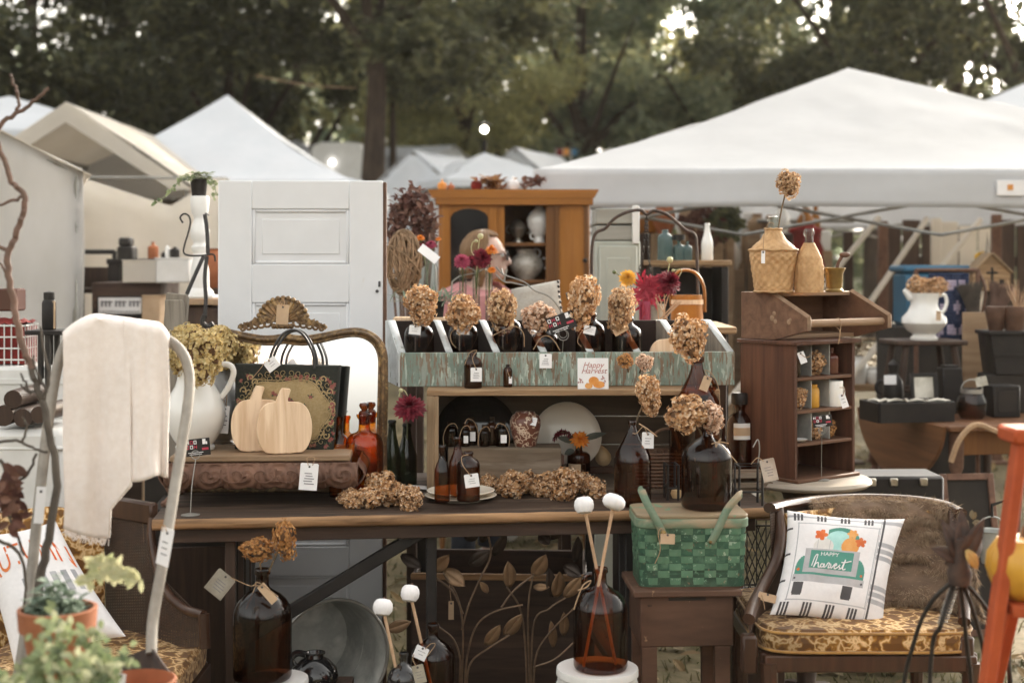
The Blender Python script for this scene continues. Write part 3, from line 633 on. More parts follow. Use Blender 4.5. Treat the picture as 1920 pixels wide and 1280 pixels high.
def price_tag(label, px, py, Y, w, h, a=0, card=None, string=None, yaw=0, lines=3, name='price_tag', cat='price tag', group=None, tilt=-6, bow=False):
    """card hung by its top edge at (px, py); w, h in photo pixels; string = pixel points of its twine"""
    s = Y/F; w *= s; h *= s; t = thing(name, label, cat, W(px, py, Y), 0, group); M = lit_rot(a, yaw, tilt)
    g = G(); c = min(w, h)*.06; g.prism([(-w/2, -h), (w/2, -h), (w/2, -c), (w/2-c, 0), (-w/2+c, 0), (-w/2, -c)], .0012, M @ rot(x=90)); cd = g.build('card', card or m_tag, t)
    if lines:
        g = G(); rd = random.Random(int(px*7+py))
        for i in range(lines):
            q = w*rd.uniform(.35, .62); g.box((rd.uniform(-.05, .05)*w, -.0018, -h*(.38+.48*i/max(1, lines))), (q, .0006, h*.035), 0, M)
        g.build('printed_lines', m_ink, cd)
    g = G(); g.lathe([(0, 0), (.0032, 0), (.0032, .0008), (0, .0008)], 10, M @ tr(0, -.0012, -h*.13) @ rot(x=90)); g.build('hole', m_stripe, cd)
    if string:
        g = G(); o = W(px, py, Y); pts = [W(p[0], p[1], Y-.004 if len(p) < 3 else p[2])-o for p in string]; twine(g, pts)
        if bow:
            q = pts[0]
            for sx in (-1, 1): twine(g, [q, q+V((sx*.018, -.006, .008)), q+V((sx*.022, -.008, -.004)), q])
        g.build('string', m_twine, t)
    return t
def art_blocks(g_w, g_r, w, h, M, seed=1):
    """rows of block characters on the black shop card"""
    rd = random.Random(seed)
    for r_ in range(2):
        for c in range(3):
            x, z = (-.4+.155*c)*w, (.3-.27*r_)*h; k = g_w if (r_+c) % 2 == 0 else g_r
            k.box((x-.05*w, -.0016, z), (.028*w, .0006, .2*h), 0, M); k.box((x+.04*w, -.0016, z), (.028*w, .0006, .2*h), 0, M)
            for q in ((0,) if rd.random() < .4 else (-.085, .085)): k.box((x, -.0016, z+q*h), (.1*w, .0006, .045*h), 0, M)
def shop_card(label, px, py, Y, w, h, a, base=None, ring=None, yaw=0, basez=None, group='black shop cards on wire stands'):
    """black printed card clipped in the ring of a wire stand"""
    s = Y/F; w *= s; h *= s; foot = V(base) if base is not None else None
    t = thing('card_stand', label, 'card stand', foot, 0, group); c = W(px, py, Y)-foot; M = tr(*c) @ lit_rot(a, yaw, -5)
    g = G(); g.box((0, 0, 0), (w, .002, h), .0004, M); cd = g.build('card', m_black, t)
    gw, gr = G(), G(); art_blocks(gw, gr, w, h, M, int(px))
    gw.box((.27*w, -.0016, .3*h), (.13*w, .0006, .3*h), 0, M); gw.box((.37*w, -.0016, .22*h), (.05*w, .0006, .16*h), 0, M); gr.box((.3*w, -.0016, -.12*h), (.26*w, .0006, .13*h), 0, M)
    for i, (q, z) in enumerate(((.62, -.3), (.5, -.4))): gw.box((-.1*w, -.0016, z*h), (q*w, .0006, .035*h), 0, M)
    gw.build('white_print', m_tag, cd); gr.build('red_print', m_red, cd)
    r = W(*ring[:2], Y)-foot if ring else c-V((0, 0, h*.5)); q = (ring[2] if ring else 9)*s
    g = G(); g.tube(smooth([(0, 0, .004), (r.x*.3, r.y*.3, r.z*.5), (r.x, r.y, r.z-q)], 4), .0014, 6); g.tube(arc((r.x, r.y-.004, r.z), q, -90, 300, 22), .0013, 6); g.tube(arc((r.x, r.y+.002, r.z+.003), q*.72, -90, 270, 18), .0012, 6)
    g.build('wire', m_steel, t)
    g = G(); g.lathe([(0, 0), (.026, 0), (.027, .0025), (.012, .006), (0, .007)], 24); g.build('base', m_steel, t)
    return t

TZ = .775; TA = 6.2; TP = V((X(285, 4.0), 4.0, 0))
def onT(px, py): return on(px, py, TZ)
tb = thing('folding_table', 'long dark wooden sales table with a raw front edge', 'table', TP, TA)
LT, DT = 1.80, .80
g = G()
for i in range(4): g.box((LT/2, .012+.2*i+.094, TZ-.013), (LT, .196, .026), .002)
g.build('tabletop', m_table, tb)
g = G(); n = 60
g.sheet(lambda u, v: V((LT*u, -.004-.003*noise.noise(V((u*40, v, 0)))+.008*(1-math.sin(PI*v)), TZ-.03+.028*v+.0015*noise.noise(V((u*25, v*3, 4))))), n, 4); g.build('edge_strip', m_edge, tb, solid=.004)
g = G(); g.box((LT/2, .045, TZ-.052), (LT-.1, .022, .045), .002); g.box((LT/2, DT-.06, TZ-.052), (LT-.1, .022, .045), .002); g.build('apron', m_dwoodx, tb)
for xl in (.21, .79, 1.36):
    for yl in (.09, DT-.1):
        g = G(); g.box((xl, yl, (TZ-.03)/2), (.03, .035, TZ-.03), .003); g.build('leg', m_black if xl > .5 else m_dwood, tb)
    g = G(); g.box((xl, DT/2, .26), (.022, DT-.2, .03), .003); g.build('stretcher', m_dwood, tb)
for y in (.075,):
    g = G(); a = V((.80, y, TZ-.04)); b = V((.23, y-.01, .40)); d = b-a; g.box((a+b)/2, (d.length, .028, .036), .003, r=rot(y=math.degrees(math.atan2(-d.z, d.x)))); g.build('brace', m_black, tb)

DY = 5.0; dl = X(408, DY); zt = Z(338, DY); dw = X(717, DY)-dl
dr = thing('paneled_door', 'old white paneled door with chipped paint standing upright behind the table', 'door', (dl+dw/2, DY, 0), 0, e=(R(-.6), 0, R(1.5)))
g = G(); st = .118; zs = [(0.0, .047), (.394, .497), (.93, .99), (1.354, 1.49), (1.684, zt)]
g.box((-dw/2+st/2, .02, zt/2), (st, .04, zt), .003); g.box((dw/2-st/2, .02, zt/2), (st, .04, zt), .003)
for a, b in zs: g.box((0, .02, (a+b)/2), (dw-2*st, .039, b-a), .003)
g.build('frame', m_door, dr)
for (a, b) in ((.047, .394), (.497, .93), (.99, 1.354), (1.49, 1.684)):
    g = G(); x = dw/2-st; cz = (a+b)/2; hh = (b-a)/2
    g.box((0, .017, cz), (2*x, .014, 2*hh), 0); g.box((0, .0095, cz), (2*x-.07, .005, 2*hh-.07), .0045)
    for sx in (-1, 1): g.box((sx*(x-.006), .009, cz), (.012, .014, 2*hh), .005); g.box((0, .009, cz+sx*(hh-.006)), (2*x-.024, .013, .012), .005)
    g.build('panel', m_door, dr)
g = G(); g.box((dw/2+.006, .022, zt/2), (.012, .044, zt-.01), .002); g.build('bare_edge', m_brownpaint, dr)
g = G(); g.box((dw/2-.012, -.002, 1.42), (.008, .004, .02), .001); g.lathe([(0, 0), (.006, 0), (.006, .004), (0, .005)], 10, tr(dw/2-.02, -.001, 1.395) @ rot(x=90)); g.build('latch_hole', m_stripe, dr)

SZ = .925; sp = V((X(318, 4.2), 4.2, TZ))
fs = thing('carved_stool', 'low carved wooden footstool with a pale plank top on the table', 'footstool', (sp.x, 4.2, TZ), 3)
sw = (655-318)*4.2/F; sh = SZ-TZ
g = G(); g.box((sw/2, .125, sh-.009), (sw, .25, .018), .003); g.build('top', m_stooltop, fs)
g = G()
def ap(u, v):
    x = -.012+u*(sw+.035); bul = .022*math.sin(PI*min(1, v*1.1)); rel = .0035*math.sin(9*math.hypot(((u*6.0) % 1)-.5, (v-.5)*.8)*3+math.atan2(v-.5, ((u*6.0) % 1)-.5)*2)
    return V((x, -.004-bul-rel, sh-.022-.068*(1-v)-.008*(1-v)*abs(math.sin(u*PI*7))))
g.sheet(ap, 180, 14)
g.sheet(lambda u, v: V((sw+.022+.02*math.sin(PI*min(1, v*1.1)), u*.25, sh-.022-.068*(1-v))), 10, 8)
g.sheet(lambda u, v: V((-.012-.02*math.sin(PI*min(1, v*1.1)), u*.25, sh-.022-.068*(1-v))), 10, 8)
g.box((sw/2, .13, sh-.03), (sw-.01, .23, .02), .002)
g.build('carved_apron', m_carve, fs, solid=.004)
gs = G()
for i in range(7):
    cxx = .035+i*(sw-.02)/6.4; sgn = 1 if i % 2 else -1
    pts = [(cxx+sgn*(.004+.0036*k)*math.cos(k*.62), -.030-.0005*k+.0002*k*k*.3, sh-.052+(.004+.0026*k)*math.sin(k*.62)) for k in range(12)]
    gs.tube(pts, [.0028-.00012*k for k in range(12)], 6)
    gs.leaf((cxx+sgn*.03, -.027, sh-.062), (sgn, 0, .5), (0, -1, .2), .035, .014, 4, .1, .3)
gs.build('scrolls', m_carve, fs)
for (x, y) in ((.02, .02), (sw-.02, .02), (.02, .23), (sw-.02, .23)):
    g = G(); o = -1 if x < .1 else 1; g.tube(smooth([(x, y, sh-.03), (x+o*.022, y-.008 if y < .1 else y+.008, sh-.075), (x+o*.008, y, sh-.115), (x+o*.028, y-.012 if y < .1 else y+.012, .012), (x+o*.04, y, .006)], 4), [.022]*4+[.019]*4+[.014]*4+[.012]*5, 8); g.build('leg', m_carve, fs)
def onS(px, py): return on(px, py, SZ)

MY = 4.475; mb = V((X(530, MY), MY, TZ)); k = MY/F
mr = thing('gilt_mirror', 'ornate gilt framed mirror with a shell crest leaning behind the handbag', 'mirror', mb, 0, e=(R(-5), 0, R(0)))
def mp(px, py): return ((px-530)*k, Z(py, MY)-TZ)
half = [(530, 634), (552, 637), (575, 637), (605, 632), (640, 625), (668, 623), (690, 629), (706, 642), (715, 662), (717, 690), (717, 760), (716, 830), (717, 900)]
path = [(1060-a, b) for a, b in half[::-1]]+half[1:]
P3 = [V((mp(a, b)[0], 0, mp(a, b)[1])) for a, b in path]; P3 = smooth(P3, 4)
g = G(); g.tube(P3, .015, 10, flat=.75); g.tube([p+V((0, -.011, 0)) for p in P3], .006, 8); 
ctr = V((0, 0, .2))
g.tube([p+(ctr-p).normalized()*.014+V((0, -.006, 0)) for p in P3], .0045, 6)
g.box((0, 0, .012), (2*187*k, .022, .024), .004); g.build('frame', m_gold, mr)
g = G(); g.prism([(p.x*.975, p.z-.006) for p in P3]+[], .003, tr(0, .008, 0) @ rot(x=90)); g.build('glass', m_mirror, mr)
g = G(); rd = random.Random(4)
for i in range(13):                                
    a = R(18+144*i/12); d = V((math.cos(a), 0, math.sin(a))); b = V((mp(527, 606)[0], -.012, mp(527, 606)[1]))
    g.tube([b+d*.012, b+d*.04+V((0, -.006, 0)), b+d*.072], [.004, .0085, .0095], 7); g.ball(b+d*.079, .0095, 8, 6)
for i in range(6): g.ball((mp(527, 606)[0]+(.011*i-.027), -.02, mp(527, 612)[1]), .009, 8, 6)
for sx in (-1, 1):                                 
    for j in range(5):
        c = V((mp(527, 612)[0]+sx*(.05+.019*j), -.012, mp(527, 606-j*-2.6)[1])); r0 = .023-.0028*j
        g.tube([c+V((sx*r0*math.cos(q*.6)*(1-q*.06), -.004-.0008*q, r0*math.sin(q*.6)*(1-q*.06))) for q in range(12)], [.0062-.0003*q for q in range(12)], 6)
        for q in range(5):
            a = rd.uniform(.2, 2.9); g.leaf(c+V((0, -.008, 0)), (math.cos(a), -.3, math.sin(a)), (0, -1, 0), r0*1.5, .014, 3, .3, .4)
g.build('crest', m_gold, mr)
price_tag('kraft paper tag tied on the shell crest of the gilt mirror', 531, 571, MY-.045, 23, 37, 3, m_kraft, [(530, 574), (526, 565), (532, 560), (533, 574)], lines=0)

hb = onS(534, 843); k = hb.y/F; bw, bh, bd = 194*k, 160*k, .075
bag = thing('handbag', 'black tapestry handbag with a floral gold panel and black handles', 'handbag', hb, 0, e=(R(-4), R(1.3), R(2)))
g = G(); tp = [(-bw*.485, 0), (bw*.465, 0), (bw*.505, bh), (-bw*.505, bh)]; g.prism(tp, bd, tr(0, bd, 0) @ rot(x=90), .006); g.build('body', m_tapestry, bag)
g = G(); q = lambda px, py: ((px-534)*k, (843-py)*k)
def cart(sc, n=64):
    return [q(536+sc*90*math.cos(t)*(1+.07*math.cos(6*t))*(abs(math.cos(t))**-.22 if abs(math.cos(t)) > .3 else .3**-.22), 770+sc*66*math.sin(t)*(1+.07*math.cos(6*t+1))*(abs(math.sin(t))**-.22 if abs(math.sin(t)) > .3 else .3**-.22)) for t in [2*PI*i/n for i in range(n)]]
g.prism(cart(.84), .0012, tr(0, -.0005, 0) @ rot(x=90)); pn = g.build('panel', m_tapgold, bag)
g = G()
for sc, r in ((.86, .0022), (.93, .0014)): g.tube([V((a, -.0018, b)) for a, b in cart(sc)]+[V((cart(sc)[0][0], -.0018, cart(sc)[0][1]))], r, 5, flat=.4)
for i in range(76):
    t = 2*PI*i/38; k9 = .93 if i < 38 else 1.07; sq = max(abs(math.cos(t)), abs(math.sin(t)))**-.5; c = V((*q(534+80*math.cos(t)*k9*sq, 768+64*math.sin(t)*k9*sq),)); c = V((c.x, -.0018, c.y)); s = 1 if i % 2 else -1
    g.tube([c+V((.011*math.cos(s*u*.7+t)*(1-u*.08), 0, .011*math.sin(s*u*.7+t)*(1-u*.08))) for u in range(10)], .0024, 5, flat=.4)
g.build('scroll_border', m_tapgold, bag)
g = G(); gg = G(); rd = random.Random(3)
for i in range(120):
    if i < 45: c = q(534+rd.gauss(0, 22), 778+rd.gauss(0, 18))
    else:
        t = rd.uniform(0, 6.28); c = q(534+84*rd.uniform(.98, 1.08)*max(-1, min(1, 1.3*math.cos(t))), 772+62*rd.uniform(.98, 1.08)*max(-1, min(1, 1.3*math.sin(t))))
    for j in range(5): a = j*1.26+rd.uniform(0, 1); g.leaf((c[0], -.0022, c[1]), (math.cos(a), -.04, math.sin(a)), (0, -1, 0), .007, .006, 2, .02, .05)
    for j in range(3): a = rd.uniform(0, 6.28); gg.leaf((c[0], -.0019, c[1]), (math.cos(a), -.03, math.sin(a)), (0, -1, 0), .013, .005, 2, .02, .05)
g.build('rose_print', m_tapred, bag, flat=True); gg.build('leaves', m_tapgreen, bag, flat=True)
for y in (.004, bd-.004):
    g = G(); o = -.006 if y < .02 else .006; g.tube(smooth([V(((500-534)*k, y+o, bh-.012)), V(((504-534)*k, y+o, bh+.035)), V(((522-534)*k, y+o*2, bh+.088)), V(((544-534)*k, y+o*2, bh+.105)), V(((564-534)*k, y+o*2, bh+.088)), V(((581-534)*k, y+o, bh+.035)), V(((585-534)*k, y+o, bh-.012))], 6), .0042, 8); g.build('handle', m_leather, bag)
price_tag('white tag tied to the left handle of the tapestry handbag', 503, 674, hb.y-.02, 25, 22, -38, None, [(506, 678), (500, 672), (492, 686), (474, 708)], lines=2)

def pumpkin_outline(w, h, st=1, n=40):
    pts = [(w*(-.16), .0)]
    for i in range(6): pts.append((w*(-.15+.06*i), .012*h*(i % 2)))
    for t in [-70+ i*(150/16) for i in range(17)]: pts.append((w*(.2+.30*max(0, math.cos(R(t)))**.85), h*(.5+.5*math.sin(R(t))/math.sin(R(80)))*.985))
    if st: pts += [(w*.07, h*1.0), (w*.06, h*1.05), (w*.115, h*1.215), (w*.1, h*1.25), (w*-.03, h*1.265), (w*-.07, h*1.21), (w*-.12, h*1.08), (w*-.15, h*1.0)]
    else: pts += [(0, h*1.01)]
    for t in [80-i*(150/16) for i in range(17)]: pts.append((w*(-.2-.30*max(0, math.cos(R(t)))**.85), h*(.5+.5*math.sin(R(t))/math.sin(R(80)))*.985))
    return pts
def cut_pumpkin(label, base, w, h, th, yaw, tilt=-4, st=1, group='wooden pumpkin cutouts'):
    g = G(); g.prism(pumpkin_outline(w, h, st), th, tr(0, th/2, 0) @ rot(x=90), .002)
    o = g.build('wooden_pumpkin', m_pine, None, loc=base); o.rotation_euler = (R(tilt), 0, R(yaw)); return tag(o, label, 'pumpkin cutout', group)
b1 = onS(533, 850); cut_pumpkin('front pine pumpkin cutout overlapping the other on the footstool', b1, 103*b1.y/F, 97*b1.y/F, .034, 14)
b2 = b1+V((-.087, .05, 0)); cut_pumpkin('back pine pumpkin cutout on the footstool, half hidden by its neighbour', b2, 100*b2.y/F, 97*b2.y/F, .034, 14)

pb = onS(366, 843); k = pb.y/F
pt = thing('pitcher', 'big round white pitcher holding golden hydrangea on the footstool', 'pitcher', pb)
g = G(); g.lathe([(a*k, z*k) for a, z in [(0, 2), (30, 0), (36, 2), (37, 7), (33, 11), (40, 20), (51, 40), (56.5, 62), (55, 82), (46, 105), (37, 120), (33, 134), (34, 150), (40, 168), (43, 178), (40, 177), (35, 166), (30, 150), (29, 130), (0, 120)]], 36); g.build('body', m_ceramic, pt)
g = G(); g.tube(smooth([V((p[0]*k, 0, p[1]*k)) for p in ((34, 150), (50, 160), (66, 158), (72, 145), (66, 125), (56, 108), (48, 98))], 6), [.0065]*37, 10, flat=1.4); g.build('handle', m_ceramic, pt)
g = G(); g.tube(smooth([V((p[0]*k, 0, p[1]*k)) for p in ((-36, 158), (-52, 172), (-62, 176))], 4), [.016, .015, .014, .013, .012, .011, .01, .009, .008], 10); g.build('spout', m_ceramic, pt)
gp = 'golden hydrangea heads in the white pitcher'
for i, (px, py, Y, rx, rz, lab) in enumerate(((372, 668, 4.22, 50, 56, 'large amber golden hydrangea head in front in the white pitcher'), (412, 652, 4.4, 42, 42, 'greenish hydrangea head at the right rear of the white pitcher'),
     (350, 640, 4.36, 42, 34, 'pale hydrangea head at the top rear of the white pitcher'), (332, 668, 4.3, 30, 36, 'hydrangea head at the left side of the white pitcher'))):
    flower(lab, px, py, Y, rx, rz, pb+V((.01*i-.015, .01, .19)), BLOOMG[i % 2], rz_=i*70, group=gp, ry=rx*.9)
price_tag('white tag hanging behind the big white pitcher', 423, 760, pb.y+.03, 17, 52, 3, None, [(421, 762), (420, 748), (425, 740), (424, 762)])
shop_card('black shop card on a tall wire stand in front of the white pitcher', 371, 838, 4.12, 46, 32, -6, onT(357, 966), (367, 852, 8), basez=TZ)
price_tag('white tag hanging on the carved apron of the footstool', 581, 868, 4.165, 34, 50, 4, None, [(578, 872), (576, 858), (590, 858), (586, 872)], lines=5)

ap_ = V((X(683, 4.40), 4.40, TZ)); k = ap_.y/F
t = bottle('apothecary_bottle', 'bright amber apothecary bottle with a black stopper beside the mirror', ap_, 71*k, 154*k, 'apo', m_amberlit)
g = G(); g.lathe([(a*k, z*k) for a, z in [(0, 132), (9, 134), (10, 153), (11, 155), (9, 159), (5, 161), (8, 165), (10, 170), (8, 174), (0, 176)]], 16); g.build('stopper', m_dark, t)
q = on(632, 846, TZ+.06); q = V((X(636, 4.40), 4.40, TZ)); k = q.y/F
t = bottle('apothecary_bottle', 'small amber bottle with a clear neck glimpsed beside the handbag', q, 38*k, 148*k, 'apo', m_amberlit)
for (px, py, w, h, lab) in ((735, 913, 30, 126, 'dark green glass bottle next to the gilt frame'), (763, 908, 34, 114, 'dark green glass vase holding the burgundy zinnia')):
    q = onT(px, py); k = q.y/F; bottle('green_bottle', lab, q, w*k*1.12, h*k, 'long', m_green, 'green glass bottles')
q = onT(656, 922); k = q.y/F
t = bottle('flat_bottle', 'squat brown stoneware bottle with a gold cap behind the dried heads', q, 42*k, 66*k, 'boston', m_carve)
g = G(); g.lathe([(0, 60*k), (9*k, 60*k), (9*k, 76*k), (0, 76*k)], 16); g.build('cap', m_brass, t)

def petal_head(seed, mt, rings=6, nper=16, dome=.55, core=None):
    rd = random.Random(seed); g = G()
    for i in range(rings):
        f = i/(rings-1); el = R(-10+f*88); n = max(5, int(nper*(1-.62*f)))
        for j in range(n):
            a = 2*PI*(j+.5*(i % 2))/n+rd.uniform(-.1, .1); d = V((math.cos(a)*math.cos(el), math.sin(a)*math.cos(el), math.sin(el)*dome+.12)); L = (1-.5*f)*rd.uniform(.85, 1.05)
            g.leaf(d*.12*(1-f)+V((0, 0, .22*f)), d, (0, 0, 1), L, .34*(1-.3*f), 3, .22*(1-f), -.25)
    return g.mesh('bloom', mt, flat=True)
DAH = petal_head(1, m_dahlia, 8, 20); DAHM = petal_head(2, m_pink, 6, 20, .4); DAHO = petal_head(3, m_orange, 5, 16, .4); DAHY = petal_head(4, m_yellow, 8, 18, .8)
def daisy(label, px, py, Y, r, foot, me, tx=60, tz=0, name='zinnia', sq=1.0, group=None):
    c = W(px, py, Y); s = r*Y/F; t = thing(name, label, 'flower', foot, 0, group); d = c-V(foot)
    g = G(); g.tube(smooth([(0, 0, 0), (d.x*.2, d.y*.2, d.z*.6), tuple(d)], 4), .0024, 6); g.build('stem', m_gstem, t)
    o = bpy.data.objects.new('bloom', me); COL.objects.link(o); o.parent = t; o.location = d; o.scale = (s, s, s*sq); o.rotation_euler = (R(tx), 0, R(tz)); return t
q = onT(763, 908); daisy('burgundy zinnia in the green glass vase', 768, 764, 4.36, 31, q+V((0, 0, .1)), DAH, 42, 0, sq=1.1)
g = G(); o = V((X(752, 4.36), 4.36, Z(740, 4.36))); g.tube(smooth([o+V((.02, 0, -.05)), o+V((.018, 0, 0)), o+V((.002, -.01, .018)), o+V((-.006, -.01, -.004))], 5), .0018, 6); g.ball(o+V((0, -.008, .014)), .007, 10, 8)
tag(g.build('seed_pod', m_paleleaf), 'pale curled bud stem behind the burgundy zinnia', 'bud')

gl = 'dried hydrangea heads lying on the table'
for i, (px, py, rx, rz, lab) in enumerate(((661, 937, 24, 17, 'pale dried hydrangea head at the left end of the loose cluster on the table'), (716, 922, 36, 30, 'tall tan dried hydrangea head in the middle of the loose cluster on the table'), (770, 938, 27, 20, 'small dried head lying against the plate stack'),
    (917, 909, 20, 17, 'dried head just right of the tagged jar on the plate'), (962, 911, 33, 24, 'bushy dried head left of the blue diamond tag'), (1018, 915, 22, 20, 'dried head under the blue diamond tag'), (1062, 913, 36, 27, 'largest dried head in the row before the crate'), (1112, 916, 24, 20, 'dried head at the right end of the row before the crate'), (990, 908, 22, 20, 'dried head tucked behind the bushy head left of the blue tag'), (1040, 905, 24, 20, 'dried head tucked between the blue tag and the largest head'), (1090, 908, 22, 18, 'dried head tucked behind the right end of the row'), (690, 936, 26, 19, 'dried head between the pale and the tall heads of the loose cluster'), (744, 930, 24, 20, 'dried head between the tall head and the plate stack'))):
    q = on(px, py+rz*.8, TZ); s = q.y/F; o = bpy.data.objects.new('hydrangea_head', BLOOM[i % 4]); COL.objects.link(o); o.location = q+V((0, 0, rz*s*.85)); o.scale = (rx*s*1.25, rx*s*.95, rz*s*1.2); o.rotation_euler = (0, U(-.3, .3), U(0, 6)); tag(o, lab, 'flower head', gl)
pc = onT(863, 941)+V((0, .045, 0)); k = pc.y/F
for i, (zz, r, lab) in enumerate(((0, .11, 'lower cream plate of the two plate stack'), (.014, .104, 'upper cream plate carrying the tagged jar'))):
    g = G(); g.lathe([(0, .004), (r*.6, 0), (r*.62, .003), (r*.72, .006), (r*.97, .013), (r, .016), (r*.97, .0175), (r*.72, .0105), (r*.6, .008), (0, .008)], 48)
    o = g.build('dinner_plate', m_plate, None, loc=pc+V((0, 0, zz))); tag(o, lab, 'plate', 'cream dinner plates')
zp_ = TZ+.014+.0095
for (px, py, w, h, st, mm, lab) in ((829, 940, 29, 106, 'longneck', m_ambermid, 'slim brown glass bottle at the left of the plate'), (878, 938, 44, 92, 'boston', m_dark, 'round shouldered dark jar with a white tag on the plate'), (858, 930, 34, 112, 'longneck', m_ambermid, 'brown bottle standing behind the tagged jar')):
    q = on(px, py, zp_); k = q.y/F; bottle('brown_bottle', lab, q, w*k, h*k, st, mm, 'brown bottles on the plate')
price_tag('white tag on the round shouldered dark jar on the plate', 883, 888, on(878, 938, zp_).y-.04, 27, 25, -8, None, [(883, 892), (868, 872), (866, 856), (878, 852)])
g = G(); g.sheet(lambda u, v: V((-.07+.14*u, .04*v, .008*math.sin(PI*u)+.004*v)), 10, 3); o = g.build('folded_paper', m_tag, None, solid=.0015, loc=onT(776, 920)); tag(o, 'white folded paper lying behind the dried heads', 'paper')
t = thing('diamond_tag', 'blue grey diamond tag with a white border standing among the dried heads', 'tag', onT(1005, 915), 0, e=(R(-8), 0, 0)); k = onT(1005, 915).y/F
zz = .035+.03
g = G(); g.prism([(0, -.036), (.036, 0), (0, .036), (-.036, 0)], .002, tr(0, 0, zz-.01) @ rot(x=90)); g.build('border', m_tag, t)
g = G(); g.prism([(0, -.030), (.030, 0), (0, .030), (-.030, 0)], .001, tr(0, -.0022, zz-.01) @ rot(x=90)); g.build('face', mat('slate_blue', (.2, .27, .31), rough=.7), t)
g = G(); g.tube([(0, .002, 0), (0, .002, zz-.03)], .0015, 6); g.build('pick', m_stem, t)

CA = 1.2; CY = 4.42; CTOP = 1.10
cl = X(800, CY); cw = X(1352, CY)-cl; chh = CTOP-TZ; cd_ = .37
cr = thing('crate_shelf', 'open wooden crate lying on its side on the table as a shelf', 'crate', (cl, CY, TZ), CA)
g = G(); g.box((cw/2, cd_/2, chh-.009), (cw, cd_, .018), .002); g.build('top_board', m_crate, cr)
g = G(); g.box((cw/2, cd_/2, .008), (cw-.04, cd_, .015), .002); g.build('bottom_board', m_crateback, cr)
for x in (.0115, cw-.0115):
    g = G(); g.box((x, cd_/2, (chh-.018)/2), (.023, cd_, chh-.018), .002); g.build('side_board', m_crateside, cr)
    g = G(); g.box((x+(.0185 if x < .1 else -.0185), .006, (chh-.018)/2), (.014, .012, chh-.02), .002); g.build('batten', m_crateside, cr)
g = G()
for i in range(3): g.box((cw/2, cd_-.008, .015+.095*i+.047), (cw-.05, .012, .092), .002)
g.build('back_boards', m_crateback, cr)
def onC(px, py): return on(px, py, CTOP)

BA = 3.0; BY = 4.53; bl = X(750, BY); bw_ = X(1384, BY)-bl; bdp = .26; bf = .108; bb = .20
bn = thing('divided_bin', 'long teal chipped wooden bin with seven open compartments on the crate', 'storage bin', (bl, BY, CTOP+.001), BA)
SK = .052                                   # the bin's sides lean a little with age
g = G(); g.box((bw_/2, .008, bf/2), (bw_, .016, bf), .002); g.build('front_board', m_teal, bn)
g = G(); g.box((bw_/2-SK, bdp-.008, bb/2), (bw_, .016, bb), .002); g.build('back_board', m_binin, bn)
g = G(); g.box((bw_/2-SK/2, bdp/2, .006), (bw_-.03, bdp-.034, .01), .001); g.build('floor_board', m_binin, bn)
nd = 8
for i in range(nd):
    x = .009+(bw_-.018)*i/(nd-1); th = .02
    pr = [(.0165, 0), (bdp-.017, 0), (bdp-.017, bb-.001), (bdp-.055, bb-.001), (.0165, bf-.001)]
    g = G(); M = Matrix(((1, 0, 0, 0), (0, 1, 0, 0), (0, 0, 1, 0), (0, 0, 0, 1))); M[0][1] = -SK/bdp
    g.prism(pr, th, M @ tr(x-th/2, 0, 0) @ rot(z=90) @ rot(x=90))
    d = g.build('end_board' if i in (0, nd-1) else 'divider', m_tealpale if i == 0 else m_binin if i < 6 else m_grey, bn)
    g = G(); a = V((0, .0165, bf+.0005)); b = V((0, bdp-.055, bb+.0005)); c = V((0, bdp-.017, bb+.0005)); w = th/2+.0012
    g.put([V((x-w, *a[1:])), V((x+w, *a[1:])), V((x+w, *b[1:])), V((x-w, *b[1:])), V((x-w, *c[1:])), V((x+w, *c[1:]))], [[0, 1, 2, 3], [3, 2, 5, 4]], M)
    g.build('pale_edge', m_tealpale, d, solid=.003)  # pale strip puts the front-top light on the divider edge into colour
g = G(); g.prism([(.0165, 0), (bdp, 0), (bdp, bb), (bdp-.05, bb), (.0165, bf), (0, bf), (0, 0)], .004, Matrix(((1, -SK/bdp, 0, 0), (0, 1, 0, 0), (0, 0, 1, 0), (0, 0, 0, 1))) @ tr(-.0045, 0, 0) @ rot(z=90) @ rot(x=90)); g.build('painted_end', m_tealpale, bn)

gb = 'amber jars standing in the divided bin'; ghd = 'dried hydrangea heads in the bin jars'
bx = [(786, 'first'), (869, 'second'), (951, 'third'), (1022, 'fourth'), (1107, 'fifth'), (1176, 'sixth')]
heads = [(789, 573, 31, 32, 2), (866, 589, 36, 34, 1), (940, 586, 34, 38, 2), (1009, 597, 30, 27, 0), (1096, 569, 33, 44, 2), (1166, 582, 32, 38, 2)]
shoul = [617, 615, 606, 632, 611, 618]
for i, (px, o) in enumerate(bx):
    Y = 4.64; k = Y/F; low = (i == 3); zt_ = Z(shoul[i]-18, Y); h = zt_-CTOP-.013; w = (56 if not low else 52)*k
    q = V((X(px, Y), Y, CTOP+.013))
    b = bottle('amber_jar', 'dark amber jar in the %s compartment of the teal bin, counted from its pale end' % o, q, w, h*1.06, 'boston', m_dark, gb, parts=None)
    hx, hy, rx, rz, me = heads[i]
    flower('%s dried hydrangea head above the %s jar of the teal bin' % (('small round', 'dark hollow centred', 'tall pale', 'small ball shaped', 'tall ragged', 'drooping pinkish')[i], o), hx, hy, 4.60, rx*1.08, rz*1.08, q+V((0, 0, h*.55)), BLOOM[me], rz_=i*55, group=ghd, ry=rx*.95, lean=(0, 8, -10, 5, -6, 14)[i])
sg = 'white tags on the bin jars'
price_tag('white tag tilted left on the first jar of the teal bin', 779, 610, 4.585, 22, 17, 6, None, [(782, 613), (776, 606), (790, 604), (783, 613)], group=sg, lines=2)
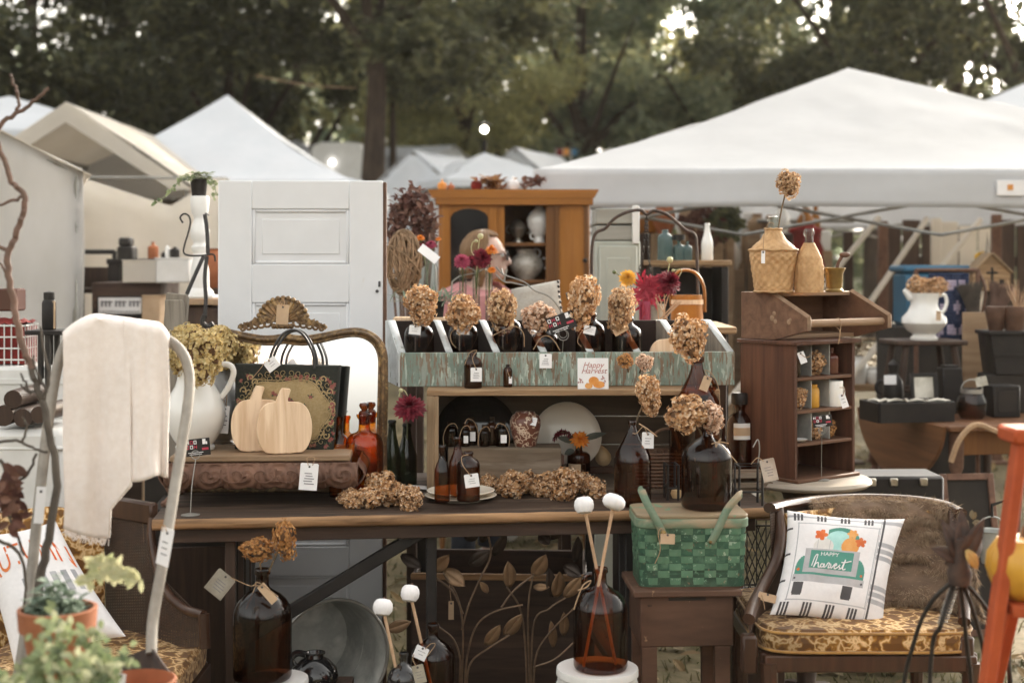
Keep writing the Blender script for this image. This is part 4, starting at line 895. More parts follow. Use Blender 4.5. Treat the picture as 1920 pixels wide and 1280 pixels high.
price_tag('square white tag hanging on the second jar of the teal bin', 869, 607, 4.585, 24, 20, 3, None, [(869, 611), (847, 622), (846, 640), (855, 652)], group=sg, lines=2)
price_tag('white tag on the fifth jar of the teal bin right of the black card', 1107, 611, 4.585, 22, 16, 12, None, [(1105, 614), (1090, 622), (1083, 640), (1090, 650)], group=sg, lines=2)
price_tag('kraft leaf shaped tag sticking out of the sixth jar', 1160, 612, 4.585, 28, 14, -28, m_kraft, [(1172, 612), (1180, 620), (1185, 640)], lines=0)
for (a, b, lab) in (((925, 627), (960, 610), 'jute twine looped round the neck of the third bin jar'),):
    g = G(); twine(g, [W(922, 630, 4.58), W(938, 622, 4.575), W(965, 612, 4.575), W(981, 624, 4.575), W(983, 650, 4.58)], .0016); tag(g.build('twine', m_twine), lab, 'twine')
g = G(); twine(g, [W(1000, 655, 4.57), W(1014, 633, 4.57), W(1028, 630, 4.57), W(1040, 640, 4.57), W(1050, 657, 4.57)], .0016); tag(g.build('twine', m_twine), 'jute twine hanging over the low fourth bin jar', 'twine')
shop_card('black shop card leaning on its wire stand among the bin jars', 1053, 605, 4.57, 52, 33, -20, V((X(1053, 4.60), 4.60, CTOP+.013)), (1056, 628, 10))
price_tag('white tag pinned on the middle of the teal bin front', 1023, 663, BY-.003+.012, 23, 27, 0, None, None, lines=4)

lg = 'small dark bottles on the crate ledge'
q = onC(887, 727); k = q.y/F; bottle('dark_bottle', 'dark bottle with twine and a white tag before the teal bin', q, 34*k, 66*k, 'boston', m_dark, lg)
price_tag('white tag hanging on the dark bottle before the teal bin', 893, 689, q.y-.03, 21, 26, 0, None, [(893, 692), (886, 672), (894, 657), (880, 662), (871, 684)], lines=4)
q = onC(952, 725); k = q.y/F; bottle('dark_bottle', 'tiny dark bottle with a narrow label before the teal bin', q, 17*k, 42*k, 'boston', m_dark, lg)
price_tag('tiny white label tied on the tiny dark bottle', 957, 706, q.y-.016, 6, 13, 0, None, [(957, 708), (953, 700), (951, 692)], lines=0)
for (px, py, h, lab) in ((1179, 722, 42, 'slim dark vial holding wispy dried flowers'), (1198, 722, 38, 'slim dark vial holding a small dried hydrangea'), (1213, 722, 34, 'third dark vial half hidden by the lower dried head')):
    q = onC(px, py); k = q.y/F; bottle('vial', lab, q, 13*k, h*k, 'boston', m_dark, 'dark vials before the bin')
flower('wispy sparse dried flower sprig in the left vial', 1172, 676, 4.40, 15, 16, onC(1179, 722)+V((0, 0, .03)), BLOOMO[1])
flower('small round dried hydrangea in the middle vial', 1208, 680, 4.40, 17, 16, onC(1198, 722)+V((0, 0, .03)), BLOOM[0])
flower('mid sized dried hydrangea hanging before the crate edge', 1214, 742, 4.24, 26, 36, V((X(1187, 4.27), 4.27, TZ+.20)), BLOOM[2], rz_=40)

q = onC(1002, 723); k = q.y/F; t = thing('glass_cup', 'tiny clear glass cup with a grey moss ball before the bin', 'cup', q)
g = G(); g.lathe([(0, .002), (.009, 0), (.014, .012), (.014, .022), (.013, .022), (.012, .004), (0, .004)], 16); g.build('cup', m_clear, t); g = G(); g.ball((0, 0, .03), .018, 12, 8); g.build('moss_ball', m_grim, t)

q = onC(1112, 729); k = q.y/F; W_, H_ = 58*k, 58*k
t = thing('greeting_card', 'white card reading Happy Harvest with painted orange pumpkins', 'card', q+V((0, -.004, 0)), 0, e=(R(-7), 0, R(1)))
g = G(); g.box((0, 0, H_/2), (W_, .002, H_), .0004); c_ = g.build('card', m_tag, t); M = tr(0, -.0014, 0) @ rot(x=90)
def script(g, txt, size, x, z, sh=.35, M0=M): text_mesh(g, txt, size, M0 @ tr(x, z, 0), sh, .0006)
g = G(); script(g, 'Happy', .025, .0, .067); script(g, 'Harvest', .025, .002, .049); g.build('lettering', mat('rose_ink', (.5, .2, .17), rough=.8), c_)
def disc(g, x, z, rx, rz, y=-.0016, n=20): g.prism([(x+rx*math.cos(2*PI*i/n), z+rz*math.sin(2*PI*i/n)) for i in range(n)], .0005, tr(0, y, 0) @ rot(x=90))
g = G(); disc(g, .002, .026, .016, .013); disc(g, .018, .014, .018, .011, -.0022); disc(g, -.014, .01, .012, .009, -.0019); g.build('pumpkin_print', m_opr, c_)
g = G(); rd = random.Random(2)
for i in range(16): a = rd.uniform(0, 6.28); g.leaf((rd.choice((-1, 1))*rd.uniform(.02, .042), -.0022, rd.uniform(.006, .04)), (math.cos(a), -.02, math.sin(a)), (0, -1, 0), .009, .005, 2, 0, .02)
g.build('leaf_print', mat('dusty_rose_print', (.5, .26, .25), rough=.9), c_, flat=True)

q = onC(1262, 722); k = q.y/F
cut_pumpkin('large pale pine pumpkin cutout leaning on the right part of the teal bin', q+V((0, .025, 0)), 88*k, 86*k, .02, 4, -9, 0)

rz_ = Z(846, 4.52)-TZ
g = G(); rw = X(1052, 4.5)-X(840, 4.5); g.box((0, .06, rz_/2), (rw, .12, rz_), .003); rs = g.build('wooden_block', m_riser, None, loc=(X(946, 4.48), 4.485, TZ+.0155-.0005)); rs.location.z = TZ+.0155; rs.rotation_euler = (0, 0, R(1)); tag(rs, 'weathered plank block inside the crate carrying the tiny bottles', 'wood block')
RZ = TZ+.0155+rz_
t = thing('tray', 'round black tray leaning against the crate back', 'tray', (X(892, 4.7), 4.715, TZ+.016), 0, e=(R(-9), 0, 0)); k = 4.7/F; r = 78*k
zc = Z(835, 4.7)-TZ-.016
g = G(); g.lathe([(0, 0), (r*.78, 0), (r*.8, -.004), (r*.84, -.010), (r*.97, -.014), (r, -.012), (r*.97, -.008), (r*.8, .004), (0, .004)], 56, tr(0, 0, max(r, zc)) @ rot(x=-90) @ Matrix.Diagonal((1, 1, -1, 1))); g.build('disc', m_blackgloss, t)
t = thing('platter', 'large round cream platter leaning inside the crate behind the orange zinnia', 'platter', (X(1064, 4.68), 4.70, TZ+.016), 0, e=(R(-10), 0, 0)); r = 64*4.68/F
g = G(); g.lathe([(0, 0), (r*.7, 0), (r*.75, -.004), (r*.98, -.012), (r, -.010), (r*.97, -.006), (r*.75, .003), (0, .003)], 56, tr(0, 0, Z(818, 4.68)-TZ-.016) @ rot(x=-90) @ Matrix.Diagonal((1, 1, -1, 1)), lump=lambda a, z: 1+.04*max(0, math.cos(a-.3))**8); g.build('disc', m_plate, t)
g = G(); g.box((0, 0, .012), (.12, .05, .024), .002); g.box((0, -.03, .02), (.12, .008, .04), .002); g.build('stand', m_crateback, t)
tg = 'tiny dark jars on the plank block'
for i, (px, h, w, lab) in enumerate(((845, 42, 25, 'tiny dark jar with a twine loop at the left end of the plank block'), (872, 38, 19, 'tiny dark jar with a low white label, second on the plank block'), (884, 48, 24, 'tallest tiny dark jar with a pale blue label on the plank block'), (908, 36, 20, 'tiny dark jar under a loose twine bow on the plank block'), (922, 48, 22, 'tiny dark jar half behind the twine bow'), (942, 42, 25, 'tiny dark jar with a white label beside the brown glazed pot'))):
    y0 = 4.53 if i not in (2, 4) else 4.56; q = V((X(px, y0), y0, RZ)); k = q.y/F
    b = bottle('tiny_jar', lab, q, w*k, h*k, 'boston', m_dark, tg)
    g = G(); g.lathe([(0, h*k*.97), (w*k*.24, h*k*.97), (w*k*.24, h*k*1.1), (0, h*k*1.1)], 12); g.build('cork', m_dark, b)
    if i in (1, 2, 5): g = G(); g.box((w*k*.1, -w*k*.5, h*k*.36), (w*k*.45, .003, h*k*.36), .0004); g.build('label', m_tag, b)
    if i != 4: g = G(); s = -1 if i in (0, 1, 3) else 1; twine(g, [V((s*w*k*.5, -w*k*.35, .002)), V((s*w*k*.52, -w*k*.4, h*k*.5)), V((s*w*k*.2, -w*k*.3, h*k*.93)), V((-s*w*k*.3, -w*k*.2, h*k*1.02)), V((-s*w*k*.55, -w*k*.3, h*k*.8))]); g.build('string', m_twine, b)
q = V((X(985, 4.52), 4.535, RZ)); k = q.y/F
t = thing('glazed_pot', 'brown pot with cream slip swirls on the plank block', 'pot', q)
g = G(); g.lathe([(a*k, z*k) for a, z in [(0, 1), (19, 0), (21, 3), (25, 20), (29, 38), (29, 48), (25, 57), (19, 61), (18, 64), (16, 63), (15, 58), (0, 50)]], 32); g.build('body', m_slip, t)
price_tag('white tag lying on the shoulder of the brown glazed pot', 996, 781, 4.50, 25, 16, 14, None, None, tilt=-25, lines=2)
q = on(1085, 897, TZ+.0155); k = q.y/F; ob = q
t = bottle('brown_bottle', 'brown wide necked bottle with a kraft label holding the orange zinnia', q, 44*k, 66*k, 'apo', m_dark)
g = G(); g.sheet(lambda u, v: V((22.3*k*math.sin(R(-62+70*u)), -22.3*k*math.cos(R(-62+70*u)), (12+18*v)*k)), 10, 2); g.build('label', m_kraft, t)
daisy('orange zinnia in the brown wide necked bottle', 1087, 823, q.y-.02, 18, q+V((0, 0, .06)), DAHO, 60)
t = thing('amaranth', 'arching burgundy flower spike above the orange zinnia', 'flower', q+V((0, 0, .06)))
pts = smooth([V((0, 0, 0)), V((-3*k, -.01, 30*k)), V((-14*k, -.015, 46*k)), V((-32*k, -.015, 54*k)), V((-46*k, -.015, 42*k))], 6); g = G(); g.tube(pts, .002, 6); g.build('stem', m_gstem, t)
g = G(); rd = random.Random(8)
for p in pts[9:]:
    for j in range(16): g.leaf(p, (rd.gauss(0, 1), rd.gauss(0, 1), rd.gauss(.3, 1)), (0, 0, 1), .014, .005, 2, .2, .2)
g.build('spike', m_dahlia, t, flat=True)
g = G()
for (dx, dz, L, a) in ((-20, 34, 26, 160), (18, 40, 34, 18), (-30, 20, 14, 200)): g.leaf((dx*.3*k, -.012, dz*k), (math.cos(R(a)), -.2, math.sin(R(a))), (0, -1, .5), L*k*1.4, 13*k, 5, .15, .3)
g.build('leaves', mat('dark_leaf', (.03, .035, .022), (.05, .05, .03), rough=.6), t)
q = on(1137, 886, TZ+.0155)+V((0, .03, .0)); k = q.y/F
g = G(); g.lathe([(0, 0), (.018, .002), (.03, .018), (.032, .034), (.025, .054), (.016, .068), (.008, .075), (0, .076)], 20, lump=lambda a, z: 1+.03*math.cos(a*6)); o = g.build('gourd', m_cgourd, None, loc=q+V((0, 0, .022))); o.rotation_euler = (R(10), R(-20), 0); tag(o, 'cream gourd inside the crate behind the amber jug', 'gourd')
g = G(); g.box((0, 0, .011), (.11, .09, .022), .002); tag(g.build('brick', m_brownpaint, None, loc=V((q.x-.005, q.y, TZ+.0155)), rz=3), 'brown wooden brick under the cream gourd', 'brick')
g = G(); g.box((0, 0, .016), (.05, .045, .03), .002); tag(g.build('small_block', m_carve, None, loc=(X(1042, 4.52), 4.55, RZ-.03-.03), rz=8), 'small reddish wood block against the cream platter', 'wood block')

aj = 'amber jugs at the right end of the table'
q = onT(1186, 946); k = q.y/F
bottle('amber_jug', 'amber cone necked jug with a tag standing before the crate', q, 70*k, 158*k, 'cone', m_ambermid, aj, cat='jug')
price_tag('white tag hanging beside the neck of the cone necked jug', 1215, 810, q.y-.02, 22, 30, 2, None, [(1215, 815), (1206, 800), (1194, 812), (1186, 812)], lines=3)
g = G(); a = W(1198, 794, q.y-.02); b = W(1232, 818, q.y-.03); g.tube([a, (a+b)/2+V((0, 0, .002)), b], .0022, 6); tag(g.build('twine_end', m_twine), 'stiff jute cord end beside the cone necked jug', 'twine')
q = onT(1307, 925); k = q.y/F; jq = q
bottle('amber_jug', 'tall amber jug with a long threaded neck behind the front jug', q, 106*k, 258*k, 'cone', m_ambermid, aj, cat='jug', loop=1)
flower('very large pinkish dried hydrangea head over the pine pumpkin', 1289, 634, q.y-.03, 36, 43, q+V((0, 0, .3)), BLOOM[0], rz_=20)
flower('broad dried hydrangea head left above the front jug', 1288, 776, 4.0, 40, 36, V((X(1325, 4.05), 4.05, .97)), BLOOM[1], rz_=10)
flower('round dried hydrangea head right above the front jug', 1331, 782, 4.02, 30, 30, V((X(1325, 4.05), 4.05, .97)), BLOOM[0], rz_=100)
price_tag('kraft tag on the shoulder of the tall amber jug', 1328, 706, q.y-.05, 16, 28, 22, m_kraft, [(1330, 712), (1322, 694), (1336, 702), (1348, 730), (1350, 780)], lines=0)
q = onT(1387, 905); k = q.y/F
t = bottle('label_bottle', 'dark screw capped bottle with a kraft label left of the cubby cabinet', q, 50*k, 150*k, 'boston', m_dark, None)
g = G(); g.lathe([(0, 148*k), (15*k, 148*k), (16*k, 152*k), (16*k, 166*k), (14*k, 169*k), (0, 169*k)], 20); g.build('cap', m_black, t)
g = G(); g.sheet(lambda u, v: V((25.4*k*math.sin(R(-35+75*u)), -25.4*k*math.cos(R(-35+75*u)), (84+30*v)*k)), 10, 2); lb = g.build('label', m_white, t)
g = G(); g.sheet(lambda u, v: V((25.7*k*math.sin(R(-35+75*u)), -25.7*k*math.cos(R(-35+75*u)), (91+15*v)*k)), 10, 2); g.build('band', m_kraft, lb)

q = onT(1245, 930)+V((0, .10, 0)); k = q.y/F
t = thing('wicker_tray', 'dark wicker tray basket between the two amber jugs', 'basket', q)
g = G()
for i in range(11):
    z = .012+i*.011; g.tube([V((x, y-.05+.0025*math.sin(j*PI+i*PI), z)) for j, (x, y) in enumerate([(-.085+.17*a/16, 0) for a in range(17)])], .0045, 6)
for i in range(9): x = -.084+.021*i; g.tube([(x, -.048, 0), (x, -.048, .135)], .004, 6)
g.box((0, 0, .004), (.17, .09, .006)); g.box((0, .045, .065), (.17, .006, .13)); g.box((-.084, 0, .065), (.006, .09, .13)); g.box((.084, 0, .065), (.006, .09, .13)); g.build('weave', m_basketd, t)
g = G(); g.tube(smooth([(-.05, -.05, .13), (-.02, -.055, .19), (.03, -.055, .2), (.055, -.05, .14)], 5), .005, 6); g.build('handle', m_basketd, t)
for (px, py) in ((1229, 914), (1268, 925)):
    q = onT(px, py+8)+V((0, .0, .0)); g = G(); g.lathe([(0, .003), (.012, 0), (.017, .012), (.014, .024), (.003, .026), (.002, .034), (0, .034)], 16, lump=lambda a, z: 1+.07*math.cos(a*7)); tag(g.build('mini_pumpkin', m_cgourd, None, loc=q), 'tiny tan pumpkin %s the dark wicker tray' % ('at the left foot of' if px < 1250 else 'at the right foot of'), 'mini pumpkin', 'tiny pumpkins on the table')

def rack(label, px, py, w, h, z0=TZ, d=.06):
    q = on(px, py, z0); k = q.y/F; t = thing('iron_rack', label, 'rack', q, 4, 'black iron racks'); w *= k; h *= k
    for y in (0, d):
        g = G(); g.tube([(-w/2, y, 0), (-w/2, y, h), (w/2, y, h), (w/2, y, 0)], .004, 6); g.build('frame', m_iron, t)
    for x in (-w/2, w/2):
        for z in (h*.35, h): g = G(); g.tube([(x, 0, z), (x, d, z)], .003, 6); g.build('rail', m_iron, t)
    g = G(); g.tube([(-w/2, 0, h*.35), (w/2, 0, h*.35)], .003, 6); g.build('rail', m_iron, t)
rack('short black iron rack right of the front amber jug', 1408, 948, 44, 74)
rack('thin black iron rack between the two amber jugs', 1262, 938, 20, 66)
price_tag('metallic patterned tag clipped to the short iron rack', 1437, 860, 4.2, 28, 42, -12, m_silver, [(1432, 864), (1420, 858), (1408, 870)], lines=4)
g = G(); o = W(1425, 870, 4.3); g.tube(smooth([W(1412, 838, 4.32), W(1421, 824, 4.32), W(1424, 845, 4.32), W(1420, 880, 4.32), W(1422, 915, 4.32)], 5), .0022, 6); tag(g.build('wire_hook', m_steel), 'thin bent wire hook beside the cubby cabinet', 'hook')

g = G(); g.box((0, 0, .02), (.2, .1, .016)); g.box((0, .0, .05), (.16, .09, .016)); g.box((-.06, 0, .035), (.02, .08, .014)); g.box((.06, 0, .035), (.02, .08, .014)); g.box((0, 0, .006), (.16, .08, .012)); tag(g.build('plank_riser', m_riser, None, loc=onT(1392, 925)+V((0, .08, 0)), rz=5), 'stacked plank riser behind the short iron rack', 'riser')

def jugL(px, py, z): return on(px, py, z)

def pedestal(label, px, py, r_px, z, h=None, group='chipped white carved pedestals'):
    q = on(px, py, z); k = q.y/F; r = r_px*k; t = thing('pedestal', label, 'pedestal', (q.x, q.y, 0), 0, group)
    g = G(); g.lathe([(0, z-.022), (r*.96, z-.022), (r, z-.018), (r, z-.006), (r*.985, z), (0, z)], 48); g.build('top', m_white, t)
    g = G()
    pr = [(r*.95, z-.023), (r*.97, z-.035), (r*.9, z-.05), (r*.86, z-.1), (r*.8, z-.2), (r*.7, .12), (r*.85, .04), (r*.9, 0), (0, 0)]
    g.lathe(pr[::-1], 48, lump=lambda a, zz: 1+(.025*math.sin(a*14+zz*60) if z-.12 < zz < z-.03 else 0)); g.build('drum', m_white, t)
    g = G()
    for i in range(22):
        a = 2*PI*i/22; g.tube([V((r*.95*math.cos(a+q2*.035), r*.95*math.sin(a+q2*.035), z-.055-.015*math.sin(q2*1.05))) for q2 in range(7)], .006, 6)
    g.build('swag_carving', m_white, t); return t
pedestal('round chipped white pedestal under the jug with two white pumpkin picks', 1120, 1250, 77, .424)
pedestal('low whitewashed wooden stool under the dark jug at the left', 516, 1270, 62, .372)
gj = 'big dark jugs below the table edge'
j1 = on(492, 1272, .372); k = j1.y/F
bottle('amber_jug', 'big nearly black amber jug with a rust hydrangea under the left table end', j1, 110*k, 207*k, 'jug', m_dark, gj, cat='jug')
flower('loose rust coloured dried hydrangea sprig, left cluster in the big dark jug', 485, 1030, j1.y, 34, 26, j1+V((0, 0, .22)), BLOOMO[1])
flower('loose rust coloured dried hydrangea sprig, upright cluster in the big dark jug', 532, 1014, j1.y-.02, 26, 38, j1+V((0, 0, .22)), BLOOMO[0], rz_=60)
price_tag('silver printed tag hanging left of the big dark jug', 427, 1076, j1.y-.02, 40, 46, 38, m_silver, [(432, 1082), (470, 1098), (480, 1094), (462, 1140)], lines=4)
price_tag('kraft tag lying over the shoulder of the big dark jug', 488, 1096, j1.y-.07, 16, 42, -42, m_kraft, [(490, 1098), (478, 1096), (486, 1092), (522, 1118)], lines=0)
j2 = on(1126, 1253, .424); k = j2.y/F
bottle('amber_jug', 'brown amber jug with two white pumpkin picks on the round pedestal', j2, 102*k, 190*k, 'jug', m_ambermid, gj, cat='jug', loop=-1)
g = G(); twine(g, [W(1076, 1142, j2.y-.05), W(1084, 1118, j2.y-.05), W(1094, 1096, j2.y-.04), W(1108, 1088, j2.y-.03), W(1100, 1100, j2.y-.03), W(1084, 1106, j2.y-.05)], .0018); tag(g.build('twine', m_twine), 'twine bow hanging at the neck of the pumpkin pick jug', 'twine')
def pick(label, px, py, Y, foot, rx, rz, tilt=0, yaw=0):
    c = W(px, py, Y); t = thing('pumpkin_pick', label, 'pumpkin pick', foot, 0, 'white pumpkin picks on sticks'); d = c-V(foot); s = Y/F
    g = G(); g.tube([(0, 0, 0), tuple(d)], .0042, 8); g.build('stick', m_stick, t)
    g = G(); n = 48; M = tr(*d) @ rot(x=-18, y=tilt, z=yaw)
    pr = [(0, -.82), (.3, -.9), (.7, -.78), (.96, -.35), (1, .05), (.92, .5), (.65, .85), (.3, .92), (.12, .78), (0, .72)]
    g.lathe([(a*rx*s, b*rz*s) for a, b in pr], n, M, lump=lambda a, z: 1-.07*abs(math.cos(a*5.0))**6); p = g.build('pumpkin', m_wpump, t)
    g = G(); g.tube([M @ V((0, 0, .72*rz*s)), M @ V((.001, 0, .95*rz*s)), M @ V((.004, 0, 1.1*rz*s))], [.0045, .0035, .003], 7); g.build('stalk', m_brownpaint, p)
pick('white pumpkin pick left in the pedestal jug', 1095, 947, j2.y-.03, j2+V((.042, .02, .006)), 19, 17, -4)
pick('white pumpkin pick tipped right in the pedestal jug', 1151, 941, j2.y-.03, j2+V((-.045, .0, .006)), 22, 15, 22)

Yb = 3.85
jb = V((X(812, Yb), Yb, .30)); k = Yb/F
bottle('amber_jug', 'dark brown jug cut by the bottom edge with a white tag on its neck', jb+V((0, 0, -.0)), 84*k, (Z(1168, Yb)-.30)*1.0, 'jug', m_ambermid, gj, cat='jug')
jc = V((X(757, 3.75), 3.75, .30)); k = 3.75/F
bottle('amber_jug', 'smaller black jug cut by the bottom edge left of the tagged brown jug', jc, 62*k, Z(1222, 3.75)-.30, 'jug', m_blackgloss, gj, cat='jug')
g = G(); g.box((0, 0, .29), (.36, .24, .02)); 
for sx in (-1, 1):
    for sy in (-1, 1): g.box((sx*.15, sy*.09, .14), (.03, .03, .28))
tag(g.build('low_bench', m_dwood, None, loc=(X(790, 3.82), 3.82, 0)), 'low dark bench carrying the two jugs at the bottom edge', 'bench')
pick('white pumpkin pick nearest the galvanised tub', 718, 1138, 3.74, V((jc.x, jc.y, .33)), 19, 17, 4)
pick('white pumpkin pick highest beside the tub, over the tagged jug', 769, 1112, 3.83, V((jb.x-.0, jb.y, .33)), 18, 17, 6)
price_tag('white tag hanging askew on the neck of the bottom brown jug', 794, 1212, Yb-.06, 25, 24, 24, None, [(797, 1216), (808, 1206), (816, 1208), (800, 1230)], lines=2)
price_tag('silver foil tag hanging between the two bottom jugs', 782, 1246, 3.72, 22, 34, -14, m_silver, [(780, 1248), (774, 1236), (776, 1226)], lines=3)

t = thing('wash_tub', 'big galvanised wash tub lying on its side under the table', 'tub', (X(628, 4.32), 4.34, .0), 0)
Mt = tr(0, -.07, Z(1228, 4.3)) @ rot(z=26) @ rot(x=90) @ Matrix.Diagonal((1, 1, 1.45, 1))
R0 = .178; k = 1
g = G(); g.lathe([(0, -.17), (R0*.74, -.17), (R0*.76, -.165), (R0*.82, -.12), (R0*.825, -.115), (R0*.84, -.11), (R0*.89, -.05), (R0*.90, -.045), (R0*.905, -.04), (R0*.98, .0)], 64, Mt); g.build('body', m_galv, t, solid=.003)
g = G(); n = 64; g.tube([Mt @ V((R0*.985*math.cos(2*PI*i/n), R0*.985*math.sin(2*PI*i/n), .0)) for i in range(n+1)], .0055, 8); g.build('rolled_rim', m_steel, t)
g = G()
for z, r in ((-.1, R0*.85), (-.04, R0*.91)): g.tube([Mt @ V((r*math.cos(2*PI*i/n), r*math.sin(2*PI*i/n), z)) for i in range(n+1)], .003, 6)
g.build('ribs', m_galv, t)

zb = Z(1228, 4.3)-R0
g = G()
for i in range(3): g.box((0, -.12+.12*i, zb*.985), (.42, .11, .014)); 
for sx in (-1, 1): g.box((sx*.19, 0, zb*.49), (.02, .34, zb*.97))
if zb > .02: tag(g.build('slat_platform', m_dwood, None, loc=(X(628, 4.32), 4.34, 0)), 'dark slatted platform under the galvanised tub', 'platform')

q = V((X(590, 4.02), 4.02, .30)); k = q.y/F
t = thing('pottery_jug', 'black glazed pottery jug with a small ear handle before the tub', 'jug', q)
g = G(); zt2 = Z(1222, 4.02)-.30; g.lathe([(0, .0), (.055, 0), (.066, .02), (.068, zt2*.35), (.062, zt2*.55), (.04, zt2*.78), (.026, zt2*.86), (.024, zt2*.95), (.03, zt2*.97), (.03, zt2), (.022, zt2), (.018, zt2*.9), (0, zt2*.88)], 32); g.build('body', m_blackgloss, t)
g = G(); g.tube(smooth([(-.026, 0, zt2*.94), (-.05, 0, zt2*.97), (-.066, -.004, zt2*.82), (-.058, -.004, zt2*.62)], 6), .0075, 8, flat=1.3); g.build('handle', m_blackgloss, t)
g = G(); g.box((0, 0, .29), (.2, .2, .02)); g.box((0, 0, .14), (.06, .06, .28)); g.box((0, 0, .01), (.16, .16, .02)); tag(g.build('plant_stand', m_dwood, None, loc=(q.x, q.y+.0, 0)), 'small dark stand under the black pottery jug', 'stand')

def stemset(label, px, Y, stems, leaves, group='bronze leaf garden stakes'):
    t = thing('leaf_sculpture', label, 'garden sculpture', (X(px, Y), Y, 0), 0, group); o = V((X(px, Y), Y, 0))
    for st in stems:
        g = G(); g.tube(smooth([W(p[0], p[1], Y+(p[2] if len(p) > 2 else 0))-o for p in st], 6), .0032, 7); g.build('stem', m_wire, t)
    rd = random.Random(int(px))
    for (x0, y0, x1, y1, w, tone) in leaves:
        a = W(x0, y0, Y+.02)-o; b = W(x1, y1, Y+.0)-o; g = G(); d = b-a
        L = d.length; g.leaf(a, d, V((.35, -1, .2)), L, w*Y/F, 7, .06, .38); g.build('leaf', m_leafmetal if tone else m_leafmetald, t, solid=.0012, sharp=25)
Ys = 4.25
stemset('bronze metal leaf stake with two tall curving stems left of centre', 866, Ys,
    [[(866, 1400), (866, 1280), (868, 1180), (858, 1120), (832, 1075)], [(862, 1400), (862, 1280), (862, 1230), (848, 1195), (818, 1172), (800, 1155)], [(872, 1400), (872, 1280), (878, 1220), (895, 1170), (930, 1145), (980, 1133)], [(874, 1400), (875, 1285), (884, 1240), (915, 1215), (955, 1190)], [(866, 1180), (880, 1130), (900, 1085), (920, 1040), (915, 1000)], [(868, 1150), (850, 1110), (820, 1085), (806, 1078)]],
    [(833, 1068, 872, 1098, 30, 1), (813, 1070, 842, 1040, 26, 1), (910, 1208, 938, 1172, 24, 1), (946, 1190, 978, 1152, 27, 1), (880, 1058, 918, 1032, 26, 0), (752, 1040, 790, 1064, 24, 0), (726, 1180, 770, 1165, 24, 1), (902, 1016, 918, 980, 20, 0), (925, 1040, 950, 1000, 22, 0), (915, 1110, 900, 1090, 14, 1), (790, 1210, 815, 1232, 18, 1), (872, 1010, 900, 990, 26, 0)])
stemset('bronze metal leaf stake with spreading stems right of centre', 992, Ys+.03,
    [[(993, 1400), (993, 1280), (990, 1180), (992, 1120), (1000, 1075)], [(988, 1400), (988, 1290), (984, 1200), (975, 1140), (950, 1100)], [(1000, 1400), (1001, 1280), (1008, 1220), (1040, 1175), (1078, 1138)], [(998, 1400), (999, 1180), (1030, 1140), (1060, 1120)], [(940, 1138), (965, 1105), (1000, 1078)], [(1000, 1250), (1040, 1235), (1080, 1200)]],
    [(1000, 1078, 1024, 1040, 30, 1), (955, 1100, 953, 1052, 27, 1), (1042, 1118, 1050, 1072, 28, 1), (1035, 1118, 1030, 1065, 22, 0), (1058, 1118, 1092, 1080, 26, 1), (1037, 1212, 1034, 1164, 18, 1), (1056, 1190, 1058, 1148, 20, 1), (1078, 1052, 1085, 1005, 22, 0), (1058, 1060, 1090, 1080, 26, 0), (1000, 1100, 1030, 1100, 14, 1), (1012, 1000, 1030, 1020, 26, 0), (1030, 1010, 1055, 980, 24, 0)])

t = thing('wooden_box', 'dark open wooden box standing on the grass under the table', 'box', (X(935, 4.6), 4.62, 0), -3)
w = X(1130, 4.6)-X(800, 4.6); h = Z(1092, 4.5); g = G()
g.box((0, 0, h/2), (w, .012, h), .003); g.box((0, .4, h/2), (w, .014, h), .003)
for sx in (-1, 1): g.box((sx*(w/2-.007), .2, h/2), (.014, .385, h), .003)
g.box((0, .2, .01), (w-.03, .38, .015)); g.build('box', m_dwoodx, t)
g = G(); g.box((0, -.001, h-.008), (w+.004, .02, .02), .003); g.build('rim', m_edge, t)
price_tag('small kraft tag dangling in front of the dark box', 846, 1126, 4.5, 10, 34, 0, m_kraft, [(846, 1128), (842, 1090)], lines=0)
t = thing('dark_cabinet', 'black cabinet standing behind the left table legs', 'cabinet', (X(372, 4.55), 4.55, 0), 6)
g = G(); g.box((0, .2, .36), (.30, .4, .70), .004); g.build('carcass', m_deep, t)
g = G(); g.box((-.02, -.006, .34), (.22, .01, .5), .003); d = g.build('door', m_dwood, t)
g = G(); g.box((.135, -.01, .33), (.016, .012, .6), .002); g.build('post', m_dwood, t)
t = thing('black_post', 'black wooden side panel under the right table end', 'panel', (X(1178, 4.35), 4.35, 0), 3)
g = G(); g.box((0, 0, .37), (.06, .3, .74), .004); g.build('board', m_black, t); g = G(); g.tube([(.0, -.152, .62), (.0, -.16, .6), (0, -.152, .585)], .003, 6); g.build('hook', m_steel, t)

g = G(); g.ball((0, 0, .03), (.11, .08, .05), 14, 8); tag(g.build('stone', m_white, None, loc=on(742, 1012, .0)+V((.55, 0, 0))), 'pale stone lying on the grass behind the table', 'stone')

SB = .596; gq = on(1300, 1104, SB); k = gq.y/F; bw2, bh2, bd2 = 206*k, 128*k, .20
t = thing('picnic_basket', 'green woven picnic basket with two splint handles on the brown stool', 'basket', (gq.x, gq.y, SB), 2)
def rrect(w, d, r, n=6):
    out = []
    for cx_, cy_, a0 in ((w/2-r, d/2-r, 0), (-w/2+r, d/2-r, 90), (-w/2+r, -d/2+r, 180), (w/2-r, -d/2+r, 270)):
        for i in range(n+1): a = R(a0+90*i/n); out.append((cx_+r*math.cos(a), cy_+r*math.sin(a)))
    return out
g = G(); g.prism(rrect(bw2-.008, bd2-.008, .03), bh2-.012, tr(0, bd2/2, .006)); g.build('lining', m_gbask, t)
rows = 8; rh = (bh2-.03)/rows
base = rrect(bw2, bd2, .033, 8); per = sum((V(base[i])-V(base[(i+1) % len(base)])).length for i in range(len(base)))
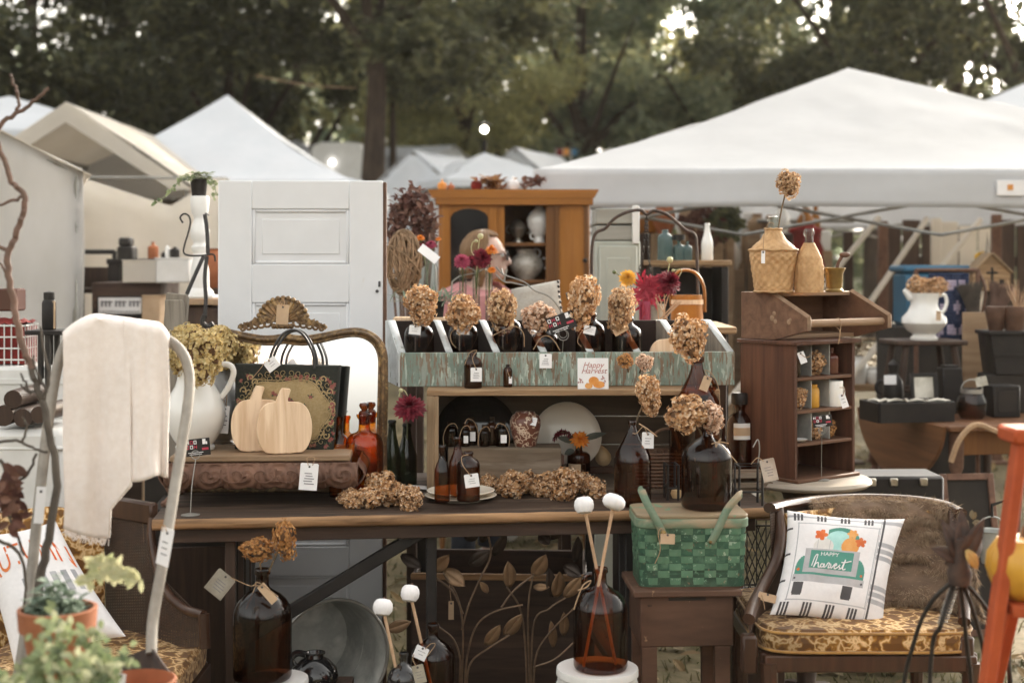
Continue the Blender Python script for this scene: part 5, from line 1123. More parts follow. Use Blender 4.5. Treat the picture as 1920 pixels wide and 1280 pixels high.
def along(s):
    s = s % per
    for i in range(len(base)):
        a, b = V(base[i]), V(base[(i+1) % len(base)]); l = (b-a).length
        if s <= l: p = a.lerp(b, s/l) if l else a; nn = (b-a).normalized() if l else V((1, 0)); return p, V((nn.y, -nn.x))
        s -= l
    return V(base[0]), V((0, -1))
nc = 28; g = G(); ns = 6
for r_ in range(rows):
    z0 = .012+r_*rh
    for c_ in range(nc):
        ov = (r_+c_) % 2; g.cur = ov
        def fn(u, v):
            p, nn = along((c_+u)*per/nc); off = (.0034*math.sin(PI*u)+.001)*ov+.0008*(1-ov)*math.sin(PI*v); zz = z0+v*rh*.97; tp_ = 1-.06*(1-zz/bh2)
            return V(((p.x+nn.x*off)*tp_, (p.y+nn.y*off)*tp_+bd2/2, zz))
        g.sheet(fn, ns, 2)
g.build('weave', [m_gbask, m_gbaskl], t)
g = G(); rg = rrect(bw2+.012, bd2+.012, .036); g.prism(rg, .026, tr(0, bd2/2, bh2-.020), .003); g.build('rim', m_grim, t)
g = G(); g.prism(rrect(bw2+.010, bd2+.010, .035), .009, tr(0, bd2/2, bh2+.0065), .002); g.build('lid', m_lid, t)
g = G(); g.prism(rrect(bw2-.012, bd2-.012, .03), .012, tr(0, bd2/2, 0)); g.build('bottom_rim', m_brownpaint, t)
def strap(pts):
    g = G(); P = smooth([W(*p)-V((gq.x, gq.y, SB)) for p in pts], 6)
    vs = []; fs = []
    for i, p in enumerate(P):
        tdir = (P[min(i+1, len(P)-1)]-P[max(i-1, 0)]).normalized(); sd = V((tdir.z, 0, -tdir.x)).normalized()*.0105
        vs += [p-sd, p+sd]
    for i in range(len(P)-1): fs.append([2*i, 2*i+1, 2*i+3, 2*i+2])
    g.put(vs, fs); g.build('handle', m_grim, t, solid=.004)
y1 = gq.y-.012
strap([(1244, 1002, y1), (1232, 978, y1), (1214, 945, y1+.01), (1204, 921, y1+.03), (1203, 916, y1+.05)])
strap([(1332, 1018, y1), (1345, 995, y1), (1364, 955, y1+.01), (1386, 930, y1+.03), (1392, 926, y1+.05)])
for p_, r_ in (((1243, 998), .008), ((1332, 1016), .005)): g = G(); g.ball(W(*p_, y1-.006)-V((gq.x, gq.y, SB)), r_, 10, 6); g.build('rivet', m_brass, t)
price_tag('kraft tag tied to the left handle of the green picnic basket', 1252, 1000, y1-.015, 27, 19, 2, m_kraft, [(1244, 1002), (1240, 990), (1234, 1000), (1238, 1030), (1228, 1056)], lines=0)
lid_z = SB+bh2+.0157
q = V((X(1325, 4.05), 4.045, lid_z)); k = q.y/F
bottle('amber_jug', 'big dark jug standing on the lid of the green picnic basket', q, 96*k, (Z(800, 4.05)-lid_z)*1.06, 'jug', m_dark, 'amber jugs at the right end of the table', cat='jug')
g = G(); twine(g, [W(1334, 832, 3.97), W(1348, 828, 3.965), W(1366, 831, 3.965)], .0018); twine(g, [W(1346, 828, 3.965), W(1352, 822, 3.96), W(1342, 838, 3.96), W(1348, 829, 3.96), W(1382, 867, 3.95)], .0014); tag(g.build('twine', m_twine), 'twine knot at the neck of the jug on the basket', 'twine')

t = thing('brown_stool', 'dark brown painted stool box with splayed legs under the green basket', 'stool', (X(1288, gq.y), gq.y+.0, 0), 3)
k = gq.y/F; w = 176*k; g = G(); g.box((0, .11, SB-.009), (205*k, .26, .018), .003); g.build('top', m_brownpaint, t)
hb_ = 95*k; g = G(); g.box((0, .005, SB-.018-hb_/2), (w, .016, hb_), .003); g.box((0, .215, SB-.018-hb_/2), (w, .016, hb_), .003); g.box((-w/2+.008, .11, SB-.018-hb_/2), (.015, .192, hb_), .002); g.box((w/2-.008, .11, SB-.018-hb_/2), (.015, .192, hb_), .002); g.box((0, .11, SB-.018-hb_+.006), (w-.03, .19, .01)); g.build('box', m_brownpaint, t)
g = G(); g.box((-.0, -.004, SB-.024), (w*.4, .003, .012)); g.build('slot', m_deep, t)
zl = SB-.018-hb_
for sx in (-1, 1):
    for y in (.012, .205):
        g = G(); a = V((sx*(w/2-.035), y, zl)); b = V((sx*(w/2-.028), y, 0)); g.prism([(-.02, 0), (.02, 0), (.018, zl), (-.024, zl)], .03, tr(b.x, y+.015, 0) @ rot(x=90), .002); g.build('leg', m_brownpaint, t)
g = G(); g.box((0, .10, zl*.35), (w-.08, .02, .03), .003); g.build('stretcher', m_brownpaint, t)

RT = .80; rc = V((X(1512, 4.62), 4.62, 0)); rr_ = .208
t = thing('round_table', 'small round whitewashed pedestal table under the cubby cabinet', 'table', rc)
g = G(); g.lathe([(0, RT-.022), (rr_*.94, RT-.022), (rr_*.985, RT-.016), (rr_, RT-.010), (rr_*.985, RT-.003), (rr_*.97, RT), (0, RT)], 64); g.build('top', wood('washed_top', (.55, .48, .4), (.4, .34, .27), 'x', 22, .55, .12), t)
g = G(); g.lathe([(.0, .03), (.05, .03), (.06, .08), (.03, .14), (.045, .3), (.03, .45), (.04, .62), (.08, RT-.05), (.12, RT-.0225), (0, RT-.0225)], 20); g.build('column', m_dwood, t)
for a in (30, 120, 210, 300):
    g = G(); g.tube(smooth([(0, 0, .12), (.1*math.cos(R(a)), .1*math.sin(R(a)), .1), (.2*math.cos(R(a)), .2*math.sin(R(a)), .015)], 4), .018, 8); g.build('foot', m_dwood, t)
KA = 38; kp = on(1490, 906, RT); kw, kd, kh = .298, .232, .447
cb = thing('cubby_cabinet', 'dark wooden cubby cabinet with nine metal backed pigeonholes on the round table', 'cabinet', (kp.x, kp.y, RT), KA)
def KL(x, y, z): return tr(*cb.location) @ rot(z=KA) @ V((x, y, z))
g = G(); g.box((.007, kd/2, kh/2), (.014, kd, kh-.022), .002); g.build('side_panel', m_cubby, cb)
g = G(); g.box((kw-.007, kd/2, kh/2), (.014, kd, kh-.022), .002); g.build('side_panel', m_cubby, cb)
g = G(); g.box((kw/2, kd/2-.006, kh-.006), (kw+.024, kd+.026, .013), .003); g.build('top', m_cubby, cb)
g = G(); g.box((kw/2, kd/2-.008, .006), (kw+.01, kd+.02, .0115), .003); g.build('base', m_cubbyx, cb)
g = G(); g.box((kw/2, kd-.005, kh/2), (kw-.03, .008, kh-.03)); g.build('back_panel', m_cubby, cb)
zs = [.118, .222, .326]
for z in zs: g = G(); g.box((kw/2, kd/2-.004, z), (kw-.029, kd-.01, .011), .002); g.build('shelf', m_cubbyx, cb)
for i in range(3):
    z0 = zs[i]+.006; z1 = (zs[i+1]-.006) if i < 2 else kh-.014
    for x in (.014+(kw-.028)/3, .014+2*(kw-.028)/3):
        g = G(); g.box((x, kd/2+.005, (z0+z1)/2), (.003, kd-.03, z1-z0-.001), .0005); g.build('divider', m_galv, cb)
    g = G(); g.box((kw/2, kd*.52, (z0+z1)/2), (kw-.034, .003, z1-z0-.004), .0004); g.build('metal_back', m_galv, cb)
cwd = (kw-.028)/3; cxs = [.014+cwd*(i+.5) for i in range(3)]; rz = [zs[2]+.0058, zs[1]+.0058, zs[0]+.0058]
cg = 'goods in the cubby cabinet'
bottle('brown_bottle', 'small tan bottle with a white tag in the top left pigeonhole', KL(cxs[0]-.02, .03, rz[0]), .034, .085, 'boston', m_ambermid, cg)
price_tag('white tag hanging in the top left pigeonhole', 1500, 660, 4.50, 13, 22, -20, None, [(1502, 664), (1512, 670), (1520, 667)], lines=0)
def head(label, loc, r, k, mt=None, sq=1, nm='hydrangea_head', g_=None):
    o = bpy.data.objects.new(nm, (BLOOM+BLOOMO)[k]); COL.objects.link(o); o.location = loc; o.scale = (r, r, r*sq); o.rotation_euler = (0, 0, k*1.3); return tag(o, label, 'flower head', g_)
head('dried flower bunch in the top middle pigeonhole', KL(cxs[1], .05, rz[0]+.034), .04, 2)
t = bottle('oval_flask', 'glossy reddish brown oval flask in the top right pigeonhole', KL(cxs[2], .05, rz[0]), .05, .085, 'apo', mat('red_glaze', (.12, .035, .02), (.08, .022, .015), rough=.15, coat=.5), cg)
head('dried cone flower in the middle left pigeonhole', KL(cxs[0]-.006, .045, rz[1]+.037), .038, 0)
t = thing('mustard_jar', 'mustard yellow pottery jar in the middle pigeonhole', 'jar', KL(cxs[1]-.01, .05, rz[1]), 0, cg)
g = G(); g.lathe([(0, 0), (.024, 0), (.026, .004), (.026, .055), (.022, .064), (.019, .066), (.02, .074), (.016, .074), (.015, .06), (0, .06)], 24); g.build('body', m_gourd, t)
t = thing('mug', 'white mug with a tag on its handle in the middle right pigeonhole', 'mug', KL(cxs[2]-.012, .03, rz[1]), KA, cg)
g = G(); g.lathe([(0, .003), (.025, .003), (.027, 0), (.029, .004), (.03, .08), (.029, .083), (.027, .08), (.026, .008), (0, .008)], 28); g.build('body', m_ceramic, t)
g = G(); g.tube(arc((.03, 0, .043), .021, 90, -90, 12), .005, 8); g.build('handle', m_ceramic, t)
price_tag('white tag dangling from the handle of the white mug', 1577, 738, 4.50, 13, 27, -18, None, [(1580, 742), (1584, 728), (1574, 726)], lines=2)
o = head('orange dried pod sprig in the lower right pigeonhole', KL(cxs[2]-.02, .04, rz[2]+.03), .028, 4)
head('dried flower ball behind the black card in the lower middle pigeonhole', KL(cxs[1], .045, rz[2]+.03), .03, 1)
g = G(); g.lathe([(0, 0), (.024, .004), (.03, .01), (.024, .007), (0, .003)], 20); tag(g.build('shell', m_ceramic, None, loc=KL(cxs[0]-.006, .03, rz[2])), 'small white shell dish in the lower left pigeonhole', 'dish')
kb = on(1540, 900, RT); shop_card('black shop card on a wire stand before the cubby cabinet', 1542, 789, 4.43, 36, 22, -6, V((kb.x, kb.y, RT)), (1541, 806, 7))

ta = KL(0, 0, kh+.001); tl_ = .385; to = thing('tool_tote', 'old wooden tool tote lying on its back with a dowel handle on the cubby cabinet', 'tool carrier', ta, KA-4)
pr = [(.245, 0), (.245, .152), (.11, .152), (-.055, .075), (-.055, .035), (.09, 0)]
for i, x in enumerate((0, tl_-.016)):
    g = G(); g.prism(pr, .016, tr(x, 0, 0) @ rot(z=90) @ rot(x=90), .0015); e_ = g.build('end_board', m_tote, to)
    g = G()
    P = [V((x+.008, a, b)) for a, b in [pr[2], pr[3], pr[4]]]; g.tube(P, .0088, 4); g.build('pale_edge', m_totelight, e_)
g = G(); g.box((tl_/2, .177, .146), (tl_-.033, .135, .012), .002); g.box((tl_/2, .113, .1455), (tl_-.034, .012, .0145), .002); g.build('upper_board', m_totelight, to)
g = G(); g.box((tl_/2, .165, .007), (tl_-.033, .15, .013), .002); g.build('lower_board', m_totelight, to)
g = G(); g.box((tl_/2, .238, .076), (tl_-.033, .012, .124), .001); g.build('bottom_board', m_tote, to)
g = G(); g.tube([(.012, -.03, .056), (tl_-.012, -.03, .056)], .0125, 14); g.build('dowel', m_totelight, to)
g = G(); twine(g, [V((tl_*.42, -.045, .06)), V((tl_*.42, -.03, .071)), V((tl_*.41, -.015, .05)), V((tl_*.4, -.046, .03)), V((tl_*.37, -.05, -.012))], .0014); twine(g, [V((tl_*.42, -.045, .055)), V((tl_*.4, -.047, .02)), V((tl_*.385, -.05, -.002))], .0014); g.build('twine', m_twine, to)
g = G()
for (y, z, r) in ((.1, .07, .010), (.085, .06, .008), (.09, .085, .008), (.025, .06, .009), (.018, .067, .006)): g.lathe([(0, 0), (r, 0), (r*.8, .001), (0, .0012)], 10, tr(-.0008, y, z) @ rot(y=-90))
g.build('stencil_print', m_totelight, to)
def TL_(x, y, z): return tr(*to.location) @ rot(z=KA-4) @ V((x, y, z))

def wicker(g, prof, nh, n=120, amp=.045):
    rows = len(prof)-1
    out = []
    for i in range(nh+1):
        f = i/nh*(rows); k = min(int(f), rows-1); u = f-k; out.append((prof[k][0]*(1-u)+prof[k+1][0]*u, prof[k][1]*(1-u)+prof[k+1][1]*u))
    z0, z1 = out[0][1], out[-1][1]
    g.lathe(out, n, lump=lambda a, z: 1+amp*math.sin(a*15+PI*round((z-z0)/(z1-z0)*nh/2))*(1 if int(round((z-z0)/(z1-z0)*nh)) % 2 else .15))
top = .1525
d1 = W(1450, 545, 4.60); d1.z = ta.z+top; k = 4.6/F
t = thing('demijohn', 'wide wicker covered demijohn with a clear neck on the tool tote', 'demijohn', d1, 0, 'wicker demijohns')
g = G(); wicker(g, [(34*k, 0), (36*k, 12*k), (38*k, 30*k), (41*k, 50*k), (44*k, 66*k), (44*k, 78*k)], 22); wicker(g, [(44*k, 79*k), (36*k, 88*k), (24*k, 98*k), (17*k, 110*k), (15*k, 118*k)], 14, 80); g.lathe([(0, 1*k), (34*k, 0)], 40); g.build('wicker_cover', m_basket, t)
g = G()
for z, r in ((1.5*k, 36*k), (79*k, 45.5*k), (118*k, 15.5*k)): g = G(); g.tube([(r*math.cos(a*PI/16), r*math.sin(a*PI/16), z+.0012*math.sin(a*PI/2)) for a in range(33)], .0038, 6); g.build('braided_rim', m_basket, t)
g = G(); g.lathe([(11*k, 110*k), (10*k, 134*k), (12*k, 136*k), (12*k, 141*k), (9*k, 142*k), (8*k, 118*k)], 20); g.build('neck', m_clear, t)
price_tag('narrow white tag on a cord hanging on the wide demijohn', 1431, 470, 4.5, 7, 24, 2, None, [(1431, 472), (1433, 440), (1442, 418), (1452, 420)], lines=0)
d2 = W(1517, 546, 4.58); d2.z = ta.z+top
t = thing('demijohn', 'slim wicker covered bottle beside the wide demijohn', 'demijohn', d2, 0, 'wicker demijohns')
g = G(); wicker(g, [(26*k, 0), (27*k, 20*k), (26.5*k, 46*k), (23*k, 66*k), (16*k, 80*k), (10*k, 92*k)], 34, 72); g.lathe([(0, 1*k), (26*k, 0)], 30); g.build('wicker_cover', m_basket, t)
g = G(); g.lathe([(8*k, 88*k), (7.5*k, 104*k), (10*k, 107*k), (10*k, 113*k), (8*k, 119*k), (6*k, 119*k), (6*k, 92*k)], 18); g.build('neck', m_clear, t)
d3 = W(1564, 543, 4.62); d3.z = ta.z+top
t = thing('mortar', 'brass mortar with a leaning pestle at the right end of the tool tote', 'mortar', d3)
g = G(); g.lathe([(0, 0), (16*k, 0), (17*k, 3*k), (14*k, 7*k), (15*k, 12*k), (17*k, 36*k), (21*k, 44*k), (21*k, 46*k), (18*k, 45*k), (13*k, 12*k), (0, 10*k)], 28); g.build('bowl', m_brass, t)
g = G(); g.tube(arc((-17*k, 0, 26*k), .012, 90, 270, 8), .003, 6); g.build('handle', m_brass, t)
g = G(); g.tube([(-2*k, 0, 16*k), (8*k, 0, 55*k), (14*k, 0, 66*k)], [.006, .005, .006], 8); g.ball((20*k, 0, 70*k), (.018, .009, .009), 10, 8, ); g.build('pestle', m_carve, t)
flower('single tall dried hydrangea rising from the wide demijohn against the canopy', 1477, 346, 4.56, 23, 27, d1+V((.01, 0, .15)), BLOOM[0], rz_=15, name='dried_hydrangea')

def frame_of(px, Y): return V((X(px, Y), Y, 0))
co_ = V((X(1600, 3.95), 3.95, 0))
ch = thing('cane_chair', 'walnut barrel chair with cane sides and gold floral seat carrying the harvest cushion', 'chair', co_, 0, 'gold floral cane chairs')
L_ = lambda px, py, Y: W(px, py, Y)-co_
g = G(); 
ra = smooth([L_(1404, 1160, 3.78), L_(1412, 1135, 3.84), L_(1430, 1100, 3.93), L_(1455, 1050, 4.02), L_(1463, 1000, 4.08), L_(1458, 952, 4.11)], 5)
g.tube(ra, [.017]*len(ra), 10); g.build('arm_rail', m_chairwood, ch)
rb = smooth([L_(1808, 1165, 3.78), L_(1808, 1120, 3.86), L_(1800, 1070, 3.95), L_(1790, 1010, 4.05), L_(1788, 955, 4.12)], 5)
g = G(); g.tube(rb, [.017]*len(rb), 10); g.build('arm_rail', m_chairwood, ch)
tp_ = smooth([L_(1443, 952, 4.06), L_(1470, 946, 4.16), L_(1530, 938, 4.28), L_(1610, 934, 4.33), L_(1700, 937, 4.30), L_(1765, 946, 4.2), L_(1802, 962, 4.08)], 6)
g = G(); g.tube(tp_, [.019]*len(tp_), 10, flat=.8); g.build('top_rail', m_chairwood, ch)
g = G(); zs0 = .52
def canef(u, v):
    i = u*(len(tp_)-1); k0 = min(int(i), len(tp_)-2); p = tp_[k0].lerp(tp_[k0+1], i-k0); b = V((p.x*.97, p.y-.02, zs0-.03)); return b.lerp(p-V((0, .006, .01)), v)
g.sheet(canef, 120, 40)
for pts, s in ((ra, 1), (rb, -1)):
    n_ = len(pts); canel = G()
    canel.sheet(lambda u, v: (lambda p: V((p.x+.004*s, p.y+.01, zs0-.03+(p.z-zs0+.03)*v)))(pts[min(n_-1, int(round(u*(n_-1))))]), n_-1, 16); canel.build('cane_side', m_cane, ch, solid=.003)
def cane_part(gm, nm, par):
    g2 = G(); 
    for f in gm.f:
        q = [gm.v[i] for i in f]; c = sum(q, V((0, 0, 0)))/len(q); inner = [c+(p-c)*.45 for p in q]; g2.put(q+inner, [[0, 1, 5, 4], [1, 2, 6, 5], [2, 3, 7, 6], [3, 0, 4, 7]])
    return g2.build(nm, m_cane, par, solid=.002)
cane_part(g, 'cane_back', ch)
zc0, zc1 = .462, .527
g = G()
def seatf(u, v):
    a = 2*PI*u; x = .287*math.copysign(abs(math.cos(a))**.28, math.cos(a)); y = .26*math.copysign(abs(math.sin(a))**.3, math.sin(a)); zz, sc = [(zc0, .96), (zc0+.012, 1), ((zc0+zc1)/2, 1.012), (zc1-.012, 1), (zc1, .965), (zc1+.004, .6), (zc1+.006, .0)][v]
    return V((x*sc, y*sc+.06-.02*0, zz))
for v in range(6): g.sheet(lambda u, w, v=v: seatf(u, v+int(round(w))), 96, 1, wu=False)
sc_ = g.build('seat_cushion', m_velvet, ch)
g = G()
for zz in (zc0+.008, zc1-.008): g.tube([V((.2895*math.copysign(abs(math.cos(2*PI*i/96))**.28, math.cos(2*PI*i/96)), .262*math.copysign(abs(math.sin(2*PI*i/96))**.3, math.sin(2*PI*i/96))+.06, zz)) for i in range(97)], .0042, 6)
g.build('piping', m_velvet2, sc_)
g = G(); g.box((0, -.185, .438), (.56, .028, .044), .004); g.box((0, .30, .438), (.5, .028, .044), .004); g.box((-.275, .06, .438), (.03, .46, .044), .004); g.box((.275, .06, .438), (.03, .46, .044), .004); g.box((0, .06, .452), (.53, .46, .012)); g.build('seat_rail', m_chairwood, ch)
for sx in (-1, 1):
    for y in (-.185, .3):
        g = G(); g.tube([(sx*.268, y, .44), (sx*.262, y, .3), (sx*.258, y, 0)], [.024, .02, .013], 8); g.build('leg', m_chairwood, ch)
for px, Y in ((1404, 3.78), (1808, 3.78)):
    g = G(); p = L_(px, 1165, Y); g.box((p.x, p.y, .46), (.04, .05, .10), .006); g.build('arm_post', m_chairwood, ch)
g = G()
g.sheet(lambda u, v: (lambda p: p+V((0, -.05-.02*math.sin(PI*u)*math.sin(PI*v), 0)))(canef(.16+.66*u, .12+.86*v)), 24, 14); g.build('back_cushion', m_velvet, ch, solid=.03)
price_tag('kraft tag tied to the left arm of the cushion chair', 1440, 1112, 3.86, 34, 15, 14, m_kraft, [(1428, 1114), (1432, 1130), (1434, 1142)], lines=0)

def pillow_fn(c4_, th, n):
    TL, TR, BR, BL = c4_; nr = (TR-TL).cross(BL-TL).normalized(); nr = nr if nr.y < 0 else -nr
    def P(u, v, s=1, e=0):
        p = TL.lerp(TR, u).lerp(BL.lerp(BR, u), v); ex = (1-abs(2*u-1)**2.6)*(1-abs(2*v-1)**2.6); pinch = .045*(abs(2*u-1)**2*(1-abs(2*v-1)**2)*(.5-u)*2); pv = .045*(abs(2*v-1)**2*(1-abs(2*u-1)**2)*(.5-v)*2)
        w = .004*noise.noise(V((u*6, v*6, s)))*ex
        return p+(TR-TL)*pinch+(BL-TL)*pv+nr*(s*th*max(0, ex)**.5+w+e)
    return P
def cushion(t, c4_, th, n, paint, mats, nm='cover'):
    P = pillow_fn(c4_, th, n); g = G()
    for j in range(n):
        for i in range(n):
            u0, u1, v0, v1 = i/n, (i+1)/n, j/n, (j+1)/n; g.cur = paint((u0+u1)/2, (v0+v1)/2); g.put([P(u0, v0), P(u0, v1), P(u1, v1), P(u1, v0)], [[0, 1, 2, 3]])
    g.cur = 0; m = 24; g.sheet(lambda u, v: P(u, v, -1), m, m)
    me = g.mesh(nm, mats, 60)
    import bmesh
    b = bmesh.new(); b.from_mesh(me); bmesh.ops.remove_doubles(b, verts=b.verts, dist=.00005); bmesh.ops.recalc_face_normals(b, faces=b.faces); b.to_mesh(me); b.free()
    o = bpy.data.objects.new(nm, me); COL.objects.link(o); o.parent = t; return P
def onp(P, g, u, v, sc, asp=1, e=.0012):
    """lay a flat drawn shape (x right, y up) onto the cushion face"""
    g.v = [P(u+p.x*sc, v-p.y*sc*asp, 1, e+max(0, p.z)) for p in g.v]; return g
YB_, YT_ = 3.86, 4.03
cc = [W(1476, 956, YT_), W(1697, 972, YT_), W(1655, 1184, YB_), W(1443, 1152, YB_)]
base = (cc[2]+cc[3])/2; pl = thing('harvest_cushion', 'white square cushion printed with a teal truck of pumpkins reading Happy harvest', 'cushion', base)
def el(u, v, cx_, cy_, a, b): return ((u-cx_)/a)**2+((v-cy_)/b)**2 < 1
def star(u, v, cx_, cy_, r, k=5, ph=0):
    a = math.atan2(v-cy_, u-cx_); return math.hypot(u-cx_, v-cy_) < r*(.62+.38*abs(math.cos(a*k/2+ph)))
def paint(u, v):
    if .085 < u < .80 and .135 < v < .885:
        if abs(u-.095) < .003 or abs(u-.79) < .003 or abs(v-.145) < .003 or abs(v-.875) < .003: return 2
        for c_ in (.17, .60):
            if c_-.045 < u < c_+.045 and .715 < v < .835 and not (v > .80 and abs(u-c_) > .045-.6*(v-.80)*.2): return 1
        if .105 < u < .735 and .645 < v < .712: return 1 if (el(u, v, .125, .68, .008, .008) or el(u, v, .715, .68, .008, .008)) else 4
        if .185 < u < .655 and .40 < v < .625:
            if .235 < u < .605 and .415 < v < .585: return 3
            return 4
        if el(u, v, .145, .60, .013, .013) or el(u, v, .70, .61, .012, .012): return 7
        if .115 < u < .725 and v < .645 and (v > .565 or el(u, v, .20, .60, .085, .13) or el(u, v, .64, .60, .085, .13)): return 3
        if star(u, v, .30, .265, .058, 5): return 7
        if star(u, v, .645, .31, .05, 5, 1): return 7
        if star(u, v, .565, .235, .05, 6): return 6
        if el(u, v, .56, .36, .075, .085): return 2 if abs(math.sin((u-.56)*80)) < .12 else 6
        if el(u, v, .335, .375, .085, .075) and v < .41: return 2 if abs(math.sin((u-.335)*60)) < .08 else 8
        if el(u, v, .455, .315, .108, .105): return 3 if abs(math.sin((u-.455)*42)) < .09 else 5
        if el(u, v, .47, .33, .17, .16) and v < .42 and u > .36: return 3
        return 0
    if u > .80:
        if .815 < u < .835 or .80 < u < .806: return 1 if u > .81 else 2
        if any(abs(v-c_) < .018 for c_ in (.30, .36, .42, .68, .74, .80, .07)): return 2
        return 0
    if v <= .135 or v >= .885:
        for c_ in (.09, .29, .49, .69):
            if any(abs(u-c_-d) < .0085 for d in (-.03, 0, .03)) and (.03 < v < .115 or v > .895): return 1
        if .055 < v < .082: return 2
        return 0
    if u < .045 and any(abs(v-c_) < .012 for c_ in (.2, .45, .7)): return 1
    return 0
PP = cushion(pl, [p-base for p in cc], .05, 200, paint, [m_cotton, m_stripe, m_lgrey, m_truck, m_chrome, m_aqua, m_opr, m_rpr, m_wpr])
g = G(); text_mesh(g, 'HAPPY', .052, tr(0, 0, 0), 0, 0); onp(PP, g, .40, .465, 1.0, 1); g.build('lettering', m_cotton, pl)
HARV = [[(-.17, -.02), (-.15, .06), (-.13, .075), (-.135, .03), (-.15, -.03), (-.135, .0), (-.115, .008), (-.11, -.025), (-.095, -.025)],
        [(-.065, .0), (-.085, .0), (-.09, -.022), (-.07, -.02), (-.06, .005), (-.06, -.025), (-.04, -.012)], [(-.04, -.012), (-.03, .01), (-.015, .008), (-.022, -.026), (-.005, -.02)],
        [(-.005, .008), (.006, -.025), (.03, .01)], [(.03, -.008), (.048, .004), (.04, .014), (.03, -.005), (.036, -.026), (.058, -.015)], [(.058, -.015), (.078, .008), (.07, -.005), (.084, -.02), (.07, -.027), (.095, -.018)], [(.095, -.018), (.118, .055), (.105, -.01), (.11, -.027), (.13, -.02)], [(.085, .028), (.125, .032), (.17, .045)]]
g = G()
for st in HARV: g.tube([V((p.x*.98, p.y*1.05, .0)) for p in smooth([(a, b, 0) for a, b in st], 5)], .0052, 5, flat=.3)
onp(PP, g, .425, .545, 1.0, 1.1, .0008); g.build('script_lettering', m_cotton, pl)

t = thing('fur_throw', 'brown faux fur throw draped over the back of the cushion chair', 'throw', co_); 
def furf(u, v):
    if v < .18:
        a = v/.18; p = canef(.30+.62*u, 1.0); return p+V((0, .03*(1-a)-.035*a, -.12*(1-a)+.022+.0*a))
    w = (v-.18)/.82; p = canef(.30+.62*u, 1-.96*w); q = .034*noise.noise(V((u*4, w*4, 2)))+.018*noise.noise(V((u*9, w*10, 5)))
    return p+V((.01*math.sin(w*5), -.055-.03*math.sin(PI*w)-q*1.6-.27*w**1.7, .012*(1-w)+.045*w))
g = G(); g.sheet(furf, 40, 50); bs = g.build('hide', m_furbase, t, solid=.008)
g = G(); rd = random.Random(6)
for i in range(52000):
    u, v = rd.random(), .06+.94*rd.random()
    p = furf(u, v); nn = V((0, -1, .25)) if v > .2 else V((0, -.3, 1)); f = noise.noise(V((u*7, v*9, 1)))
    d = (nn*.75+V((f*.9+rd.gauss(0, .3), rd.gauss(0, .2), -.75+rd.gauss(0, .35)))).normalized(); s = d.orthogonal().normalized()*.0008; L = rd.uniform(.014, .03)
    a = p+nn*.003; g.put([a-s, a+s, a+d*L+V((0, 0, -.004))], [[0, 1, 2]])
fu = g.build('fur', m_fur, t, flat=True); fu['kind'] = 'stuff'

YL = 2.75; lo_ = V((X(1870, YL), YL, 0))
ld = thing('step_ladder', 'orange painted wooden step ladder cut by the right edge', 'ladder', lo_)
def rail(a, b, w, d, nm='rail', mt=None, par=ld):
    g = G(); a, b = V(a), V(b); v = b-a; g.box((0, 0, 0), (w, d, v.length), .004, M=tr(*((a+b)/2)) @ v.to_track_quat('Z', 'Y').to_matrix().to_4x4()); return g.build(nm, mt or m_ladder, par)
LL = lambda px, py, Y=YL: W(px, py, Y)-lo_
tpz = LL(1914, 824); bt = LL(1850, 1290); dd = (bt-tpz)*(tpz.z/(tpz.z-bt.z)); rail(tpz, tpz+dd, .040, .024)
tpr = V((tpz.x+.36, tpz.y, tpz.z)); rail(tpr, tpr+V((-dd.x, dd.y, dd.z)), .046, .024)
rail(LL(1899, 880)+V((.085, .05, 0)), V((LL(1899, 880).x+.06, .62, 0)), .026, .02, 'rear_rail'); rail(LL(1899, 880)+V((.33, .05, 0)), V((LL(1899, 880).x+.37, .62, 0)), .03, .022, 'rear_rail')
for (py, nm) in ((1140, 'step'), (1330, 'step')):
    z = LL(1845, py).z; f = (z-tpz.z)/dd.z; xx = tpz.x+dd.x*f; g = G(); g.box(((xx+tpr.x-dd.x*f)/2, .03, z), (tpr.x-dd.x*f-xx-.04, .12, .024), .003); g.build(nm, m_ladder, ld)
g = G(); g.box(((tpz.x+tpr.x)/2, .02, tpz.z+.008), (tpr.x-tpz.x+.046, .10, .03), .006); g.build('cap', m_ladder, ld)
sz_ = LL(1845, 1140).z+.012
q = lo_+V((LL(1930, 1100).x, .03, sz_)); 
t = thing('yellow_pumpkin', 'yellow ribbed pumpkin on the step of the orange ladder', 'pumpkin', q)
g = G(); r = .072; g.lathe([(0, .01), (r*.4, 0), (r*.8, .02), (r, .062), (r*.96, .09), (r*.7, .118), (r*.25, .122), (0, .112)], 60, lump=lambda a, z: 1-.06*abs(math.cos(a*6))**5); g.build('body', m_gourd, t); g = G(); g.tube([(0, 0, .11), (.004, 0, .135), (.014, 0, .15)], [.012, .009, .008], 8); g.build('stalk', m_stem, t)

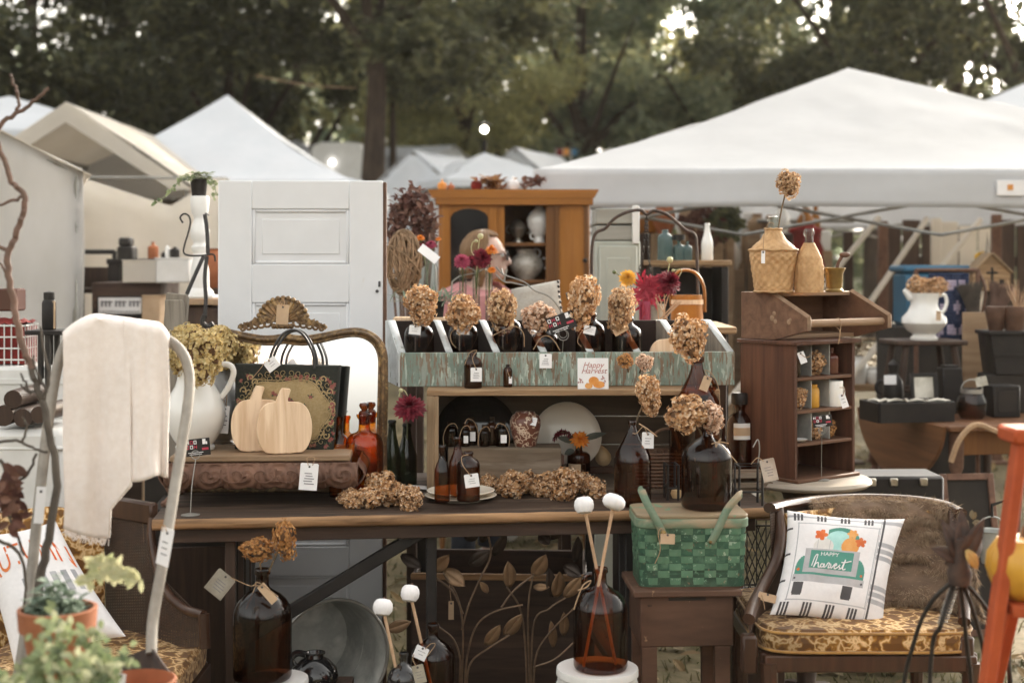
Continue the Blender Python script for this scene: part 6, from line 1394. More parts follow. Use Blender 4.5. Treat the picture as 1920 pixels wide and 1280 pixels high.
YS = 3.0; so_ = V((X(1798, YS), YS, 0)); sp_ = thing('metal_sculpture', 'dark rusty metal flower figure on splayed wire legs before the fur throw', 'garden sculpture', so_)
S_ = lambda px, py, Y=YS: W(px, py, Y)-so_
for pts in ([(1790, 1085), (1745, 1130), (1715, 1200), (1690, 1330), (1680, 1700)], [(1793, 1085), (1765, 1170), (1745, 1250), (1735, 1700)], [(1803, 1085), (1835, 1180), (1850, 1290), (1868, 1700)], [(1806, 1085), (1850, 1140), (1885, 1200), (1935, 1700)], [(1800, 1085), (1812, 1200), (1822, 1320), (1820, 1700)]):
    g = G(); P = smooth([S_(a, b, YS+.03*i) for i, (a, b) in enumerate(pts)], 5); s_ = P[-1].z; P = [V((p.x, p.y, max(p.z, 0))) for p in P]; g.tube(P, .0048, 7); g.build('leg', m_iron, sp_)
g = G(); g.lathe([(0, -.03), (.022, -.026), (.026, 0), (.016, .03), (.012, .07), (0, .075)], 16, tr(*S_(1799, 1072))); g.build('hub', m_rust, sp_)
rd = random.Random(9)
for (a, L, w) in ((85, .10, .036), (110, .085, .034), (150, .062, .03), (35, .07, .034), (65, .095, .034), (190, .03, .03), (0, .045, .03)):
    g = G(); d = V((math.cos(R(a)), rd.uniform(-.5, .2), math.sin(R(a)))); g.leaf(S_(1800, 1050), d, (0, -1, .3), L, w, 7, .45, .5); g.build('petal', m_rust, sp_, solid=.0015)
g = G(); g.leaf(S_(1812, 1030, YS-.02), (.55, -.4, -1), (0, -1, .2), .045, .024, 6, .2, .4); g.build('gold_petal', mat('gold_leaf', (.5, .34, .12), rough=.5, metal=.3), sp_, solid=.002)
g = G(); g.tube([S_(1790-.27*i, 1098+.8*i)+V((.010*math.cos(i*.9), .010*math.sin(i*.9), 0)) for i in range(90)], .0014, 5); g.build('spring', m_iron, sp_)

BZ = 1.265; 
rbn = thing('plank_bench', 'high narrow plank bench behind the teal bin', 'bench', (X(745, 5.1), 5.08, 0), 0)
w = X(1372, 5.2)-X(745, 5.1); g = G(); g.box((w/2, .25, BZ-.012), (w, .5, .024), .003); g.build('top', m_crate, rbn)
for x in (.05, w/2, w-.05):
    for y in (.04, .46): g = G(); g.box((x, y, (BZ-.024)/2), (.035, .035, BZ-.024), .003); g.build('leg', m_dwood, rbn)
def onB(px, Y): return V((X(px, Y), Y, BZ))
q = onB(800, 5.14); g = G(); g.box((0, 0, .017), (.235, .1, .034), .003); tag(g.build('pine_box', m_pine, None, loc=q), 'pale pine box under the succulent pot behind the bin', 'box')
q = V((X(822, 5.13), 5.13, BZ+.034)); t = thing('succulent_pot', 'spiky grey green succulent in a small black pot on the pine box', 'potted plant', q)
g = G(); g.lathe([(0, 0), (.024, 0), (.03, .055), (.032, .058), (.026, .056), (.024, .05), (0, .05)], 4, rot(z=45)); g.build('pot', m_black, t)
g = G(); rd = random.Random(3)
for i in range(130):
    a = rd.uniform(0, 6.28); e = rd.uniform(.0, 1.1); g.leaf((rd.gauss(-.03, .04), rd.gauss(0, .015), .055), (math.cos(a)*math.cos(e), .6*math.sin(a)*math.cos(e), math.sin(e)), (0, 0, 1), rd.uniform(.045, .085), .008, 4, .25, .4)
g.build('leaves', m_sageleaf, t, flat=True)
q = onB(826, 5.3); t = thing('card_holder', 'blank white card tilted on a thin wire stand behind the succulent', 'card stand', q)
g = G(); c = W(804, 476, 5.3)-q; g.box((0, 0, 0), (.082, .002, .038), .0004, M=tr(*c) @ rot(y=38, x=-30)); g.build('card', m_tag, t)
g = G(); g.tube([(0, 0, 0), tuple(W(815, 490, 5.3)-q)], .0016, 6); g.lathe([(0, 0), (.022, 0), (.01, .004), (0, .005)], 20); g.build('wire', m_steel, t)

q = onB(890, 5.2); t = thing('tube_vase', 'wire hung vase of three clear glass tubes behind the bin jars', 'vase', q)
for px in (868, 893, 917):
    g = G(); z1 = Z(505, 5.2)-BZ; x = X(px, 5.2)-q.x; g.lathe([(0, .004), (.008, .0), (.0135, .004), (.0135, z1), (.0155, z1+.002), (.012, z1), (.012, .012), (0, .01)], 16, tr(x, 0, 0)); tb_ = g.build('tube', m_clear, t)
    g = G(); g.lathe([(0, .012), (.0115, .012), (.0115, z1*.55), (0, z1*.55)], 12, tr(x, 0, 0)); g.build('water', m_clear, tb_)
g = G(); L5 = lambda px, py, Y=5.2: W(px, py, Y)-q
for pts in ([(848, 528), (862, 518), (880, 514), (893, 512), (905, 505), (920, 498)], [(893, 512), (888, 506), (876, 500)], [(930, 500), (943, 514), (965, 522), (985, 530), (1003, 545), (1030, 556), (1050, 580), (1056, 604)], [(943, 514), (940, 503)], [(930, 515), (945, 528), (960, 530), (985, 536)], [(945, 528), (950, 505)], [(848, 528), (846, 560), (850, 604)]):
    g.tube(smooth([L5(*p) for p in pts], 4), .0032, 6)
g.build('wire_frame', m_steel, t)
zg = 'zinnias in the glass tubes'
daisy('magenta zinnia in the left glass tube', 866, 489, 5.17, 16, q+V((X(868, 5.2)-q.x, 0, .1)), DAHM, 58, group=zg, sq=1.2)
daisy('dark burgundy zinnia behind the glass tubes, before the woman', 886, 492, 5.24, 17, q+V((X(893, 5.2)-q.x, 0.004, .1)), DAH, 60, group=zg)
daisy('open crimson zinnia over the middle glass tube', 904, 484, 5.16, 20, q+V((X(893, 5.2)-q.x, -.004, .1)), DAH, 75, 20, group=zg)
daisy('orange zinnia over the right glass tube', 921, 470, 5.17, 14, q+V((X(917, 5.2)-q.x, 0, .1)), DAHO, 20, group=zg, sq=1.3)
daisy('small rust zinnia low on the right glass tube', 922, 506, 5.15, 8, q+V((X(917, 5.2)-q.x, -.004, .1)), DAHO, 50, group=zg)
for (pts, lab) in (([(893, 520), (893, 490), (884, 470), (886, 455), (893, 452)], 'curled zinnia bud before the woman hair'), ([(893, 520), (896, 480), (898, 455), (901, 443)], 'round green zinnia bud above the burgundy zinnia')):
    g = G(); P = smooth([W(a, b, 5.19) for a, b in pts], 5); g.tube(P, .0018, 6); g.ball(P[-1], .011 if 'round' in lab else .007, 10, 8); tag(g.build('flower_bud', m_paleleaf), lab, 'flower bud')

cc = [W(958, 542, 5.42), W(1050, 524, 5.46), W(1062, 612, 5.36), W(950, 612, 5.34)]; b0 = (cc[2]+cc[3])/2
t = thing('linen_cushion', 'grey linen cushion with dark studs along one side standing behind the bin', 'cushion', b0); PPx = cushion(t, [p-b0 for p in cc], .05, 40, lambda u, v: 0, [m_linen])
g = G()
for i in range(8): g.ball(PPx(.95, .08+.115*i, 1, .001), .0062, 8, 6)
st_ = g.build('studs', m_black, t); st_['kind'] = 'stuff'
g = G(); g.tube([W(1062, 556, 5.2), W(1085, 550, 5.2)], .014, 8); tag(g.build('branch_stub', m_branchd), 'grey branch stub beside the linen cushion', 'branch')

q = onB(1222, 5.22); t = thing('zinc_pot', 'small galvanised pot of dahlias on the rear bench', 'pot', q)
g = G(); g.lathe([(0, 0), (.038, 0), (.05, .075), (.053, .078), (.047, .075), (.036, .008), (0, .008)], 24); g.build('body', m_galv, t)
g = G(); g.sheet(lambda u, v: V((-.05+.04*u, -.052+.01*math.sin(u*6), .09-.11*v)), 8, 6); g.build('ribbon', m_pink, t, solid=.002)
dg = 'dahlias behind the bin'
daisy('yellow orange pompom dahlia before the sage cabinet', 1177, 521, 5.15, 17, q+V((0, 0, .05)), DAHY, 70, name='dahlia', group=dg, sq=1.1)
daisy('large deep red dahlia above the zinc pot', 1254, 530, 5.18, 26, q+V((0, 0, .05)), DAH, 60, 30, name='dahlia', group=dg, sq=1.3)
g = G(); rd = random.Random(5)
for i in range(90):
    c = W(1215+rd.gauss(0, 9), 548+rd.gauss(0, 9), 5.18); a = rd.uniform(0, 6.28); g.leaf(c, (math.cos(a), -.3, math.sin(a)+.4), (0, -1, 0), rd.uniform(.03, .07), .011, 3, .2, .3)
o = g.build('amaranth', island('red_plume', [(.3, .02, .04), (.42, .05, .08), (.22, .012, .025)]), None, flat=True); tag(o, 'spiky crimson plume between the two dahlias', 'flower')
for (pts, r, lab) in (([(1222, 590), (1240, 540), (1252, 510), (1256, 487)], .012, 'pale round seed head above the red dahlia'), ([(1215, 590), (1195, 550), (1165, 520), (1152, 510)], .008, 'dark green bud left of the yellow dahlia'), ([(1228, 585), (1255, 545), (1275, 515), (1277, 505), (1262, 507)], .006, 'drooping straw coloured bud right of the red dahlia')):
    g = G(); P = smooth([W(a, b, 5.2) for a, b in pts], 5); g.tube(P, .0018, 6); g.ball(P[-1], r, 10, 8); tag(g.build('flower_bud', m_paleleaf if 'dark' not in lab else m_gstem), lab, 'flower bud')
g = G()
for i in range(9): a = R(100+rd.uniform(-60, 30)); s0 = W(1235+i*2, 598, 5.17); g.tube([s0, s0+V((math.cos(a)*.09, 0, abs(math.sin(a))*.09))], .002, 5)
tag(g.build('straw_stems', m_stick), 'bundle of dry straw stems leaning at the zinc pot', 'dry stems')

q = onB(1288, 5.4); k = 5.4/F; t = thing('wooden_bucket', 'orange wooden bucket with a bent bail handle behind the bin', 'bucket', q)
g = G(); h = Z(553, 5.4)-BZ; g.lathe([(0, 0), (.062, 0), (.058, h), (.05, h), (.05, .02), (0, .02)], 28); g.build('staves', m_oak, t)
g = G(); g.lathe([(.0605, h*.68), (.0625, h*.68), (.062, h*.84), (.06, h*.84)], 28); g.build('band', m_pine, t)
g = G(); P = smooth([V((-.06, 0, h*.6)), V((-.06, 0, h+.04)), V((-.03, 0, h+.09)), V((.03, 0, h+.085)), V((.064, 0, h+.03)), V((.068, 0, h*.4))], 6); g.tube(P, .0062, 8, flat=1.6); g.build('bail', m_oakx, t)

q = V((X(1212, 5.5), 5.5, BZ)); t = thing('iron_arch', 'wrought iron arch hanger with two chains behind the dahlias', 'plant hanger', q)
A5 = lambda px, py, Y=5.5: W(px, py, Y)-q
g = G(); P = smooth([A5(*p) for p in ((1111, 602), (1109, 520), (1113, 445), (1135, 428), (1152, 410), (1175, 398), (1200, 394), (1213, 402), (1226, 395), (1250, 402), (1270, 418), (1286, 432), (1302, 440), (1306, 465), (1308, 530), (1310, 602))], 6)
P[0].z = 0; P[-1].z = 0; g.tube(P, .0062, 8); g.build('arch', m_rust, t)
for pts in ([(1212, 404), (1206, 470), (1192, 548)], [(1213, 404), (1216, 470), (1223, 545)]):
    g = G(); P = smooth([A5(*p) for p in pts], 11)
    for i in range(len(P)-1):
        c = (P[i]+P[i+1])/2; d = (P[i+1]-P[i]); e = .003 if i % 2 else 0; n_ = V((1, 0, 0)) if i % 2 else V((0, 1, 0)); L = d.length*.72; dn = d.normalized()
        g.tube([c+dn*(L*math.cos(a))+n_*(.0045*math.sin(a)) for a in [2*PI*j/10 for j in range(11)]], .0016, 5)
    g.build('chain', m_iron, t)

q = onB(757, 5.42); t = thing('vine_ball', 'tall wound grapevine ball beside the white door', 'vine ball', q)
g = G(); rd = random.Random(12); k = 5.42/F; c = W(757, 492, 5.42)-q
for i in range(42):
    ax = V((rd.gauss(0, 1), rd.gauss(0, 1), rd.gauss(0, .5))).normalized(); u = ax.orthogonal().normalized(); v = ax.cross(u); r1 = rd.uniform(.8, 1); ph = rd.uniform(0, 6)
    g.tube([c+V(((u.x*math.cos(a)+v.x*math.sin(a))*36*k*r1, (u.y*math.cos(a)+v.y*math.sin(a))*30*k*r1, (u.z*math.cos(a)+v.z*math.sin(a))*62*k*r1)) for a in [ph+2*PI*j/22 for j in range(23)]], .0034, 5)
g.build('vines', m_vine, t)
t = thing('burgundy_bush', 'dark burgundy leaved dried bush rising behind the vine ball', 'plant', V((X(770, 6.1), 6.1, 0)))
g = G(); c = W(773, 425, 6.1)-V(t.location); k = 6.1/F
for i in range(12):
    a = rd.uniform(0, 6.28); g.tube(smooth([(0, 0, 0), (.02*math.cos(a), .02*math.sin(a), .7), (c.x+.10*math.cos(a), .1*math.sin(a), c.z+rd.uniform(-.1, .12))], 5), .006, 5)
g.build('stems', m_branch, t)
g = G()
for i in range(950):
    d = V((rd.gauss(0, 1), rd.gauss(0, 1), rd.gauss(0, 1))).normalized(); p = c+V((d.x*46*k, d.y*40*k, d.z*80*k))*rd.uniform(.3, 1)**.6; g.leaf(p, (rd.gauss(0, 1), rd.gauss(0, 1), rd.gauss(.3, 1)), (0, -.5, 1), rd.uniform(.025, .045), .02, 3, .2, .3)
g.build('leaves', m_bushred, t, flat=True)
q = onB(800, 5.48); t = thing('zinnia_jar', 'clear jar of orange and red zinnias beside the orange cabinet', 'vase', q); k = 5.48/F
g = G(); h = Z(478, 5.48)-BZ; g.lathe([(0, .002), (.04, 0), (.044, .006), (.044, h*.8), (.034, h*.9), (.034, h), (.03, h), (.04, .01), (0, .008)], 24); g.build('jar', m_clear, t); g = G(); g.lathe([(0, .009), (.038, .009), (.038, h*.35), (0, h*.35)], 20); g.build('soil', m_terra, t)
for (px, py, r, me, tx, lab) in ((788, 446, 9, DAHO, 30, 'small orange zinnia at the top of the clear jar'), (808, 458, 11, DAHM, 40, 'red and yellow zinnia at the right of the clear jar'), (790, 465, 13, DAH, 60, 'dark red zinnia half behind the blank white card'), (822, 448, 6, DAHO, 30, 'tiny orange zinnia at the cabinet edge')):
    daisy(lab, px, py, 5.46, r, q+V((0, 0, .1)), me, tx, group='zinnias in the clear jar')

HY = 7.4; k = HY/F; h0 = V((X(822, HY), HY, 0)); hw = 284*k; htop = Z(372, HY)
hu = thing('hutch', 'orange oak hutch with an arched glass door and open shelves behind the woman', 'cabinet', h0, 1)
g = G(); g.box((.012, .2, htop/2+.075), (.024, .4, htop-.15), .003); g.build('side_panel', m_oak, hu)
g = G(); g.box((hw-.012, .2, htop/2+.075), (.024, .4, htop-.15), .003); g.build('side_panel', m_oak, hu)
for x in (.02, hw-.02):
    for y in (.02, .38): g = G(); g.lathe([(0, 0), (.012, 0), (.022, .15), (0, .15)], 10, tr(x, y, 0)); g.build('leg', m_oakdark, hu)
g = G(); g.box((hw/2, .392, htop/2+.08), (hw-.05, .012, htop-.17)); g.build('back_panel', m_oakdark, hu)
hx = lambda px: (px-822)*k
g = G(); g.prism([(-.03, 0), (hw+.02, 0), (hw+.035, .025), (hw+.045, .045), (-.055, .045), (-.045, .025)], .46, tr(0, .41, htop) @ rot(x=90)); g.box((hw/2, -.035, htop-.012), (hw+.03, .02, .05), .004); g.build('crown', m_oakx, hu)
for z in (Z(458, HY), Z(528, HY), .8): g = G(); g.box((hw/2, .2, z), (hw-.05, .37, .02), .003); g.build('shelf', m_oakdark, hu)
g = G(); g.box((hw/2, -.006, .47), (hw-.05, .02, .62), .004); g.build('lower_front', m_oak, hu)
g = G(); g.box((hx(938), -.004, (htop+.8)/2), (.045, .022, htop-.8), .003); g.build('stile', m_oak, hu)
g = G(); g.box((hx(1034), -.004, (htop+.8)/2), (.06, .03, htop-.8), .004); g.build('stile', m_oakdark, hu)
def arched_door(x0, x1, z0, z1, st, y, infill, nm, mf):
    d = G(); w_ = x1-x0; d.box((x0+st/2, y, (z0+z1)/2), (st, .022, z1-z0), .003); d.box((x1-st/2, y, (z0+z1)/2), (st, .022, z1-z0), .003); d.box(((x0+x1)/2, y, z0+st/2), (w_-2*st, .021, st), .002)
    n = 14; a, b = x0+st, x1-st; zt_ = z1; arch = [(a+(b-a)*i/n, z1-st*1.9+st*1.0*math.sin(PI*i/n)**.5) for i in range(n+1)]
    d.prism([(a, zt_)]+arch+[(b, zt_)], .02, tr(0, y+.01, 0) @ rot(x=90)); o = d.build(nm, mf, hu)
    p_ = G(); p_.box(((a+b)/2, y+.006, (z0+z1)/2), (b-a, .006, z1-z0-2*st*.6)); p_.build('pane' if infill is not m_oak else 'panel', infill, o); return o
arched_door(hx(828), hx(932), .82, htop-.012, .046, -.012, m_blackgloss, 'door', m_oak)
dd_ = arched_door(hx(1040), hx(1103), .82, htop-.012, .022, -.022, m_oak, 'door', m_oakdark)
g = G(); g.ball((hx(1096), -.045, Z(488, HY)), .012, 10, 8); g.build('knob', m_black, dd_)
zsh = Z(458, HY)+.01; zs2 = Z(528, HY)+.01
t = thing('glass_bowl', 'round silvery glass ornament on the upper shelf of the hutch', 'ornament', h0+V((hx(972), .15, zsh)))
g = G(); g.lathe([(0, .0), (.03, 0), (.026, .012), (.012, .02), (.03, .04), (.044, .075), (.03, .108), (.012, .12), (0, .122)], 24); g.build('body', m_silver, t); g = G(); g.tube(arc((.044, 0, .07), .02, 90, -90, 8), .004, 6); g.tube(arc((-.044, 0, .07), .02, 90, 270, 8), .004, 6); g.build('handles', m_silver, t)
t = thing('ginger_jar', 'white round jar at the right of the upper hutch shelf', 'jar', h0+V((hx(1012), .12, zsh)))
g = G(); g.lathe([(0, 0), (.03, 0), (.026, .03), (.06, .08), (.068, .12), (.05, .16), (.025, .18), (.02, .19), (0, .19)], 24); g.build('body', m_ceramic, t); g = G(); g.tube(arc((-.03, -.02, .035), .018, 60, 300, 8), .005, 6); g.build('scroll_foot', m_ceramic, t)
t = thing('silver_jug', 'big mottled silver and white jug on the lower hutch shelf behind the woman', 'jug', h0+V((hx(988), .14, zs2)))
g = G(); g.lathe([(0, 0), (.045, 0), (.05, .01), (.08, .04), (.092, .075), (.08, .11), (.055, .13), (.05, .145), (.06, .16), (.055, .16), (.045, .14), (0, .12)], 28); g.build('body', mat('mottled_china', (.6, .56, .5), (.25, .22, .18), rough=.25, scale=14, coat=.4), t); g = G(); g.tube(arc((.088, 0, .085), .028, 100, -80, 8), .006, 6); g.tube(arc((.05, 0, .14), .022, 130, -60, 8), .005, 6); g.build('handle', m_ceramic, t)
hd = 'autumn bits on top of the hutch'
zt0 = htop+.046; rd = random.Random(4)
for (px, r, mm, lab) in ((828, .028, m_opr, 'small orange gourd at the left end of the hutch top'), (845, .02, m_terra, 'little brown bottle shaped gourd on the hutch top'), (893, .034, m_redcl, 'red and white mushroom gourd on the hutch top'), (962, .036, m_wpump, 'small white pumpkin on the hutch top')):
    g = G(); g.lathe([(0, .004), (r*.7, 0), (r, r*.7), (r*.8, r*1.3), (r*.25, r*1.5), (r*.15, r*2.0), (0, r*2.05)], 20, lump=lambda a, z: 1-.06*abs(math.cos(a*4))); tag(g.build('gourd', mm, None, loc=h0+V((hx(px), .05, zt0))), lab, 'gourd', hd)
for (px, n_, lab) in ((922, 60, 'heap of rusty dried leaves on the middle of the hutch top'), (998, 30, 'low heap of dried leaves at the right of the hutch top')):
    g = G()
    for i in range(n_): a = rd.uniform(0, 6.28); g.leaf((rd.gauss(0, .035), rd.gauss(0, .02), rd.uniform(0, .05)), (math.cos(a), .3*math.sin(a), rd.uniform(.1, 1.1)), (0, -.3, 1), rd.uniform(.03, .065), .035, 3, .3, .3)
    tag(g.build('leaf_heap', m_bushred if px > 950 else island('rust_leaf', [(.2, .08, .03), (.34, .17, .06), (.12, .05, .03)]), None, flat=True, loc=h0+V((hx(px), .05, zt0))), lab, 'dried leaves', hd)

PYY = 6.9; k = PYY/F; po = V((X(896, PYY), PYY, 0))
pr_ = thing('person', 'woman in a dusty pink shirt and glasses turned sideways before the orange hutch', 'person', po, 0)
hc_ = W(912, 481, PYY)-po; zsh_ = Z(541, PYY)
def human():
    g = G(); nk = V((.02, 0, Z(530, PYY)))

    f = rot(z=-40)
    def B(x, y, z): return f @ V((x, y, z))
    g.tube([V((0, 0, .86)), V((0, 0, .95)), V((0, 0, 1.08)), V((0, 0, 1.2)), V((0, 0, 1.3)), V((.0, 0, zsh_-.02)), V((.01, 0, zsh_+.02))], [.14, .15, .125, .135, .145, .13, .07], 18, M=f @ Matrix.Diagonal((.78, 1.12, 1, 1)))
    g.tube([V((.01, 0, zsh_-.02)), V((.02, 0, nk.z)), hc_+V((-.01, 0, -.04))], [.06, .05, .052], 14)
    for s in (-1, 1):
        g.tube([B(0, s*.09, .92), B(.01, s*.095, .7), B(.015, s*.095, .5), B(0, s*.095, .3), B(-.01, s*.095, .09)], [.085, .075, .055, .05, .036], 12)
        g.tube([B(-.03, s*.095, .05), B(.05, s*.097, .045), B(.15, s*.1, .03)], [.035, .036, .026], 10)
        g.tube([B(0, s*.13, zsh_-.03), B(-.01, s*.19, zsh_-.06), B(-.02, s*.22, zsh_-.28), B(.03, s*.215, zsh_-.40), B(.13, s*.2, zsh_-.50)], [.058, .056, .042, .036, .026], 12)
        h = B(.15, s*.2, zsh_-.52); g.ball(h, (.036, .026, .042), 10, 8)
        for j, (L, a) in enumerate(((.055, -.018), (.062, -.006), (.058, .006), (.046, .018))):
            p0 = h+B(.02, a, -.02); g.tube([p0, p0+B(L*.5, a*.4, -L*.3), p0+B(L*.75, a*.4, -L*.75)], [.0095, .0085, .007], 8)
        p0 = h+B(.0, -s*.02, 0); g.tube([p0, p0+B(.025, -s*.022, -.012), p0+B(.045, -s*.024, -.02)], [.011, .0095, .008], 8)

    g.ball(hc_+V((-.012, 0, .022)), (.098, .076, .092), 20, 14)
    g.ball(hc_+V((.03, 0, -.028)), (.062, .058, .082), 18, 12)
    g.ball(hc_+V((.062, 0, -.088)), (.026, .03, .022), 12, 8)
    g.tube([hc_+V((.088, 0, .012)), hc_+V((.106, 0, -.016)), hc_+V((.113, 0, -.03)), hc_+V((.094, 0, -.038))], [.010, .013, .014, .010], 8)
    g.ball(hc_+V((.088, 0, -.056)), (.013, .022, .007), 10, 6); g.ball(hc_+V((.085, 0, -.068)), (.013, .02, .007), 10, 6)
    g.ball(hc_+V((.078, 0, .026)), (.016, .045, .012), 10, 6)
    for s in (-1, 1): g.ball(hc_+V((-.008, s*.074, -.01)), (.018, .009, .030), 10, 8)
    return g
o = human().build('body', m_skin, pr_)
md = o.modifiers.new('one_surface', 'REMESH'); md.mode = 'VOXEL'; md.voxel_size = .0055; md.use_smooth_shade = True
ms = o.modifiers.new('soften', 'SMOOTH'); ms.factor = .5; ms.iterations = 4
for s in (-1, 1):
    g = G(); g.ball(hc_+V((.076, s*.03, .006)), .0115, 12, 8); e_ = g.build('eye', m_ceramic, pr_); g = G(); g.ball(hc_+V((.0845, s*.031, .006)), .0055, 8, 6); g.build('iris', m_black, e_)

g = G()
def hairf(u, v):
    a = 2*PI*u; el_ = R(86-128*v); fr = 1-.42*max(0, math.cos(a))*(v**1.2)*1.5; el_ = R(88-(128 if math.cos(a) < -.1 else 128-90*min(1, (math.cos(a)+.1)*2))*v); d = V((math.cos(a)*math.cos(el_), math.sin(a)*math.cos(el_), math.sin(el_)))
    q = 1+.02*math.sin(a*26+v*4); return hc_+V((-.014, 0, .024))+V((d.x*.108*q, d.y*.087*q, d.z*.102*q))
rd = random.Random(19)
for i in range(150):
    u0 = rd.random(); u1 = u0+(.5-u0)*rd.uniform(.1, .35); v1 = rd.uniform(.55, 1.0); c_ = hc_+V((-.014, 0, .024))
    g.tube([c_+(hairf(u0+(u1-u0)*t/7, .04+(v1-.04)*t/7)-c_)*(1.012+.012*math.sin(i+t)) for t in range(8)], [.0009]+[.0021]*6+[.0008], 4)
g.sheet(hairf, 72, 18, wu=True); g.ball(hc_+V((-.085, .0, -.06)), (.045, .05, .045), 14, 10); g.tube(smooth([hc_+V((-.03, -.082, .03)), hc_+V((-.03, -.088, -.03)), hc_+V((-.02, -.075, -.09)), hc_+V((-.03, -.06, -.14))], 4), [.022]*5+[.02]*4+[.012]*4, 8); g.build('hair', m_hair, pr_, solid=.006)
g = G()
for s in (-1, 1):
    c = hc_+V((.102, s*.033, .004)); g.tube([c+V((.004*math.cos(a), .027*math.cos(a), .021*math.sin(a))) for a in [2*PI*i/18 for i in range(19)]], .003, 6); g.tube([hc_+V((.096, s*.058, .01)), hc_+V((.04, s*.082, .012)), hc_+V((-.01, s*.085, .008))], .0028, 6)
g.tube([hc_+V((.104, -.01, .008)), hc_+V((.108, 0, .01)), hc_+V((.104, .01, .008))], .0025, 6); gl_ = g.build('glasses', m_black, pr_)
for s in (-1, 1): g = G(); g.lathe([(0, 0), (.025, 0), (.025, .001), (0, .001)], 18, tr(*(hc_+V((.103, s*.033, .004)))) @ rot(y=90) @ Matrix.Diagonal((.78, 1, 1, 1))); g.build('lens', m_dark, gl_)
g = G(); f = rot(z=-40)
g.tube([V((0, 0, .84)), V((0, 0, .95)), V((0, 0, 1.08)), V((0, 0, 1.2)), V((0, 0, 1.3)), V((.0, 0, zsh_-.02)), V((.008, 0, zsh_+.012))], [.162, .165, .142, .15, .16, .148, .078], 24, cap=False, M=f @ Matrix.Diagonal((.8, 1.14, 1, 1)))
for s in (-1, 1): g.tube([f @ V((0, s*.10, zsh_-.035)), f @ V((-.01, s*.192, zsh_-.062)), f @ V((-.018, s*.212, zsh_-.16)), f @ V((-.02, s*.222, zsh_-.24))], [.072, .071, .064, .060], 16, cap=False)
g.build('shirt', m_shirt, pr_, solid=.005)
g = G(); g.tube([f @ V((0, 0, .97)), f @ V((0, 0, .86))], [.155, .16], 18, cap=False)
for s in (-1, 1): g.tube([f @ V((0, s*.085, .93)), f @ V((.01, s*.097, .7)), f @ V((.015, s*.097, .5)), f @ V((0, s*.097, .3)), f @ V((-.01, s*.097, .11))], [.1, .087, .068, .06, .056], 14, cap=False)
g.build('trousers', m_jeans, pr_, solid=.004)
for s in (-1, 1):
    g = G(); g.tube([f @ V((-.055, s*.095, .055)), f @ V((-.02, s*.095, .06)), f @ V((.06, s*.098, .05)), f @ V((.16, s*.1, .036)), f @ V((.185, s*.1, .03))], [.036, .046, .046, .036, .02], 12); g.build('shoe', m_shoe, pr_)

q = V((X(1117, 6.0), 6.0, 0)); k = 6/F; w = 84*k; zt = Z(452, 6)
t = thing('sage_cabinet', 'sage green painted cupboard under stacked grey boards', 'cupboard', q)
g = G(); g.box((w/2, .18, zt/2), (w, .34, zt), .004); g.build('carcass', m_sage, t); g = G(); g.box((w/2, -.004, zt-.33), (w-.03, .016, .62), .004); d = g.build('door', m_sage, t); g = G(); g.box((w/2, -.013, zt-.33), (w-.09, .006, .52), .004); g.build('panel', m_sage, d)
for i, (a, b) in enumerate(((452, 422), (421, 390))):
    z0, z1 = Z(a, 6)+.002, Z(b, 6); g = G(); g.box((0, 0, (z1-z0)/2), (w*.98, .3, z1-z0-.003), .004); tag(g.build('board_box', m_greybox, None, loc=q+V((w/2, .17, z0))), ('lower' if i == 0 else 'upper')+' grey weathered board box on the sage cupboard', 'box', 'grey board boxes')
g = G(); g.box((0, 0, .06), (.03, .02, .16), .003); tag(g.build('white_board', m_white, None, loc=q+V((w-.02, -.0, Z(448, 6)))), 'white slat leaning on the grey board boxes', 'slat')
q = V((X(1225, 6.4), 6.4, 0)); k = 6.4/F; w = 140*k; zt = Z(488, 6.4)
t = thing('black_shelf', 'black open shelf unit holding blue glass jars behind the bucket', 'shelf unit', q)
g = G(); g.box((w/2, .15, zt-.012), (w+.03, .34, .024), .003); g.build('top', m_crate, t)
g = G(); g.box((.015, .15, (zt-.03)/2), (.03, .32, zt-.03)); g.box((w-.015, .15, (zt-.03)/2), (.03, .32, zt-.03)); g.box((w/2, .3, (zt-.03)/2), (w-.06, .015, zt-.04)); 
for z in (.3, .8, 1.12): g.box((w/2, .15, z), (w-.06, .3, .02))
g.build('carcass', m_black, t)
jg = 'blue glass jars on the black shelf'
for (px, w_, h, lab) in ((1247, 29, 58, 'large blue green glass carboy on the black shelf'), (1273, 22, 38, 'blue glass jar with a dark lid on the black shelf'), (1289, 18, 36, 'narrow blue glass jar right of the lidded jar')):
    qq = V((X(px, 6.45), 6.45, zt)); b = bottle('glass_jar', lab, qq, w_*k, h*k, 'apo' if w_ < 25 else 'boston', m_tealglass, jg, cat='jar')
    if w_ == 22: g = G(); g.lathe([(0, h*k), (.028, h*k), (.028, h*k+.025), (0, h*k+.025)], 18); g.build('lid', m_black, b)
qq = V((X(1326, 6.45), 6.45, zt)); bottle('milk_bottle', 'tall white milk bottle at the right of the black shelf', qq, 22*k, 70*k, 'long', m_ceramic, None)
g = G(); g.lathe([(0, 0), (.022, 0), (.03, .03), (.03, .05), (.012, .07), (0, .07)], 16); tag(g.build('white_jug', m_ceramic, None, loc=q+V((X(1340, 6.4)-q.x, .08, 1.131))), 'small white crock inside the black shelf', 'crock')
g = G(); g.lathe([(0, 0), (.04, 0), (.05, .04), (.04, .1), (.02, .14), (0, .14)], 16); tag(g.build('dark_crock', m_blackgloss, None, loc=q+V((X(1262, 6.4)-q.x, .1, 1.131))), 'dark crock inside the black shelf', 'crock')

